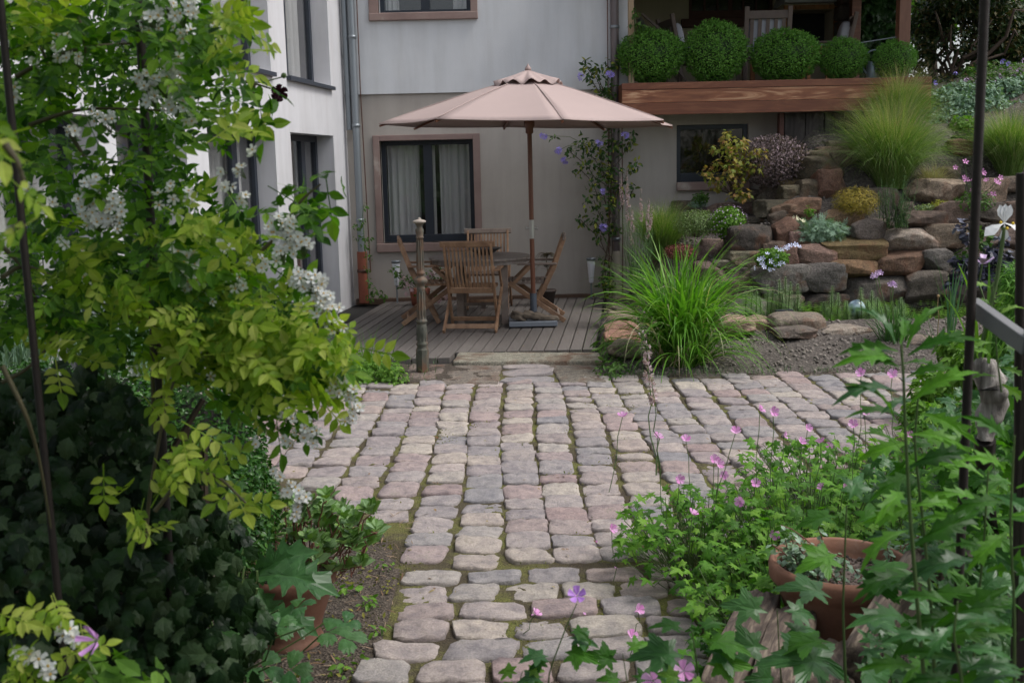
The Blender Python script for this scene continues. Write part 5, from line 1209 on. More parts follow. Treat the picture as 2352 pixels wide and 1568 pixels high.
# upright needle-leaved plant
def spikes(name, label, base_px, Y, tips, mat, leafsize, per, T=LEAF_NEEDLE, cat='plant', seed=0, stem_r=.004, bloom=None, nb=None, bmat=None, up=1.0, spreadb=.05, stem_mat=None):
    r_ = np.random.default_rng(seed); p0 = at(*base_px, Y); t = thing(name, p0, label, cat); bs, bl, bf = MB(), MB(), MB(); has = False
    for (x, y) in tips:
        q = at(x, y, Y + r_.uniform(-.1, .1)); s0 = p0 + np.array([(q[0] - p0[0]) * .45 + r_.normal() * spreadb * .3, r_.normal() * spreadb, 0]); C = wiggle(s0, q, 9, .008, r_); bs.tube(C, np.linspace(stem_r, stem_r * .35, 9), 5)
        n = per; u = r_.random(n) * .97 + .02; hi = bloom and True
        pos = np.stack([np.interp(u * 8, np.arange(9), C[:, k_]) for k_ in range(3)], 1); d = r_.normal(size=(n, 3)); d[:, 2] = 0; d /= np.linalg.norm(d, axis=1)[:, None]
        lf = u < (1 - bloom if bloom else 1.1)
        if lf.any(): bl.scatter(T, pos[lf], rots(np.array([0, 0, 1.0]) + d[lf] * -.4, r_, d[lf] + np.array([0, 0, up])), leafsize * (1.1 - .5 * u[lf]) * r_.uniform(.7, 1.2, lf.sum()))
        if bloom:
            n = nb or int(40 * bloom / .3); u = 1 - bloom * r_.random(n) ** .8; pos = np.stack([np.interp(u * 8, np.arange(9), C[:, k_]) for k_ in range(3)], 1); d = r_.normal(size=(n, 3)); d[:, 2] *= .3; d /= np.linalg.norm(d, axis=1)[:, None]
            bf.scatter(FLOWER_CUP, pos + d * .007, rots(d, r_), .011 * (1.35 - .8 * (u - 1 + bloom) / bloom)); has = True
    bs.build('stems', stem_mat or M_STEM, t, smooth=True)
    if bl.n: bl.build('foliage', mat, t)
    if has: bf.build('blossom', bmat, t)
    return t
M_BLUEG = mat_leaf('blue_green_leaf', [(.05, .13, .07), (.08, .18, .09), (.12, .22, .1)], .55, .25)
r_ = np.random.default_rng(40)
spikes('toadflax', 'upright needle-leaved blue-green plant above the tan block', (2062, 524), 11.6, [(2062 + r_.uniform(-50, 55), r_.uniform(400, 480)) for _ in range(34)], M_BLUEG, .06, 90, seed=41, spreadb=.1)
M_TOADP = mat_leaf('toadflax_petal', [(.45, .32, .4), (.62, .5, .58), (.4, .22, .24)], .5, .2)
spikes('toadflax', 'pale pink toadflax spikes rising left of the feather grass near the drainpipe', (1462, 640), 11.3, [(1424, 372), (1440, 385), (1438, 440), (1452, 478), (1472, 432), (1490, 455), (1446, 520), (1492, 490), (1500, 470)], M_BLUEG, .05, 110, seed=42, bloom=.36, bmat=M_TOADP, spreadb=.08)
spikes('toadflax', 'leafy blue-green toadflax stems without flowers behind the arching grass', (1468, 660), 11.0, [(1468 + r_.uniform(-38, 40), r_.uniform(500, 570)) for _ in range(28)], M_BLUEG, .06, 80, seed=43, spreadb=.1)
# pond: mare's tail, parrot feather, rushes
M_HIPP = mat_leaf('marestail_leaf', [(.18, .3, .13), (.26, .38, .2), (.3, .42, .25)], .55, .3)
HIPN = leaf_simple(.2, 0, .1, .4, 2)
def mare(label, xs, ys, Y, yb, seed):
    r_ = np.random.default_rng(seed); t = spikes('marestail', label, ((min(xs) + max(xs)) / 2, yb), Y, [], M_HIPP, .05, 0, seed=seed) if False else thing('marestail', at((min(xs) + max(xs)) / 2, yb, Y), label, 'water plant', "mare's tails in the pond")
    bs, bl = MB(), MB()
    for x, y in zip(xs, ys):
        Yi = Y + r_.uniform(-.15, .15); a_, c_ = at(x + r_.normal() * 3, yb, Yi), at(x, y, Yi); a_[2] = .06; C = wiggle(a_, c_, 5, .004, r_); bs.tube(C, .004, 5)
        for u in np.linspace(.12, 1, 26):
            q = a_ + (c_ - a_) * u; k_ = 9; an = np.arange(k_) * 2 * math.pi / k_ + r_.random(); d = np.stack([np.cos(an), np.sin(an), np.full(k_, .0)], 1)
            bl.scatter(HIPN, np.tile(q, (k_, 1)), rots(np.tile([0, 0, 1.], (k_, 1)) - d * .3, r_, d + [0, 0, .6]), .062 * (1.12 - u ** 3 * .75))
    bs.build('stems', M_STEM, t); bl.build('foliage', M_HIPP, t)
mare("mare's tail clump in front of the sloping-topped block", [1764, 1775, 1790, 1804, 1816, 1832, 1782, 1797, 1824], [655, 660, 643, 637, 648, 653, 676, 672, 690], 10.75, 722, 51)
mare("mare's tail clump left of the pond spotlight, half behind the arching grass", [1713, 1726, 1738, 1745], [668, 660, 668, 684], 10.7, 725, 52)
mare("mare's tail clump right of the brown flat-topped stone", [1893, 1912, 1925, 1902, 1944], [694, 658, 674, 708, 692], 10.45, 748, 53)
mare("mare's tail clump around the glass ball", [1978, 1992, 2003, 1968, 2016, 2070, 2058, 2035], [662, 690, 668, 715, 684, 684, 706, 700], 10.35, 752, 54)
r_ = np.random.default_rng(60); b = MB()
for k_ in range(760):
    X_ = r_.uniform(2.9, 5.6); Y_ = r_.uniform(10.15, 11.25); 
    if mnoise.noise(Vector((X_ * 1.5, Y_ * 1.5, 4))) < -.12: continue
    z_ = .1 + r_.uniform(0, .09)
    for zz in (0, .02, .04):
        m_ = 9; an = np.arange(m_) * 2 * math.pi / m_ + r_.random(); d = np.stack([np.cos(an), np.sin(an), np.zeros(m_)], 1)
        b.scatter(LEAF_NEEDLE, np.tile([X_, Y_, z_ + zz], (m_, 1)), rots(np.tile([0, 0, 1.], (m_, 1)) - d * .5, r_, d + [0, 0, .6]), .045 - zz * .4)
tag(b.build('parrot_feather', mat_leaf('parrot_feather_leaf', [(.08, .19, .02), (.13, .28, .035), (.18, .33, .05)], .5, .35)), 'bright green feathery water plants covering the pond surface', 'water plants', kind='stuff')
M_RUSH = mat_leaf('rush', [(.03, .09, .03), (.05, .13, .035), (.08, .18, .05)], .4, .3)
t, p, C = grass('society_garlic', 'dark green strappy clump with two mauve flower heads at the pond edge', 2052, 798, 150, .52, M_RUSH, 9.35, .09, (.0, .7), (.1, .9), .009, 61, cat='plant')
for (x, y) in ((2013, 626), (2008, 632), (2019, 624), (2050, 652), (2048, 648)): flowers(t, [(x, y), (x + 4, y + 4), (x - 4, y + 3)], 9.35, .02, M_LILAC, T=FLOWER_CUP, seed=x, stem=p if x in (2013, 2050) else None)
t, p, C = grass('iris_leaves', 'tall lone blue-green sword leaves between the rush clump and the black pole', 2180, 790, 16, .85, M_BLUEG, 9.1, .04, (.0, .25), (.0, .35), .018, 62, cat='plant')
t, p, C = grass('bulrush', 'thin dry brown stalk with a seed head left of the sword leaves', 2152, 800, 5, .45, M_RUSH, 9.2, .03, (.0, .7), (.0, .9), .008, 63, cat='plant')
b = MB(); q = at(2155, 680, 9.2); b.tube(wiggle(p, q, 6, .008, r_), .003, 5); b.scatter(BALL, [q], np.eye(3)[None], .014); b.build('stalk', mat_plain('dry_stalk', (.3, .2, .1), .8), t)
# bellflowers
t, p, s_ = clump('bellflower', 'green cushion of pale blue-white bellflowers above the sloping-topped block', 1772, 592, 38, 22, 1300, .035, M_BRIGHT, T=LEAF_ROUND, Y=11.25, seed=64, core=False)
flowers(t, [(1617 + a * .2344, 367.5 + c * .2344) for a, c in ((560, 1010), (620, 920), (710, 860), (770, 870), (820, 870), (850, 840), (895, 830), (710, 945), (770, 1010), (740, 1015), (700, 1030), (590, 1050), (490, 1055), (655, 990), (540, 975), (640, 1075), (580, 1020), (800, 850), (745, 880), (815, 845), (680, 1075), (575, 965), (930, 850))], 11.1, .027, M_PALEB, seed=65, centre=mat_plain('white_eye', (.8, .8, .75), .5))
# pink flowers by the black pole
t, p, s_ = clump('lewisia', 'loose plant with bright pink flower heads behind the black pole', 2238, 462, 45, 26, 500, .04, M_LEAFY, Y=11.75, seed=66)
base = at(2240, 470, 11.75)
flowers(t, [(2194, 385), (2214, 408), (2219, 412), (2256, 394), (2266, 414), (2286, 416), (2292, 420), (2297, 408), (2274, 446), (2281, 447), (2250, 457), (2228, 416), (2217, 372), (2260, 398), (2232, 436)], 11.7, .03, M_PINK, seed=67, stem=base)
# dark-leaved plant over the wall
t = thing('coral_bells', at(2250, 650, 11.0), 'plant with round purple-black leaves hanging over the wall right of the black pole', 'plant')
b = MB(); r_ = np.random.default_rng(68)
for (x, y, r) in ((2215, 520, 18), (2225, 545, 14), (2275, 580, 24), (2300, 590, 22), (2312, 600, 16), (2240, 610, 24), (2215, 625, 26), (2250, 640, 22), (2190, 650, 16), (2275, 620, 20), (2300, 550, 10), (2330, 620, 14), (2205, 600, 12)):
    q, rm = cset(x, y, 10.95, r); leafball(b, LEAF_ROUND, q, (rm, rm, rm), int(r * 1.9), .075, r_, .2, .8, jit=.6)
b.build('dark_foliage', mat_leaf('purple_leaf', [(.025, .025, .045), (.06, .06, .09), (.13, .14, .18)], .35, .05), t)
b = MB()
for (x, y, r) in ((2250, 560, 22), (2265, 545, 18), (2205, 590, 14), (2225, 585, 18), (2290, 615, 20), (2255, 625, 20), (2240, 530, 12)):
    q, rm = cset(x, y, 11.05, r); leafball(b, LEAF_ROUND, q, (rm, rm, rm), int(r * 1.7), .06, r_, .1, .8, jit=.6)
b.build('green_foliage', M_LEAFY, t)
# slope at the top right: silver shrub, columbines, big dark shrub with sky gaps
t = thing('silver_shrub', at(2240, 300, 13.9), 'wide silver-green shrub covering the top right of the slope', 'shrub'); b = MB(); r_ = np.random.default_rng(70)
for (x, y, rx, ry, n) in ((2165, 250, 46, 44, 1800), (2220, 255, 50, 40, 1800), (2280, 260, 50, 36, 1600), (2200, 220, 42, 30, 1100), (2250, 225, 50, 34, 1500), (2310, 215, 50, 34, 1500), (2360, 210, 50, 36, 1500), (2190, 275, 40, 24, 800), (2150, 285, 26, 22, 500), (2345, 265, 40, 30, 900)):
    q, rm = cset(x, y, 13.9 + (y - 240) * -.008, rx); leafball(b, LEAF_ROUND, q, (rm, rm, ry * 13.9 / PF), n, .05, r_, .3, .7, jit=.8, droop=-.5)
b.build('foliage', M_SILVER, t); b = MB()
for k_ in range(24): q = at(r_.uniform(2140, 2380), r_.uniform(200, 270), 13.9); b.tube(wiggle(q - np.array([.05, 0, .45]), q, 5, .02, r_), .008, 5)
b.build('stems', M_BARK, t)
clump('columbine_leaves', 'fresh green leaves at the lower edge of the silver shrub', 2215, 290, 34, 20, 300, .07, M_BRIGHT, T=TERN, Y=13.3, seed=71)
clump('dark_groundcover', 'dark leaves and debris under the silver shrub', 2240, 318, 60, 16, 700, .05, M_SHRUBD, Y=13.1, seed=72, core=False)
t, p, s_ = clump('columbine', 'tall columbines with pink nodding flowers at the top right', 2290, 185, 90, 40, 900, .06, M_LEAFY, T=TERN, Y=14.4, seed=73)
flowers(t, [(2218, 180), (2213, 186), (2239, 192), (2290, 177), (2299, 171), (2342, 166), (2348, 135), (2331, 193), (2340, 191), (2316, 158), (2325, 172), (2286, 184)], 14.2, .04, M_LILAC, T=FLOWER_CUP, seed=74, face=(0, -.6, -.5), stem=at(2290, 240, 14.3))
flowers(t, [(2300, 138), (2312, 144), (2144, 192), (2196, 165)], 14.2, .035, M_PURP, T=FLOWER_CUP, seed=75, face=(0, -.6, -.5), stem=at(2270, 240, 14.3))
bt = thing('dark_shrub', at(2215, 250, 17.0), 'big dark evergreen shrub beside the terrace with sky showing through its stems', 'shrub')
b = MB(); r_ = np.random.default_rng(76); M_DSH = mat_leaf('cotoneaster_leaf', [(.012, .03, .01), (.025, .055, .016), (.05, .075, .025), (.16, .12, .05)], .4, .2)
for (x, y, rx, ry, n) in ((2210, -10, 110, 75, 3400), (2140, 60, 55, 50, 1300), (2300, 55, 85, 75, 3000), (2270, 110, 65, 50, 1300), (2120, 130, 30, 45, 500), (2330, 120, 80, 50, 2000), (2180, 195, 60, 24, 300), (2270, 180, 80, 35, 1000), (2115, 195, 30, 26, 300), (2400, 60, 90, 90, 2200), (2190, 100, 60, 45, 260), (2240, -60, 150, 50, 2000)):
    q, rm = cset(x, y, 17.2 + r_.uniform(-.5, .5), rx); leafball(b, LEAF_LOW, q, (rm, rm * .9, ry * 17.2 / PF), n, .085, r_, .2, .5, jit=.9)
b.build('foliage', M_DSH, bt); b = MB()
for k_ in range(16):
    s0 = at(2190 + r_.uniform(-25, 25), 260, 17.2); q = at(r_.uniform(2090, 2380), r_.uniform(-60, 120), 17.2 + r_.uniform(-.6, .6)); b.tube(wiggle(s0, q, 9, .08, r_), np.linspace(.05, .012, 9), 6)
b.build('branches', M_BARK, bt)
t = thing('yellow_maple', at(2120, 120, 19.0), 'light green leafy tree behind the terrace post', 'tree'); b = MB()
for (x, y, r, n) in ((2130, 10, 60, 700), (2180, -20, 60, 600), (2095, 60, 30, 250), (2160, 60, 40, 200), (2345, 20, 40, 300), (2270, -30, 60, 400), (2330, 150, 70, 500)):
    q, rm = cset(x, y, 19.5, r); leafball(b, LEAF, q, (rm, rm, rm), n, .14, r_, .1, .5, jit=.8)
b.build('crown', M_BRIGHT, t); b = MB(); b.tube([at(2150, 260, 19.6), at(2140, 120, 19.6), at(2170, -40, 19.6)], [.1, .08, .05], 8); b.build('trunk', M_BARK, t)
# ivy screen between the two terrace posts, climber on the corner post
M_IVY = mat_leaf('ivy_leaf', [(.012, .035, .010), (.022, .06, .015), (.04, .09, .025)], .35, .2)
t = thing('ivy_screen', at(2018, 190, 15.9), 'dense ivy filling the gap between the two red terrace posts', 'ivy'); b = MB(); r_ = np.random.default_rng(77)
n = 3600; P = np.array([at(x, y, Y) for x, y, Y in zip(r_.uniform(1966, 2068, n), r_.uniform(-60, 215, n), r_.uniform(15.7, 16.3, n))]); b.scatter(IVY, P, rots(np.array([0, -1, .6]) + r_.normal(size=(n, 3)) * .5, r_, np.array([0, -.2, -1]) + r_.normal(size=(n, 3)) * .5), r_.uniform(.09, .17, n)); b.build('foliage', M_IVY, t)
b = MB(); [b.tube(wiggle(at(2035 + k_ * 8 - 20, 205, 16.2), at(2018 + k_ * 9 - 20, -80, 16.2), 8, .05, r_), .012, 5) for k_ in range(5)]; b.build('stems', M_BARK, t)
t = thing('corner_climber', at(1462, 160, 13.35), 'leafy shoot climbing the tan corner post above the first boxwood ball', 'climber'); b, bs = MB(), MB(); C = [at(1450, 190, 13.35), at(1452, 130, 13.35), at(1458, 70, 13.35), at(1460, 22, 13.35)]; bs.tube(C, .005, 5)
for (x, y, r) in ((1460, 30, 8), (1458, 52, 12), (1468, 60, 10), (1464, 82, 12), (1446, 88, 9), (1456, 105, 12), (1440, 110, 8), (1436, 140, 10), (1470, 100, 8)): q, rm = cset(x, y, 13.33, r); leafball(b, LEAF, q, (rm, rm, rm), 11, .06, r_, .1, .8)
b.build('foliage', M_LEAFY, t); bs.build('stem', M_STEM, t)
# climber with violet flowers on the drainpipe
t = thing('potato_vine', at(1392, 690, 13.45), 'climbing vine with violet flowers around the right drainpipe', 'climber'); b, bs = MB(), MB(); r_ = np.random.default_rng(78); base = at(1392, 690, 13.45)
CL = ((1369, 165, 26), (1389, 200, 30), (1404, 150, 20), (1344, 150, 13), (1352, 175, 12), (1400, 235, 26), (1378, 225, 16), (1340, 330, 25), (1374, 350, 42), (1409, 330, 34), (1444, 325, 26), (1334, 390, 20), (1374, 415, 36), (1404, 400, 30), (1454, 380, 20), (1364, 460, 30), (1399, 475, 32), (1369, 510, 26), (1334, 505, 14), (1379, 540, 20), (1409, 525, 20), (1394, 632, 16), (1454, 435, 12), (1400, 280, 22), (1310, 350, 12), (1385, 600, 10), (1388, 650, 16), (1400, 662, 18), (1380, 380, 30), (1420, 430, 18))
for (x, y, r) in CL:
    Yc = 13.45 - r_.uniform(0, .12); q, rm = cset(x, y, Yc, r); leafball(b, LEAF, q, (rm, rm * .5, rm), int(r * 1.75), .062, r_, .1, .5, jit=.8); c0_ = at(1403 + r_.normal() * 4, min(y + 90, 660), 13.5); bs.tube(wiggle(c0_, q, 6, .015, r_), .005, 5)
bs.tube([base, at(1382, 640, 13.45), at(1390, 600, 13.47), at(1400, 540, 13.48), at(1404, 400, 13.49), at(1405, 200, 13.49)], [.014, .013, .012, .01, .009, .006], 6)
b.build('foliage', mat_leaf('vine_leaf', [(.025, .065, .02), (.045, .1, .03), (.07, .14, .04), (.3, .3, .04)], .45, .3), t); bs.build('stem', M_BARK, t)
for i, (x, y) in enumerate(((1249, 312), (1284, 345), (1299, 367), (1436, 310), (1386, 523), (1401, 170), (1374, 330), (1334, 176), (1387, 440))):
    b = MB(); q, d = blob_pts(at(x, y, 13.3), (.045, .03, .035), 9 if i < 6 else 4, r_, .3); b.scatter(FLOWER5, q, rots(d + [0, -1, 0], r_), .026); b.build('flower_cluster', M_PURP, t)
b = MB(); [b.tube(wiggle(at(1370, 340, 13.4), at(x, y, 13.3), 5, .02, r_, .05), .003, 4) for x, y in ((1249, 312), (1284, 345), (1299, 367))]; leafball(b, LEAF, at(1270, 318, 13.3), (.06, .03, .03), 8, .05, r_); b.build('side_shoot', M_STEM, t)
# thin vine at the left drainpipe, pink pot plant behind the left chair
t = thing('small_vine', at(850, 688, 13.5), 'thin young vine beside the clay foot of the left drainpipe', 'climber'); b, bs = MB(), MB(); r_ = np.random.default_rng(79)
bs.tube([at(x, y, 13.5) for x, y in ((848, 688), (843, 620), (838, 560), (832, 500), (836, 470))], .004, 5); bs.tube([at(x, y, 13.45) for x, y in ((848, 688), (865, 670), (885, 684))], .004, 5)
for (x, y, r) in ((838, 475, 7), (818, 520, 10), (832, 510, 8), (842, 545, 12), (840, 565, 12), (845, 590, 9), (843, 620, 8), (848, 650, 10), (858, 668, 12), (872, 676, 12), (884, 680, 8), (850, 682, 12), (820, 545, 8)): q, rm = cset(x, y, 13.44, r); leafball(b, LEAF, q, (rm, rm, rm), int(r * 1.3), .05, r_, .1, .5)
b.build('foliage', M_LEAFY, t); bs.build('stem', M_STEM, t)
t = thing('potted_rhododendron', at(960, 690, 13.2), 'small pot plant with pale pink blossoms behind the left folding chair', 'plant'); b = MB(); pp = at(965, 690, 13.2); b.lathe([(0, 0), (.1, 0), (.13, .2), (.11, .2), (0, .17)], (pp[0], 13.2, DZ), 20); b.build('pot', M_BRICKPIPE, t, smooth=True)
b = MB(); bs = MB()
for (x, y, r) in ((905, 620, 12), (915, 632, 10), (925, 650, 14), (945, 640, 16), (985, 630, 12), (1000, 640, 12), (1012, 622, 8), (960, 668, 16), (1000, 680, 14), (975, 650, 12)): q, rm = cset(x, y, 13.15, r); leafball(b, LEAF, q, (rm, rm, rm), int(r * 1.6), .055, r_, .1, .5); bs.tube(wiggle((pp[0], 13.2, .2), q, 5, .015, r_), .004, 5)
b.build('foliage', M_LEAFY, t); bs.build('stems', M_BARK, t)
for (x, y) in ((930, 640), (938, 652), (928, 660), (948, 668), (960, 640), (984, 636), (992, 628), (1020, 660), (1030, 672), (1010, 690), (1022, 684), (935, 675)): b = MB(); q, d = blob_pts(at(x, y, 13.1), (.025, .02, .02), 6, r_, .3); b.scatter(FLOWER5, q, rots(d + [0, -1, 0], r_), .022); b.build('flower_cluster', mat_plain('blush_petal', (.55, .38, .4), .5) if x == 930 else bpy.data.materials['blush_petal'], t)
# low green patch in front of the deck at the left, weeds along the edges
t = thing('ground_ivy', gz(850, 862), 'low bright green leafy patch between the rose bush and the iron post', 'ground cover plant'); b = MB(); r_ = np.random.default_rng(80)
for (x, y, rx) in ((800, 862, 60), (850, 858, 60), (900, 862, 34), (820, 838, 60), (870, 842, 40), (770, 850, 50)):
    p = gz(x, y, .05); rm = rx * p[1] / PF; leafball(b, GERAN, p, (rm, rm * 1.1, .13), int(rx * 8), .045, r_, .4, 1.2, jit=.5)
b.build('foliage', M_BRIGHT, t); b = MB(); blades(b, gz(845, 850, .0), 60, .42, r_, .3, (0, .6), (.1, .9), .006, 6); b.build('grass_blades', M_LGR, t)
b = MB(); r_ = np.random.default_rng(81)
n = 260; P = np.concatenate([np.stack([r_.uniform(.75, 3.6, n), r_.uniform(8.42, 8.6, n), np.full(n, 0)], 1), np.stack([r_.uniform(-1.1, -.6, 60), r_.uniform(8.4, 9.4, 60), np.zeros(60)], 1), np.stack([r_.uniform(.85, 1.05, 90), r_.uniform(8.5, 10.4, 90), np.zeros(90)], 1)])
blades(b, P, 0 or 1, .09, r_, wd=.004) if P.ndim == 2 else None
tag(b.build('edge_weeds', M_RUSH), 'short weeds and grass along the far edge of the paving', 'weeds', kind='stuff')
t = thing('edge_weed', gz(1405, 860), 'small leafy weeds at the corner of the deck under the arching grass', 'weed'); b = MB(); p = gz(1405, 850, .03); leafball(b, LEAF, p, (.16, .25, .1), 160, .05, r_, .2, .8); leafball(b, LEAF_LONG, gz(1400, 800, .06), (.12, .3, .1), 120, .09, r_, .2, .8); b.build('foliage', M_LEAFY, t)
# ================================================================ FOREGROUND PLANTS
M_ROSEL = mat_leaf('rose_leaf', [(.018, .06, .006), (.05, .14, .012), (.11, .24, .02), (.2, .34, .035)], .5, .45)
M_ROSEY = mat_leaf('yellow_rose_leaf', [(.12, .22, .02), (.21, .33, .03), (.32, .42, .05), (.44, .48, .12)], .5, .45)
M_CANE = mat_noise('rose_cane', [(.04, .045, .015), (.09, .07, .035)], 15, .7, .2)
M_PETW = mat_leaf('white_rose_petal', [(.78, .8, .82), (.86, .86, .85), (.7, .7, .62)], .55, .25, tint=(1, 1, 1), vein=0)
M_YEL = mat_plain('yellow_stamens', (.6, .38, .06), .7)
M_OLDPOST = mat_noise('rusty_dark_iron', [(.012, .01, .01), (.03, .02, .016)], 8, .6, .3, 50, metal=.3)
r_ = np.random.default_rng(100)
# ---- rose arch: two iron legs, with the hoop overhead (outside the picture)
ar = thing('rose_arch', (0, 2.1, 0), 'dark iron rose arch whose thin legs stand at both edges of the path view', 'arch')
for (x0, y0, x1, y1, Yp, rad, nm) in ((0, 0, 120, 1230, 2.0, .007, 'leg'), (2262, -10, 2224, 850, 2.0, .0085, 'leg'), (318, -10, 372, 990, 2.35, .0095, 'leg'), (2345, 520, 2338, 1290, 2.35, .011, 'leg')):
    a, c = at(x0, y0, Yp), at(x1, y1, Yp); d = (c - a); a = a - d * .15; c2 = a + (c - a) * ((0 - a[2]) / (c[2] - a[2])); 
    b = MB(); b.tube([a, (a + c2) / 2, c2], rad, 10) if nm != 'x' else None; b.build(nm, M_OLDPOST, ar, smooth=True)
a, c = at(60, -200, 2.0), at(2266, -200, 2.0); th = np.linspace(0, math.pi, 24); b = MB(); mid = (a + c) / 2; hw_ = (c[0] - a[0]) / 2
b.tube([(mid[0] - hw_ * math.cos(t_), 2.0, min(a[2], c[2]) + .55 * math.sin(t_)) for t_ in th], .011, 8); b.build('hoop', M_OLDPOST, ar, smooth=True)

# ---- rambling rose, left
ro = thing('rambling_rose', (-.9, 2.4, 0), 'huge rambling rose with small white flowers filling the left of the view', 'rose bush')
def px_pts(n, cx, cy, rx, ry, Y0, Y1, rng):
    a = rng.random(n) * 2 * math.pi; q = np.sqrt(rng.random(n)); Y = rng.uniform(Y0, Y1, n)
    return np.array([at(cx + rx * k_ * math.cos(t_), cy + ry * k_ * math.sin(t_), y) for t_, k_, y in zip(a, q, Y)])
def rose_spray(b, cx, cy, rx, ry, n, Y0=2.05, Y1=2.75, size=.098, T=ROSE, up=.55):
    n = int(n * (1.0 if cy < 560 else 1.3)) if size == .098 else n
    P = px_pts(n, cx, cy, rx, ry, Y0, Y1, r_); nr = np.array([.1, -.35, up]) + r_.normal(size=(n, 3)) * .45
    tip = np.array([.35, -.2, -.35]) + r_.normal(size=(n, 3)) * .75
    b.scatter(T, P - tip / np.linalg.norm(tip, axis=1)[:, None] * size * .5, rots(nr, r_, tip), size * r_.uniform(.65, 1.2, n)); return P
bd_, by_ = MB(), MB()
DARK = ((80, 40, 120, 80, 42), (230, 40, 110, 70, 46), (380, 60, 100, 80, 46), (480, 70, 70, 80, 24), (60, 170, 80, 90, 20), (210, 170, 110, 70, 30), (370, 190, 90, 70, 30), (470, 180, 60, 70, 18), (80, 290, 110, 60, 22), (250, 270, 80, 40, 12), (380, 300, 80, 60, 20), (480, 290, 50, 40, 9),
        (50, 400, 60, 70, 12), (180, 380, 80, 50, 12), (340, 390, 70, 60, 14), (440, 430, 50, 60, 10), (60, 510, 60, 60, 10), (260, 480, 100, 60, 18), (400, 520, 80, 70, 20), (500, 500, 60, 40, 8), (560, 520, 40, 30, 5), (120, 600, 110, 70, 24), (300, 600, 110, 70, 32), (460, 600, 90, 60, 26),
        (600, 610, 70, 50, 15), (60, 700, 70, 60, 14), (200, 700, 110, 60, 30), (380, 700, 100, 60, 30), (540, 700, 90, 60, 26), (680, 700, 50, 50, 12), (300, 800, 80, 50, 12), (660, 900, 90, 50, 16), (560, 860, 90, 60, 20), (740, 850, 40, 60, 8), (700, 980, 40, 40, 4))
YELL = ((520, 30, 40, 60, 12), (545, 110, 30, 40, 6), (540, 270, 40, 30, 7), (150, 620, 80, 60, 10), (440, 560, 70, 50, 12), (560, 580, 50, 40, 9), (320, 700, 90, 50, 13), (470, 720, 110, 60, 30), (600, 760, 110, 55, 36), (480, 800, 120, 55, 36), (640, 820, 110, 50, 30), (720, 790, 60, 40, 10), (400, 880, 80, 50, 6),
        (600, 890, 70, 50, 12), (740, 900, 50, 40, 10), (790, 800, 30, 50, 5), (120, 790, 70, 50, 9), (770, 860, 40, 40, 6), (100, 40, 80, 60, 8), (40, 70, 40, 40, 6))
for s_ in DARK: rose_spray(bd_, *s_)
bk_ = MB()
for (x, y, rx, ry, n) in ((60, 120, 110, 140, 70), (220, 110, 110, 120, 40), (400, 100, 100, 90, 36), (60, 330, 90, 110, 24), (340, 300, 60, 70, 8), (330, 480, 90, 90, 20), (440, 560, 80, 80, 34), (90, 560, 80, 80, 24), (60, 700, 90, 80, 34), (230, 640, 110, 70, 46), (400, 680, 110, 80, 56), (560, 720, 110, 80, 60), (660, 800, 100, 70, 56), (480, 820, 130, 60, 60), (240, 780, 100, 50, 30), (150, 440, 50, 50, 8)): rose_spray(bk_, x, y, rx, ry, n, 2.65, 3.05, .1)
for s_ in YELL: rose_spray(by_, *s_, Y0=2.0, Y1=2.3)
# unseen rose foliage added overhead and past the left edge to shade the foreground
bo_ = MB()
n = 1500; X_ = r_.uniform(-1.35, 1.25, n); Y_ = r_.uniform(1.0, 2.6, n); P = np.stack([X_, Y_, 2.5 + .3 * np.cos(X_ * 1.25) + r_.uniform(-.12, .16, n)], 1)
el = (P[:, 2] - CAMH) / np.hypot(P[:, 0], P[:, 1]); P = P[P[:, 2] > CAMH + .2 * P[:, 1] + .06]
bo_.scatter(ROSE, P, rots(np.array([0, -.1, 1.0]) + r_.normal(size=(len(P), 3)) * .5, r_, r_.normal(size=(len(P), 3))), .11 * r_.uniform(.7, 1.2, len(P)))
n = 1100; P = np.stack([r_.uniform(-2.6, -1.05, n), r_.uniform(1.2, 2.9, n), r_.uniform(.3, 2.6, n)], 1); P = P[P[:, 0] < -.49 * P[:, 1] - .12]
bo_.scatter(ROSE, P, rots(np.array([.2, -.3, .7]) + r_.normal(size=(len(P), 3)) * .5, r_, r_.normal(size=(len(P), 3))), .11 * r_.uniform(.7, 1.2, len(P)))
# hanging and rising sprays seen singly
for (x, y, n, rx, ry) in ((430, 1000, 3, 30, 20), (450, 1060, 4, 30, 25), (400, 1110, 5, 40, 20), (340, 1220, 4, 30, 20), (510, 1100, 3, 30, 30), (260, 1120, 2, 20, 20), (560, 1150, 3, 20, 20)): rose_spray(by_, x, y, rx, ry, n, 1.95, 2.1, .1)
rose_spray(by_, 20, 320, 40, 60, 3, 1.2, 1.35, .085); rose_spray(by_, 10, 470, 30, 60, 2, 1.2, 1.35, .085)
for (x, y, n, rx, ry) in ((720, 500, 7, 26, 18), (755, 430, 5, 26, 18), (640, 470, 4, 30, 20), (690, 1000, 5, 40, 25), (600, 945, 4, 40, 20), (575, 250, 3, 10, 40), (560, 190, 3, 20, 20)): rose_spray(bd_, x, y, rx, ry, n, 2.1, 2.3, .1, ROSE5)
bk_.build('inner_foliage', mat_leaf('inner_rose_leaf', [(.012, .045, .005), (.028, .09, .009), (.07, .17, .016)], .5, .4), ro); bd_.build('foliage', M_ROSEL, ro); bo_.build('unseen_shade_foliage', M_ROSEL, ro); by_.build('yellowing_foliage', M_ROSEY, ro)['label'] = 'yellow-green foliage in the lower half'
b = MB()
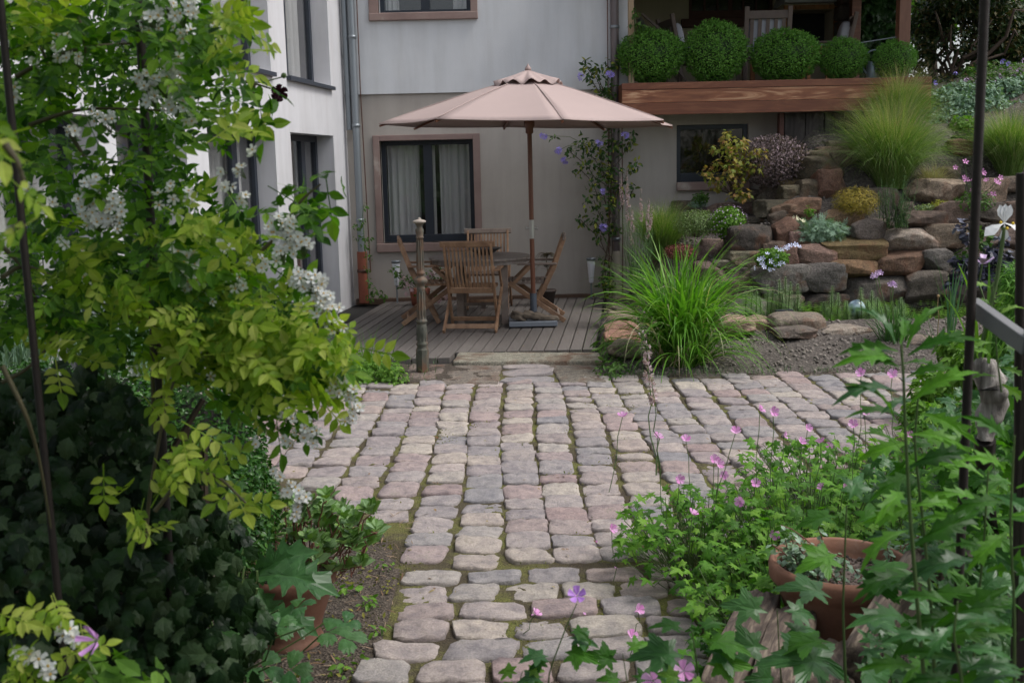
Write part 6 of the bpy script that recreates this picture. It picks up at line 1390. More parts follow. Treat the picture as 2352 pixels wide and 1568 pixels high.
def cane(pts, r0=.005, r1=.002, n=14):
    P = np.array([at(x, y, Y) for x, y, Y in pts]); t0 = np.linspace(0, 1, len(P)); t = np.linspace(0, 1, n)
    Q = np.stack([np.interp(t, t0, P[:, k_]) for k_ in range(3)], 1); Q = (Q + np.vstack([Q[:1], Q[:-1]]) + np.vstack([Q[1:], Q[-1:]])) / 3; b.tube(Q, np.linspace(r0, r1, n), 6)
for c_ in (((30, 180, 2.2), (120, 130, 2.2), (210, 105, 2.2), (310, 100, 2.25)), ((60, 290, 2.2), (160, 255, 2.2), (230, 248, 2.2), (400, 255, 2.25)), ((60, 20, 2.3), (90, 100, 2.3), (130, 190, 2.3)), ((170, 10, 2.25), (190, 70, 2.25), (200, 150, 2.3)), ((150, 290, 2.3), (200, 370, 2.3), (240, 430, 2.3)),
           ((500, 182, 2.6), (560, 188, 2.6), (585, 192, 2.6), (625, 205, 2.6)), ((585, 192, 2.6), (580, 215, 2.6), (585, 240, 2.6)), ((585, 590, 2.2), (640, 540, 2.2), (690, 460, 2.2), (740, 420, 2.2)), ((330, 40, 2.3), (400, 110, 2.3), (430, 180, 2.3)), ((0, 640, 2.1), (60, 600, 2.2), (200, 680, 2.3), (420, 790, 2.2), (640, 880, 2.15)),
           ((355, 1000, 2.2), (350, 860, 2.2), (345, 700, 2.2), (330, 500, 2.25)), ((330, 1270, 2.1), (345, 1120, 2.1), (380, 930, 2.1), (440, 760, 2.1)), ((0, 830, 1.9), (60, 950, 1.9), (90, 1050, 1.95), (120, 1230, 2.0)), ((0, 880, 2.2), (60, 850, 2.2), (120, 790, 2.2), (150, 700, 2.2)), ((0, 560, 2.2), (60, 620, 2.2), (100, 740, 2.25)),
           ((350, 1180, 2.0), (430, 1080, 2.0), (500, 1090, 2.0), (570, 1160, 2.0)), ((10, 330, 1.25), (40, 370, 1.25), (60, 430, 1.25))): cane(c_)
b.build('canes', M_CANE, ro, smooth=True)
def rose_cluster(x, y, rpx, n, Y=2.12, size=.0112):
    n = max(1, int(n * 1.15)); rpx *= 1.45
    c_ = at(x, y, Y); rm = rpx * Y / PF; P, d = blob_pts(c_, (rm, rm * .6, rm), n, r_, .25); d = d + np.array([.1, -1.1, .4]) + r_.normal(size=(n, 3)) * .3; b = MB()
    Rm = rots(d, r_); b.scatter(FLOWER5, P, Rm, size * r_.uniform(.75, 1.15, n)); b.scatter(flower(5, .8, .1), P, rots(d, r_), size * .8); o = b.build('flower_cluster', M_PETW, ro)
    dn = d / np.linalg.norm(d, axis=1)[:, None]; b = MB(); b.scatter(BALL, P + dn * size * .2, Rm, np.tile([size * .2, size * .2, size * .12], (n, 1))); b.build('stamens', M_YEL, o)
    b = MB(); [b.tube([c_ + np.array([0, .03, -rm * 1.2]), p_ - q * .004], .0012, 4, False) for p_, q in zip(P, dn)]; b.build('stalks', M_STEM, o)
for c_ in ((375, 10, 18, 7), (350, 55, 20, 9), (412, 30, 18, 7), (430, 8, 20, 7), (420, 70, 14, 5), (385, 140, 18, 7), (410, 150, 16, 5), (330, 185, 18, 8), (370, 195, 18, 8), (400, 190, 20, 9), (420, 220, 18, 8), (345, 220, 16, 7), (395, 235, 18, 7), (430, 260, 14, 4), (125, 120, 16, 4), (170, 130, 14, 4), (75, 150, 12, 3), (20, 110, 8, 2),
           (240, 270, 20, 6), (160, 300, 14, 3), (210, 420, 22, 9), (235, 450, 24, 11), (215, 490, 26, 13), (255, 480, 22, 9), (265, 510, 18, 7), (190, 470, 16, 6), (400, 440, 14, 3), (360, 460, 12, 2), (430, 450, 12, 4), (60, 440, 16, 4), (100, 470, 14, 4), (25, 210, 10, 3), (140, 75, 12, 3), (500, 65, 10, 2),
           (512, 388, 6, 1), (555, 395, 9, 4), (520, 430, 12, 4), (560, 450, 12, 4), (588, 350, 8, 2), (182, 575, 6, 1), (430, 640, 24, 10), (440, 600, 20, 7), (400, 580, 16, 5), (650, 520, 24, 12), (620, 530, 14, 6), (670, 545, 18, 9), (690, 570, 16, 8), (645, 580, 18, 7), (680, 640, 18, 8), (710, 650, 20, 9), (735, 640, 10, 4), (740, 690, 18, 9),
           (715, 680, 22, 10), (755, 720, 20, 10), (770, 750, 14, 6), (700, 700, 14, 5), (540, 640, 20, 6), (590, 600, 16, 5), (470, 690, 14, 3), (520, 560, 14, 3), (780, 860, 14, 6), (770, 900, 14, 5), (810, 910, 14, 6), (820, 940, 12, 4), (800, 965, 12, 4), (700, 985, 18, 7), (720, 1000, 16, 6), (660, 960, 14, 4), (660, 1010, 14, 4), (580, 1010, 12, 3),
           (660, 1120, 14, 5), (685, 1150, 20, 9), (675, 1175, 14, 5), (640, 1090, 10, 3), (482, 865, 6, 1), (312, 857, 5, 1), (205, 640, 10, 2), (150, 560, 10, 2)): rose_cluster(*c_)
# dark crimson rose on its own long shoot
dr = thing('dark_rose', at(640, 213, 2.6), 'single dark crimson rose on a thin shoot against the white wall', 'rose'); c_ = at(641, 213, 2.6); b = MB()
for k_, (sz, cup) in enumerate(((.021, .25), (.019, .5), (.016, .8), (.012, 1.1), (.008, 1.4))): b.scatter(flower(6, 1.1, cup), [c_ - np.array([0, .002 * k_, 0])], rots(np.array([[.3, -.9, -.25]]), r_), sz)
b.build('petals', mat_leaf('crimson_petal', [(.028, .004, .016), (.06, .008, .035)], .6, .1), dr)
b = MB(); b.tube([at(x, y, 2.6) for x, y in ((500, 180), (560, 186), (600, 190), (632, 202))], .0022, 6); b.scatter(BALL, [at(652, 174, 2.6)], np.eye(3)[None], .007); b.tube([at(600, 190, 2.6), at(652, 176, 2.6)], .0016, 5); b.build('stem', M_STEM, dr)
b = MB(); leafball(b, LEAF, at(600, 215, 2.6), (.02, .02, .03), 4, .05, r_); leafball(b, LEAF, at(595, 265, 2.6), (.02, .02, .04), 5, .06, r_, .1, .3); b.build('leaves', M_ROSEL, dr)
# wooden rail and dark post behind the rose
t = thing('side_fence', at(0, 760, 3.0), 'low dark wooden rail fence behind the rose at the left edge', 'fence'); b = MB(); b.bar(at(-60, 770, 2.9), at(100, 738, 3.1), .03, .045, (0, 0, 1)); b.build('rail', M_OLD, t, bevel=.004); b = MB(); q = at(-55, 770, 2.9); b.box((q[0], 2.9, q[2] / 2 + .05), (.06, .06, q[2] + .1)); b.build('post', M_OLD, t)

# ---- dark side: ivy over a low garden wall, clipped box behind it
gw = thing('garden_wall', (-1.6, 2.95, 0), 'low ivy-covered rubble wall in deep shade at the lower left', 'wall'); b = MB()
for k_ in range(5):
    for j in range(6):
        rv, rf = rock_verts((-2.35 + .27 * j + .1 * (k_ % 2), 2.98, .11 + .2 * k_), (.27, .26, .195), 300 + k_ * 7 + j, .08, 6, 4, facets=3)
        if -2.35 + .27 * j + .1 * (k_ % 2) < -1.12: b.add(rv, rf)
o = b.build('stones', M_ROCK, gw, smooth=True); o.color = (.1, .07, .06, 1)
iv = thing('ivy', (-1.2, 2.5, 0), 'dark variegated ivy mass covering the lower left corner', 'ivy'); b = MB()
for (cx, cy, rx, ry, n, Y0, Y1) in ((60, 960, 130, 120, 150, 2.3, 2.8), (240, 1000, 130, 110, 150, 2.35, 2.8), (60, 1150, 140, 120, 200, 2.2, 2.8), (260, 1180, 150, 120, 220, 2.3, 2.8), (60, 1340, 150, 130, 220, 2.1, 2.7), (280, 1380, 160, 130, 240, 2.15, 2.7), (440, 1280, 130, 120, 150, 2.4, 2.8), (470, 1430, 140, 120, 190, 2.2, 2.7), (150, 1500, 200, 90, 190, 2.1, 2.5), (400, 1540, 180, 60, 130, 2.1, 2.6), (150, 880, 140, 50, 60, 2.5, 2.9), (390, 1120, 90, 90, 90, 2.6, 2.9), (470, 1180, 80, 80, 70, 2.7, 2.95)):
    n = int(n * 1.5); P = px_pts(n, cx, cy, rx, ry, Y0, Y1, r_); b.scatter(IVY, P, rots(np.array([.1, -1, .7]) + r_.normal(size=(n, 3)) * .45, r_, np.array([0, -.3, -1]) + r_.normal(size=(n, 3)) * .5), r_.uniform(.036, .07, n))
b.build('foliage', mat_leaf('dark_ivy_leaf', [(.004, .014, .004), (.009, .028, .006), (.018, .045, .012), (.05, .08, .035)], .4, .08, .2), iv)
b = MB(); [b.tube(wiggle((r_.uniform(-1.5, -.6), 2.85, 0), at(r_.uniform(-50, 480), r_.uniform(900, 1200), 2.8), 7, .03, r_), .008, 5) for _ in range(14)]; b.build('stems', M_BARK, iv)
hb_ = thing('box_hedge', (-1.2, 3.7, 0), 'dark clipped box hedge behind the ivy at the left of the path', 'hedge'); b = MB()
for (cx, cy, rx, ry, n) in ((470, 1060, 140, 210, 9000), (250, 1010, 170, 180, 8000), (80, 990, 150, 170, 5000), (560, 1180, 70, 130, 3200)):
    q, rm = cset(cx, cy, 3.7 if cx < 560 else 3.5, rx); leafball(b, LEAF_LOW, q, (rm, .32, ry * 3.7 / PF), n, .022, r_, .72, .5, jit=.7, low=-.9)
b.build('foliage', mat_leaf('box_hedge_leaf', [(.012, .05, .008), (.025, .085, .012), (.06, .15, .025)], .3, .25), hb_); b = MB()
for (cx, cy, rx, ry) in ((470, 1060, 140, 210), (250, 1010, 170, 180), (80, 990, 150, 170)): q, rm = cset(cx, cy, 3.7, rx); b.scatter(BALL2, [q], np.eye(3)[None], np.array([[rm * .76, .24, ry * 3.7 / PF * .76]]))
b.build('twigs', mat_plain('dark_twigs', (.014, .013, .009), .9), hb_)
# lavender left, behind
for i, (x, y, Yl, lab) in enumerate(((35, 830, 5.2, 'grey-green lavender tuft at the left edge seen through the rose'), (290, 830, 5.2, 'grey-green lavender tuft behind the hedge top'))): grass('lavender', lab, x, y, 500, .34, M_SILVER, Yl, .2, (.0, .6), (.0, .4), .006, 110 + i, 4, cat='lavender')

# weeds, moss cushions and litter on the soil strip between the hedge and the cobbles
t = thing('path_weeds', (-.75, 4.2, 0), 'small weeds, moss and plant litter on the soil beside the left edge of the cobbles', 'weeds'); b = MB(); n = 2600
P = np.stack([r_.uniform(-1.3, -.46, n), r_.uniform(2.6, 5.4, n), np.zeros(n)], 1); wv = np.array([mnoise.noise(Vector((p[0] * 5, p[1] * 5, 2))) for p in P]); P = P[(wv > .02) & ~in_poly(P[:, 0], P[:, 1], PAVE)]
b.scatter(LEAF_LOW, P, rots(r_.normal(size=(len(P), 3)) + [0, 0, .8], r_, r_.normal(size=(len(P), 3)) + [0, 0, .5]), r_.uniform(.008, .028, len(P))); b.build('moss', M_MOSS, t)['kind'] = 'stuff'
b = MB(); n = 500; P = np.stack([r_.uniform(-1.2, -.46, n), r_.uniform(2.5, 5.2, n), np.full(n, .004)], 1); b.scatter(LEAF_NEEDLE, P, rots(r_.normal(size=(n, 3)) * .2 + [0, 0, 1], r_, r_.normal(size=(n, 3)) * [1, 1, .1]), r_.uniform(.02, .07, n)); b.build('litter', mat_leaf('dry_litter', [(.12, .07, .04), (.25, .17, .1), (.3, .22, .16)], .8, 0, vein=0), t)['kind'] = 'stuff'
b = MB()
for (x, y, n, s_) in ((850, 1385, 26, .03), (790, 1350, 16, .04), (860, 1440, 12, .03), (880, 1300, 16, .025), (780, 1530, 14, .03), (830, 1500, 10, .025), (845, 1260, 14, .03)): p = gz(x, y, .015); leafball(b, LEAF, p, (.05, .06, .03), n, s_, r_, .1, .8)
b.build('foliage', M_BRIGHT, t)
# ---- left terracotta pot with stonecrop
M_TERRA = mat_noise('terracotta', [(.3, (.27, .115, .065)), (.5, (.35, .16, .095)), (.62, (.38, .2, .13)), (.72, (.42, .3, .24))], 5, .85, .3, 60)
gp = gz(690, 1510, -.02); PYp = 3.75; pc = at(672, 1500, PYp); zt = at(700, 1338, PYp - .15)[2]
M_TERRD = mat_noise('shaded_terracotta', [(.3, (.10, .045, .028)), (.5, (.17, .075, .045)), (.7, (.22, .12, .085))], 5, .8, .3, 60)  # darker terracotta: the shade around the pot is put into its colour
pt = thing('terracotta_pot', (pc[0], PYp, -.02), 'tall terracotta pot in the shade left of the path', 'plant pot'); H_ = zt + .02; b = MB()
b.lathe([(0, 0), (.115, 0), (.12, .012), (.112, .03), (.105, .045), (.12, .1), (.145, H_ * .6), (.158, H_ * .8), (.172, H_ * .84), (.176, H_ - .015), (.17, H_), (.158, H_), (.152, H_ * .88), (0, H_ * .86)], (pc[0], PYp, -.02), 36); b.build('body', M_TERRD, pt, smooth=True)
b = MB(); b.lathe([(0, H_ * .9), (.08, H_ * .91), (.153, H_ * .9)], (pc[0], PYp, -.02), 24); b.build('potting_soil', M_SOIL, pt, smooth=True)
sd_ = thing('stonecrop', (pc[0], PYp, zt), 'fleshy round-leaved stonecrop growing in the tall terracotta pot', 'plant'); b, bs = MB(), MB(); c0_ = np.array([pc[0], PYp, zt - .05])
for k_ in range(130):
    x, y = (lambda a, q: (728 + 170 * q * math.cos(a), 1235 + 92 * q * math.sin(a)))(r_.random() * 2 * math.pi, math.sqrt(r_.random())); q = at(x, y, PYp + r_.uniform(-.18, .16)); bs.tube(wiggle(c0_ + (q - c0_) * np.array([.85, .8, .6]) + r_.normal(size=3) * .01, q, 5, .008, r_, .02), .0025, 4, False)
    d = (q - c0_) / np.linalg.norm(q - c0_) + [0, 0, .5]; m_ = 7; an = np.arange(m_) * 2.4; u = np.array([[math.cos(a), math.sin(a), .55 + .1 * i] for i, a in enumerate(an)]); b.scatter(LEAF_ROUND, q + u * .004 + np.array([0, 0, .004]) * np.arange(m_)[:, None], rots(-u * .6 + np.array([0, -.2, 1.1]) + r_.normal(size=3) * .35, r_, u), .05 * np.linspace(1, .5, m_) * r_.uniform(.8, 1.25))
b.build('foliage', mat_leaf('stonecrop_leaf', [(.09, .19, .035), (.14, .26, .07), (.22, .33, .18), (.16, .28, .04)], .45, .2, vein=.1), sd_); bs.build('stems', mat_plain('reddish_stem', (.16, .06, .04), .6), sd_)
# big lobed leaves (plume poppy) in front of the pot
pl = thing('acanthus', at(520, 1568, 3.1), 'plant with big toothed dark leaves in front of the terracotta pot', 'plant'); b, bs = MB(), MB()
out = []
for i in range(5):
    t_ = i / 5; w_ = .25 * math.sin(math.pi * (t_ * .85 + .1)) ; out += [(w_ * .8, t_), (w_ * 1.15, t_ + .05), (w_ * 1.5, t_ + .09), (w_ * 1.35, t_ + .12), (w_ * 1.1, t_ + .11), (w_ * .6, t_ + .15)]
out = [(.02, 0)] + out + [(0, 1.08)] + [(-x, y) for x, y in reversed(out)] + [(-.02, 0)]
BIG = leaf_fan(out, .22, (0, .5)); base = at(540, 1500, 3.2)
for (x0, y0, x1, y1, Yl, nrm) in ((590, 1310, 735, 1290, 3.15, (0, -.5, 1)), (560, 1300, 500, 1210, 3.2, (.3, -.8, .5)), (560, 1330, 620, 1230, 3.25, (-.4, -.6, .7)), (540, 1360, 600, 1470, 3.1, (.2, -1, .4)), (520, 1330, 440, 1400, 3.15, (0, -.9, .5)), (600, 1400, 690, 1390, 3.05, (.1, -.6, .9)), (500, 1300, 440, 1280, 3.2, (0, -.7, .6)), (480, 1420, 400, 1470, 3.1, (.2, -.9, .5)), (560, 1240, 540, 1140, 3.25, (.3, -.9, .2)), (590, 1350, 640, 1430, 3.1, (.3, -.8, .4))):
    a, c = at(x0, y0, Yl), at(x1, y1, Yl - .08); d = c - a; b.scatter(BIG, [a], rots(np.array([nrm], float), r_, d[None]), np.linalg.norm(d) * 1.05); bs.tube(wiggle(base, a, 5, .01, r_), .005, 5)
b.build('foliage', mat_leaf('acanthus_leaf', [(.025, .075, .02), (.04, .11, .035), (.06, .13, .045)], .3, .3), pl); bs.build('stems', M_STEM, pl)
# columbine foliage along the lower left edge
cl_ = thing('columbine', at(560, 1568, 2.4), 'pale blue-green columbine foliage at the bottom left beside the path', 'plant'); b, bs = MB(), MB(); base = at(470, 1600, 2.5)
for (x, y, s_) in ((700, 1440, .1), (740, 1455, .1), (640, 1400, .08), (600, 1450, .09), (760, 1420, .07), (560, 1500, .1), (500, 1540, .1), (620, 1530, .09), (430, 1530, .09), (520, 1470, .08), (450, 1480, .07), (660, 1555, .07), (590, 1560, .09), (380, 1550, .09), (480, 1420, .08), (560, 1420, .08), (420, 1440, .07)):
    q = at(x, y, 2.5 + r_.uniform(-.15, .1)); bs.tube(wiggle(base, q, 6, .008, r_), .0022, 5); b.scatter(TERN, [q], rots(np.array([[.1, -.45, 1]]) + r_.normal(size=(1, 3)) * .25, r_, np.array([[.8, -.2, -.1]]) + r_.normal(size=(1, 3)) * .5), s_ * 1.15)
b.build('foliage', mat_leaf('columbine_leaf', [(.05, .14, .05), (.08, .19, .06), (.12, .22, .1)], .3, .35), cl_); bs.build('stems', M_STEM, cl_)
# bottom-left corner: yellow-green shoot, white roses, one pink mallow-like flower
yc = thing('young_rose', at(120, 1568, 1.7), 'yellow-green rose shoots with white flowers in the bottom left corner', 'rose bush'); b = MB()
for s_ in ((60, 1440, 60, 30, 4), (140, 1430, 50, 30, 4), (60, 1510, 60, 40, 4), (180, 1480, 50, 40, 4), (30, 1560, 60, 20, 3), (120, 1560, 90, 20, 3)): rose_spray(b, *s_, Y0=1.6, Y1=1.8, size=.075)
b.build('foliage', M_ROSEY, yc); b = MB(); leafball(b, LEAF, at(250, 1565, 1.7), (.14, .05, .05), 60, .05, r_, .1, .8); b.build('lower_leaves', M_BRIGHT, yc)
ro_, ro = ro, yc
for c_ in ((150, 1450, 13, 4), (172, 1470, 12, 3), (80, 1510, 12, 3), (105, 1540, 12, 3), (40, 1490, 6, 1)): rose_cluster(*c_, Y=1.65, size=.013)
ro = ro_
t = thing('musk_mallow', at(225, 1568, 1.6), 'single pink funnel flower above the bottom left corner', 'flower'); flowers(t, [(222, 1470)], 1.6, .03, mat_plain('mallow_petal', (.72, .36, .75), .5), T=flower(5, .6, .9), seed=5, face=(-.2, -.6, .2), jit=.1, stem=at(235, 1590, 1.65))

# ================================================================ RIGHT SIDE
M_GER = mat_leaf('geranium_leaf', [(.045, .13, .015), (.08, .21, .022), (.12, .28, .03), (.18, .34, .045)], .5, .42)
M_GERP = mat_leaf('geranium_petal', [(.66, .22, .55), (.75, .34, .66), (.78, .5, .74)], .5, .3, tint=(1, 1, 1), vein=0)
def geranium(label, X0, Y0, n, hgt, spread, seed, fl=()):
    r2 = np.random.default_rng(seed); t = thing('geranium', (X0, Y0, 0), label, 'geranium', 'pink geraniums beside the path'); b, bs = MB(), MB()
    for k_ in range(int(n * 1.15)):
        a = r2.random() * 2 * math.pi; q = spread * math.sqrt(r2.random()); z_ = hgt * r2.uniform(.25, 1.0) * (1 - .3 * (q / spread) ** 2); p = np.array([X0 + q * math.cos(a), Y0 + q * math.sin(a) * 1.1, z_]); s0 = np.array([X0 + q * .5 * math.cos(a), Y0 + q * .5 * math.sin(a), 0])
        if r2.random() < .6: bs.tube(wiggle(s0, p, 4, .012, r2, .0), .0018, 4, False)
        b.scatter(GERAN, [p], rots(np.array([[0, -.2, 1.0]]) + r2.normal(size=(1, 3)) * .35, r2, r2.normal(size=(1, 3)) + [0, -.3, 0]), .068 * r2.uniform(.6, 1.25))
    b.build('foliage', M_GER, t); bs.build('stems', M_STEM, t)
    for (x, y) in fl:
        yy = Y0 + r2.uniform(-.2, .2); p = at(x, y, yy); b = MB(); b.scatter(flower(5, 1.35, .7), [p], rots(np.array([[0, -.45, .6]]) + r2.normal(size=(1, 3)) * .35, r2), .021); f_ = b.build('flower', M_GERP, t); b = MB(); b.tube(wiggle((p[0] + r2.normal() * .03, yy, max(0, p[2] - .3)), p, 5, .006, r2), .0015, 4); b.build('flower_stalk', M_STEM, f_)
    return t
geranium('pink geranium farthest left, spilling onto the cobbles', .78, 4.3, 380, .34, .38, 201, ((1430, 957), (1510, 1005), (1560, 1100), (1575, 1010), (1405, 1215)))
geranium('pink geranium behind the terracotta bowl, flowering most freely', 1.2, 4.3, 460, .42, .42, 202, ((1690, 992), (1745, 942), (1775, 945), (1650, 1065), (1735, 1110), (1640, 1055), (1985, 945), (1886, 1016)))
geranium('pink geranium in the middle of the patch at the far side', 1.5, 5.0, 460, .36, .45, 203, ((1855, 983), (1800, 1000), (1840, 1015), (1905, 1025), (1945, 1060), (1665, 1090)))
geranium('pink geranium right of the others under the tall leafy stems', 1.65, 4.2, 420, .42, .45, 204, ((2003, 1085), (1940, 1115), (1890, 1120), (2050, 860), (1978, 858), (1960, 975)))
geranium('pink geranium nearest the path edge, lower and sparser', .88, 3.6, 300, .3, .32, 205, ((1465, 1400), (1450, 1460), (1230, 1410)))
geranium('pink geranium directly left of the terracotta bowl', 1.0, 3.9, 340, .36, .32, 206, ((1780, 1225), (1590, 1180), (1700, 1150)))
geranium('pink geranium far right behind the weathered wood', 2.2, 5.0, 460, .5, .5, 207, ((2160, 1180), (2090, 1000)))
# fallen petals on the cobbles
b = MB(); P = np.array([gz(x, y, .008) for x, y in ((1228, 1411), (1450, 1462), (1468, 1400), (1340, 1405), (1612, 1330), (1500, 1480), (1410, 1300), (1370, 1240), (1320, 1370))]); b.scatter(LEAF_LOW, P, rots(np.tile([0, 0, 1.], (len(P), 1)) + r_.normal(size=(len(P), 3)) * .2, r_), .022); tag(b.build('fallen_petals', M_GERP), 'pink petals fallen on the cobbles', 'petals', kind='stuff')
# tall thin toadflax stalk in front of the paving
spikes('toadflax', 'single thin toadflax stalk crossing the middle of the paving, pale pink at the tip', (1530, 1090), 4.0, [(1472, 755)], M_BLUEG, .02, 30, seed=208, bloom=.42, nb=26, bmat=M_TOADP, spreadb=.0, stem_r=.003)
spikes('toadflax', 'shorter toadflax stalk beside the one crossing the paving', (1535, 1090), 4.02, [(1497, 870)], M_BLUEG, .02, 30, seed=209, bloom=.25, nb=12, bmat=M_TOADP, spreadb=.0, stem_r=.003)

# ---- terracotta bowl on old timber
BY = 3.3; bc = at(1930, 1330, BY); br = 170 * BY / PF; zr_ = at(1925, 1285, BY)[2]; zb_ = at(1925, 1490, BY - .1)[2]; hB = zr_ - zb_
bw = thing('terracotta_bowl', (bc[0], BY, zb_), 'wide terracotta bowl standing on old timber at the lower right', 'plant pot'); b = MB()
M_TERRB = mat_noise('brown_terracotta', [(.3, (.17, .08, .05)), (.5, (.25, .12, .075)), (.62, (.28, .15, .1)), (.74, (.34, .24, .19))], 6, .85, .3, 60)
b.lathe([(0, 0), (br * .62, 0), (br * .64, .01), (br * .78, hB * .4), (br * .88, hB * .66), (br * .9, hB * .7), (br * .99, hB * .78), (br * 1.0, hB * .93), (br * .96, hB), (br * .9, hB * .985), (br * .87, hB * .85), (br * .8, hB * .7), (0, hB * .68)], (bc[0], BY, zb_), 48); b.build('body', M_TERRB, bw, smooth=True)
b = MB(); b.lathe([(0, hB * .8), (br * .5, hB * .79), (br * .84, hB * .77)], (bc[0], BY, zb_), 30); n = 900; a = r_.random(n) * 2 * math.pi; q = br * .82 * np.sqrt(r_.random(n)); P = np.stack([bc[0] + q * np.cos(a), BY + q * np.sin(a), np.full(n, zb_ + hB * .79)], 1)
b.scatter(tm, P, rots(r_.normal(size=(n, 3)), r_), r_.uniform(.002, .007, n)); b.build('gritty_soil', mat_noise('grit', [(.03, .024, .02), (.16, .12, .1)], 30, .9, .3, isl=.5), bw)
ss = thing('silver_stonecrop', (bc[0], BY, zb_ + hB * .8), 'round-leaved succulent with reddish stems sprawling over the terracotta bowl', 'succulent'); b, bs = MB(), MB()
for k_ in range(34):
    s0 = np.array([bc[0] + r_.uniform(-.7, .3) * br, BY + r_.uniform(-.5, .5) * br, zb_ + hB * .8]); a = r_.uniform(1.4, 4.6); L = r_.uniform(.06, .2)
    if k_ > 27: s0 = np.array([bc[0] + br * .8, BY + r_.uniform(0, .6) * br, zb_ + hB * .8]); a = r_.uniform(0, 2)
    q = s0 + np.array([math.cos(a) * L, math.sin(a) * L * .6, r_.uniform(.03, .15)]); C = wiggle(s0, q, 6, .004, r_, .01); bs.tube(C, .002, 5)
    for j in range(9):
        u = .25 + .75 * j / 8; p = s0 + (q - s0) * u; d = r_.normal(size=(2, 3)); d[1] = -d[0]; d[:, 2] = .4; b.scatter(LEAF_ROUND, [p, p], rots(np.array([[0, 0, 1.], [0, 0, 1.]]) + d * .3, r_, d), .024 * r_.uniform(.8, 1.2))
b.build('foliage', mat_leaf('glaucous_leaf', [(.12, .2, .1), (.18, .28, .17), (.28, .38, .3)], .5, .15), ss); bs.build('stems', bpy.data.materials['reddish_stem'], ss)
# old timbers under the bowl
M_LOG = mat_wood('old_timber', [(.3, (.025, .018, .014)), (.48, (.09, .065, .05)), (.62, (.19, .15, .11)), (.8, (.3, .26, .2))], (14, 2.2, 14), 3, .85, .2, .9, .8)
def log(label, x0, y0, x1, y1, Ya, Yc, w_, h_, seed):
    a, c = at(x0, y0, Ya), at(x1, y1, Yc); d = c - a; L = np.linalg.norm(d); P, F = rock_verts((0, 0, 0), (w_, L, h_), seed, .035, 12, 10, facets=0)
    y_ = d / L; x_ = np.cross(y_, [0, 0, 1]); x_ /= np.linalg.norm(x_); z_ = np.cross(x_, y_); k_ = np.stack([x_, y_, z_], 1); rr_ = np.random.default_rng(seed)
    P[:, 2] += .006 * np.sin(P[:, 0] * 160 + seed); b = MB(); b.add(P, F); o = b.build('old_timber', M_LOG, None, smooth=True, local=True); o.matrix_world = Matrix(((k_[0, 0], k_[0, 1], k_[0, 2], (a[0] + c[0]) / 2), (k_[1, 0], k_[1, 1], k_[1, 2], (a[1] + c[1]) / 2), (k_[2, 0], k_[2, 1], k_[2, 2], (a[2] + c[2]) / 2), (0, 0, 0, 1)))
    return tag(o, label, 'timber', 'old timbers under the terracotta bowl')
log('reddish weathered timber, leftmost under the terracotta bowl', 1655, 1600, 1755, 1385, 2.75, 3.35, .12, .1, 401)
log('pale grey weathered timber, second from the left under the bowl', 1775, 1600, 1830, 1430, 2.7, 3.2, .13, .11, 402)
log('grey timber in the middle at the bottom edge under the bowl', 1900, 1600, 1905, 1500, 2.7, 3.1, .14, .1, 403)
log('mossy slanting timber propped right of the terracotta bowl', 1960, 1560, 2110, 1320, 2.75, 3.15, .06, .2, 404)
log('short pale timber end behind the right side of the bowl', 2130, 1300, 2210, 1290, 3.5, 3.6, .12, .1, 405)
# curved weathered wood by the pole
cw = thing('weathered_root', at(2268, 900, 3.0), 'curved silver-grey piece of old wood leaning beside the black pole', 'driftwood'); b = MB(); pts = [at(x, y, 3.0 + .0) for x, y in ((2238, 828), (2262, 845), (2280, 880), (2284, 925), (2268, 965), (2262, 1010))]
for i, (a, c) in enumerate(zip(pts[:-1], pts[1:])):
    pass
pt_ = np.array(pts); ti = np.linspace(0, 5, 26); pt_ = np.stack([np.interp(ti, np.arange(6), pt_[:, k_]) for k_ in range(3)], 1); b.tube(pt_, np.interp(ti, np.arange(6), [.012, .034, .04, .037, .03, .026]), 12); V = b.V[0]; V += np.array([[mnoise.noise(Vector(v * 22)) * .014, mnoise.noise(Vector(v * 22 + 7)) * .02, mnoise.noise(Vector(v * 30 + 3)) * .01] for v in V]); o = b.build('wood', mat_wood('grey_driftwood', [(.3, (.06, .05, .045)), (.5, (.2, .18, .16)), (.7, (.38, .35, .32))], (14, 14, 2), 3, .85, .2, .9, .8), cw, smooth=True)
b = MB(); b.tube([pts[-1], at(2262, 1090, 3.05), at(2290, 1320, 3.1)], [.03, .025, .03], 8); b.build('stump', M_OLDPOST, cw, smooth=True)
# iron gate frame on the right
ga = thing('garden_gate', at(2290, 740, 2.2), 'half-open gate with a pale grey wooden rail at the right edge', 'gate'); a, c = at(2234, 702, 2.05), at(2362, 795, 1.85); b = MB(); b.bar(a, c, .02, .032, (0, 0, 1)); b.build('rail', mat_wood('grey_rail', [(.13, .13, .135), (.22, .22, .225)], (1, 1, 1), 8), ga, bevel=.002)
b = MB(); b.bar(c + (.002, 0, .3), c + (.02, 0, -1.3), .02, .02, (0, 1, 0)); b.build('stile', M_OLDPOST, ga, bevel=.002)
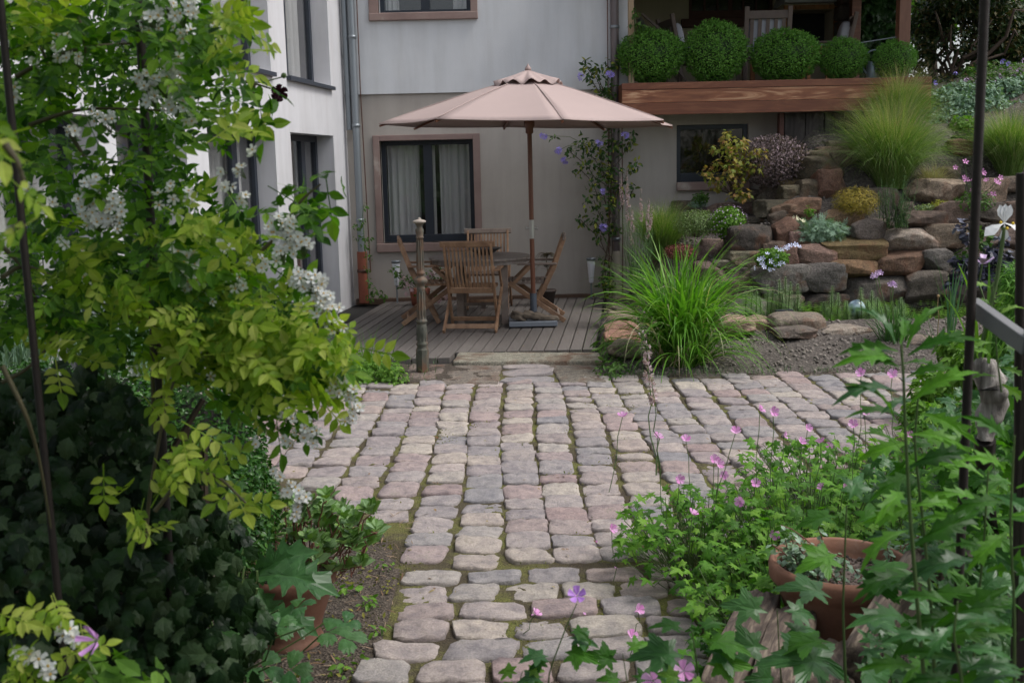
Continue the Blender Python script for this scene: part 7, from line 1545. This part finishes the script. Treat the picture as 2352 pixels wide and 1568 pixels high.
# ---- tall leafy stems in the right foreground
M_MUG = mat_leaf('mugwort_leaf', [(.014, .06, .007), (.035, .12, .012), (.065, .19, .02), (.12, .3, .03)], .42, .4); M_MUGB = mat_leaf('mugwort_leaf_blue', [(.03, .095, .025), (.045, .13, .035), (.07, .16, .055)], .3, .25, .3)
CUT = leaf_fan(lobed(5, .52, 128, 1), .18)
CUT_OLD = leaf_fan([(.02, 0), (.08, .2), (.3, .28), (.42, .42), (.26, .42), (.14, .4), (.3, .56), (.42, .74), (.24, .68), (.1, .6), (.16, .8), (.06, .88), (0, 1.05), (-.06, .88), (-.16, .8), (-.1, .6), (-.24, .68), (-.42, .74), (-.3, .56), (-.14, .4), (-.26, .42), (-.42, .42), (-.3, .28), (-.08, .2), (-.02, 0)], .12, (0, .42))
_h = [(.02, 0), (.05, .2), (.16, .36), (.075, .36), (.1, .46), (.2, .6), (.09, .57), (.1, .7), (.15, .8), (.055, .78), (.04, .9)]
LANCE = leaf_fan(_h + [(0, 1.04)] + [(-x * r_.uniform(.85, 1.1), y + .02) for x, y in reversed(_h)], .3, (0, .45))
def leafstem(name, label, pts, Y, leaves, mat, T, seed, sr=.0045, cat='plant', matb=None):
    """stem through photo points at depth Y; leaves: (u along stem, dx, dy in photo px to the tip, roll)"""
    r2 = np.random.default_rng(seed); P = np.array([at(x, y, Y) for x, y in pts]); t0 = np.linspace(0, 1, len(P)); t = np.linspace(0, 1, 14); C = np.stack([np.interp(t, t0, P[:, k_]) for k_ in range(3)], 1)
    th_ = thing(name, P[0], label, cat); b, b2 = MB(), MB(); sr *= .75; b.tube(C, np.linspace(sr, sr * .5, 14), 8); b.build('stem', M_STEM, th_, smooth=True); b = MB()
    for (u, dx, dy) in leaves:
        p = np.array([np.interp(u, t, C[:, k_]) for k_ in range(3)]); q = np.array([dx, 0, -dy]) * Y / PF; q[1] = r2.uniform(-.5, .3) * np.linalg.norm(q); L = np.linalg.norm(q); nr = np.array([[-.15 * np.sign(dx), -.55, 1.0]]) + r2.normal(size=(1, 3)) * .3
        (b2 if (matb and r2.random() < .3) else b).scatter(T, [p + q * .06], rots(nr, r2, q[None]), L * 1.05)
    if b.n: b.build('foliage', mat, th_)
    if b2.n: b2.build('glossy_foliage', matb, th_)
    return th_
def auto(n, L0, L1, rng, u0=.05, u1=1.0, up=0):
    out = []
    for i in range(n):
        u = u0 + (u1 - u0) * i / (n - 1); s_ = -1 if i % 2 else 1; L = L0 + (L1 - L0) * u; a = rng.uniform(-.9, .75) + up * u; L *= rng.uniform(.6, 1.1); out.append((u, s_ * L * math.cos(a), -L * math.sin(a)))
    return out
r3 = np.random.default_rng(300)
leafstem('mugwort', 'tallest toothed-leaved stem in the right foreground', [(2130, 1640), (2108, 1400), (2090, 1180), (2080, 1000), (2075, 860), (2070, 790)], 1.75, auto(20, 210, 120, r3, .05, .95) + [(.97, -110, -60), (.98, 90, -90), (1, -40, -110), (1, 40, -90), (.93, -150, 20), (.95, 140, -40)], M_MUG, LANCE, 301, .0052, matb=M_MUGB)
leafstem('mugwort', 'second toothed-leaved stem just right of the tallest', [(2150, 1640), (2140, 1400), (2120, 1200), (2100, 1020), (2110, 900)], 1.9, auto(18, 190, 140, r3, .1, .98), M_MUG, LANCE, 302, .005, matb=M_MUGB)
leafstem('mugwort', 'leafy stem leaning right towards the gate post', [(2230, 1640), (2240, 1450), (2260, 1250), (2270, 1080)], 1.8, auto(16, 190, 150, r3, .1, .98), M_MUG, LANCE, 303, .004, matb=M_MUGB)
leafstem('mugwort', 'leafy stem at the right edge of the view', [(2330, 1640), (2330, 1400), (2320, 1200), (2330, 1000)], 1.7, auto(18, 200, 150, r3, .05, .98), M_MUG, LANCE, 304, .004, matb=M_MUGB)
leafstem('mugwort', 'short leafy shoot low at the right edge', [(2200, 1640), (2210, 1560), (2190, 1460), (2200, 1380)], 1.5, auto(12, 180, 120, r3, .1, .98), M_MUG, LANCE, 305, .004, matb=M_MUGB)
leafstem('mugwort', 'fresh green shoot above the gate rail at the right edge', [(2300, 900), (2290, 820), (2285, 740), (2280, 650)], 2.3, auto(12, 90, 60, r3, .1, .98), M_BRIGHT, LANCE, 306, .003)
leafstem('mallow', 'upright stem forking in front of the terracotta bowl with lobed leaves', [(1945, 1640), (1940, 1500), (1936, 1400), (1940, 1280), (1945, 1160)], 2.2, [(.2, -200, 20), (.25, 170, 30), (.32, -150, -70), (.4, 140, -60), (.55, -150, -30), (.6, 150, -40), (.72, 170, 40), (.78, -120, 30), (.9, 110, -40), (.95, -110, -30), (1, 30, -90)], M_MUG, CUT, 307, .0045, matb=M_MUGB)
leafstem('mallow', 'blue-green lobed leaves lying over the two left timbers', [(1800, 1640), (1790, 1500), (1785, 1400)], 2.3, [(.55, -140, -10), (.6, 150, 60), (.7, 100, -50), (.95, -120, -20), (1, 100, 10), (.3, -100, -10)], M_MUGB, CUT, 308, .003)
leafstem('mallow', 'lobed leaves at the bottom edge between the timbers and the purple flower', [(1610, 1640), (1600, 1520), (1590, 1450)], 2.1, [(.4, -120, 0), (.6, -150, -20), (.75, 130, 0), (.9, 120, 60), (1, -90, -40), (1, 60, -60), (.5, 110, -20)], M_MUG, CUT, 309, .003, matb=M_MUGB)
t = leafstem('cranesbill', 'purple cranesbill flower on a stalk at the bottom of the path', [(1255, 1640), (1262, 1540), (1300, 1440), (1325, 1385)], 2.2, [(.3, -70, 30), (.45, -80, -5), (.5, 90, 40), (.6, 80, 10), (.42, -60, 10), (.7, 50, 30), (.15, 90, 20), (.2, -100, 10)], M_MUG, CUT, 310, .0026, cat='flower', matb=M_MUGB)
flowers(t, [(1325, 1368)], 2.2, .024, mat_plain('cranesbill_petal', (.42, .2, .6), .5), T=flower(5, 1.2, .55), seed=311, face=(-.1, -.7, .6), jit=.1)
leafstem('cranesbill', 'green lobed leaves at the very bottom edge below the purple flower', [(1180, 1640), (1190, 1580), (1200, 1540)], 2.2, [(.6, -50, 0), (.7, 60, 10), (.9, -60, -20), (1, 50, -10)], M_BRIGHT, CUT, 312, .002)
leafstem('cranesbill', 'dark lobed leaves left of the timbers at the bottom edge', [(1450, 1640), (1440, 1560), (1430, 1500)], 2.2, [(.5, -70, 10), (.6, 80, 0), (.8, -90, -20), (1, 60, -40), (1, -50, -30)], M_MUG, CUT, 313, .002, matb=M_MUGB)
leafstem('cranesbill', 'bright leaves with a small lilac flower at the bottom near the timbers', [(1560, 1640), (1570, 1590), (1575, 1560)], 2.0, [(.5, -90, 0), (.7, 80, 10), (1, -60, -10), (.9, 60, -10)], M_BRIGHT, CUT, 314, .002)
flowers(bpy.data.objects['cranesbill.003'], [(1570, 1540), (1500, 1562)], 2.0, .02, M_GERP, T=flower(5, 1.2, .6), seed=315)
# filler: leafy bed at the right, foliage under the bowl and behind the pole
t = thing('leafy_bed', (1.5, 3.2, 0), 'dense mixed green leaves filling the bed at the lower right', 'ground cover plants'); b, b2 = MB(), MB()
for (cx, cy, rx, ry, n, Y0, Y1, s_) in ((2150, 1300, 110, 110, 150, 2.9, 3.6, .08), (2280, 1200, 100, 120, 170, 2.8, 3.6, .08), (2250, 1450, 120, 110, 130, 2.3, 2.9, .09), (2100, 1500, 120, 80, 100, 2.4, 2.9, .08), (2300, 1000, 80, 90, 110, 3.0, 4.0, .09), (2180, 1080, 90, 90, 110, 3.3, 4.2, .08), (1640, 1480, 60, 50, 60, 3.0, 3.4, .06), (2330, 900, 60, 80, 90, 3.0, 3.8, .08), (1850, 1560, 80, 30, 20, 3.2, 3.5, .06), (2200, 950, 60, 60, 60, 3.6, 4.5, .08), (2050, 1100, 60, 60, 60, 3.6, 4.2, .07)):
    P = px_pts(n, cx, cy, rx, ry, Y0, Y1, r_); (b if r_.random() < .6 else b2).scatter(CUT if s_ > .075 else GERAN, P, rots(np.array([0, -.5, 1.]) + r_.normal(size=(n, 3)) * .45, r_, r_.normal(size=(n, 3)) + [0, -.3, -.3]), s_ * r_.uniform(.6, 1.2, n))
b.build('foliage', M_MUG, t)['kind'] = 'stuff'; b2.build('glossy_foliage', M_MUGB, t)['kind'] = 'stuff'
t = thing('edge_shrub', (3.4, 7.0, 0), 'bright green fine-leaved bushes right of the gravel behind the black pole', 'shrub'); b = MB()
for (x, y, rx, ry, n, Yc) in ((2150, 900, 60, 60, 900, 6.8), (2250, 850, 70, 70, 1300, 6.4), (2200, 800, 50, 40, 600, 7.2), (2330, 760, 60, 90, 1500, 5.6), (2320, 880, 60, 80, 1200, 5.4), (2110, 960, 40, 40, 400, 6.2)):
    q, rm = cset(x, y, Yc, rx); leafball(b, LEAF, q, (rm, rm, ry * Yc / PF), n, .055, r_, .2, .7, jit=.6)
b.build('foliage', M_BRIGHT, t)
t = thing('yew', (4.2, 6.0, 0), 'dark yew-like needle bush at the right edge below the iris', 'shrub'); b = MB()
for (x, y, r, n) in ((2330, 650, 40, 900), (2345, 720, 40, 900), (2300, 790, 30, 500)): q, rm = cset(x, y, 5.4, r); leafball(b, LEAF_NEEDLE, q, (rm, rm, rm * 1.2), n, .06, r_, .1, .9, jit=.6)
b.build('foliage', M_BOX, t)
# white iris, pale mallow by the pole
ir = thing('white_iris', at(2270, 760, 3.0), 'white iris flower with yellow throat on a tall stem right of the black pole', 'iris'); b = MB(); b.tube([at(x, y, 3.0) for x, y in ((2250, 820), (2268, 730), (2290, 640), (2302, 560), (2305, 522))], .006, 8); b.build('stem', M_STEM, ir, smooth=True)
c_ = at(2307, 512, 3.0); M_IRW = mat_leaf('iris_petal', [(.78, .8, .84), (.84, .84, .84)], .5, .25, tint=(1, 1, 1), vein=0)
for k_, (dx, dz, L, nr) in enumerate(((-.03, .012, .064, (0, -.8, 1)), (.035, .006, .064, (0, -.8, 1)), (.0, -.012, .05, (0, -1, .3)))):
    b = MB(); d = np.array([[dx, -.02, dz - .01]]); b.scatter(leaf_simple(.55, .05, .35, .7), [c_], rots(np.array([nr], float), r_, d), L); o = b.build('fall_petal', M_IRW, ir)
    b = MB(); dn = d[0] / np.linalg.norm(d[0]); b.scatter(BALL, [c_ + dn * .02 + np.array([0, -.004, .001])], np.eye(3)[None], .0045); b.build('yellow_mark', mat_plain('iris_yellow', (.8, .55, .03), .5) if k_ == 0 else bpy.data.materials['iris_yellow'], o)
for dx in (-.012, .0, .013): b = MB(); b.scatter(leaf_simple(.5, .15, -.1, .6), [c_], rots(np.array([[dx * 10, -1, .1]]), r_, np.array([[dx, 0, .04]])), .052); b.build('standard_petal', M_IRW, ir)
b = MB(); [blades(b, at(2262, 830, 3.0), 6, .32, r_, .03, (.0, .3), (.1, .7), .014, 6)]; b.build('leaves', M_BRIGHT, ir)
t = thing('evening_primrose', at(2262, 760, 3.0), 'pale pink cupped flower left of the iris stem', 'flower'); flowers(t, [(2256, 606)], 3.0, .026, M_LILAC, T=flower(4, .8, .8), seed=320, face=(0, -.3, 1), jit=.1, stem=at(2270, 800, 3.05))

# ---- litter: dead leaves and bits on deck and paving
b = MB(); n = 220; P = np.concatenate([np.stack([r_.uniform(-1.5, 2.2, n), r_.uniform(4, 8.4, n), np.full(n, .006)], 1), np.stack([r_.uniform(-1.6, .8, 60), r_.uniform(9.9, 13.5, 60), np.full(60, .026)], 1)])
b.scatter(LEAF, P, rots(r_.normal(size=(len(P), 3)) * .25 + [0, 0, 1], r_), r_.uniform(.008, .03, len(P))); tag(b.build('dead_leaves', mat_leaf('dead_leaf', [(.1, .05, .025), (.22, .13, .06), (.3, .24, .12), (.16, .17, .05)], .8, 0)), 'small dead leaves and bits scattered on the paving and deck', 'leaf litter', kind='stuff')
# ---- unseen tall hedge added behind the camera to keep light off the near plants
t = thing('added_shade_hedge', (0, -2.6, 0), 'unseen green hedge added behind the camera to shade the near plants', 'hedge'); b = MB(); n = 9000
P = np.stack([r_.uniform(-6, 6, n), r_.uniform(-3.2, -2.3, n), r_.uniform(0, 4.3, n)], 1); b.scatter(LEAF_LOW, P, rots(r_.normal(size=(n, 3)) + [0, .8, .3], r_), r_.uniform(.1, .2, n)); b.build('foliage', M_SHRUBD, t)
b = MB(); 
for k_ in range(9): b.tube(wiggle((-5.6 + k_ * 1.4, -2.8, 0), (-5.4 + k_ * 1.4, -2.8, 3.8), 6, .08, r_), .05, 6)
b.build('stems', M_BARK, t)
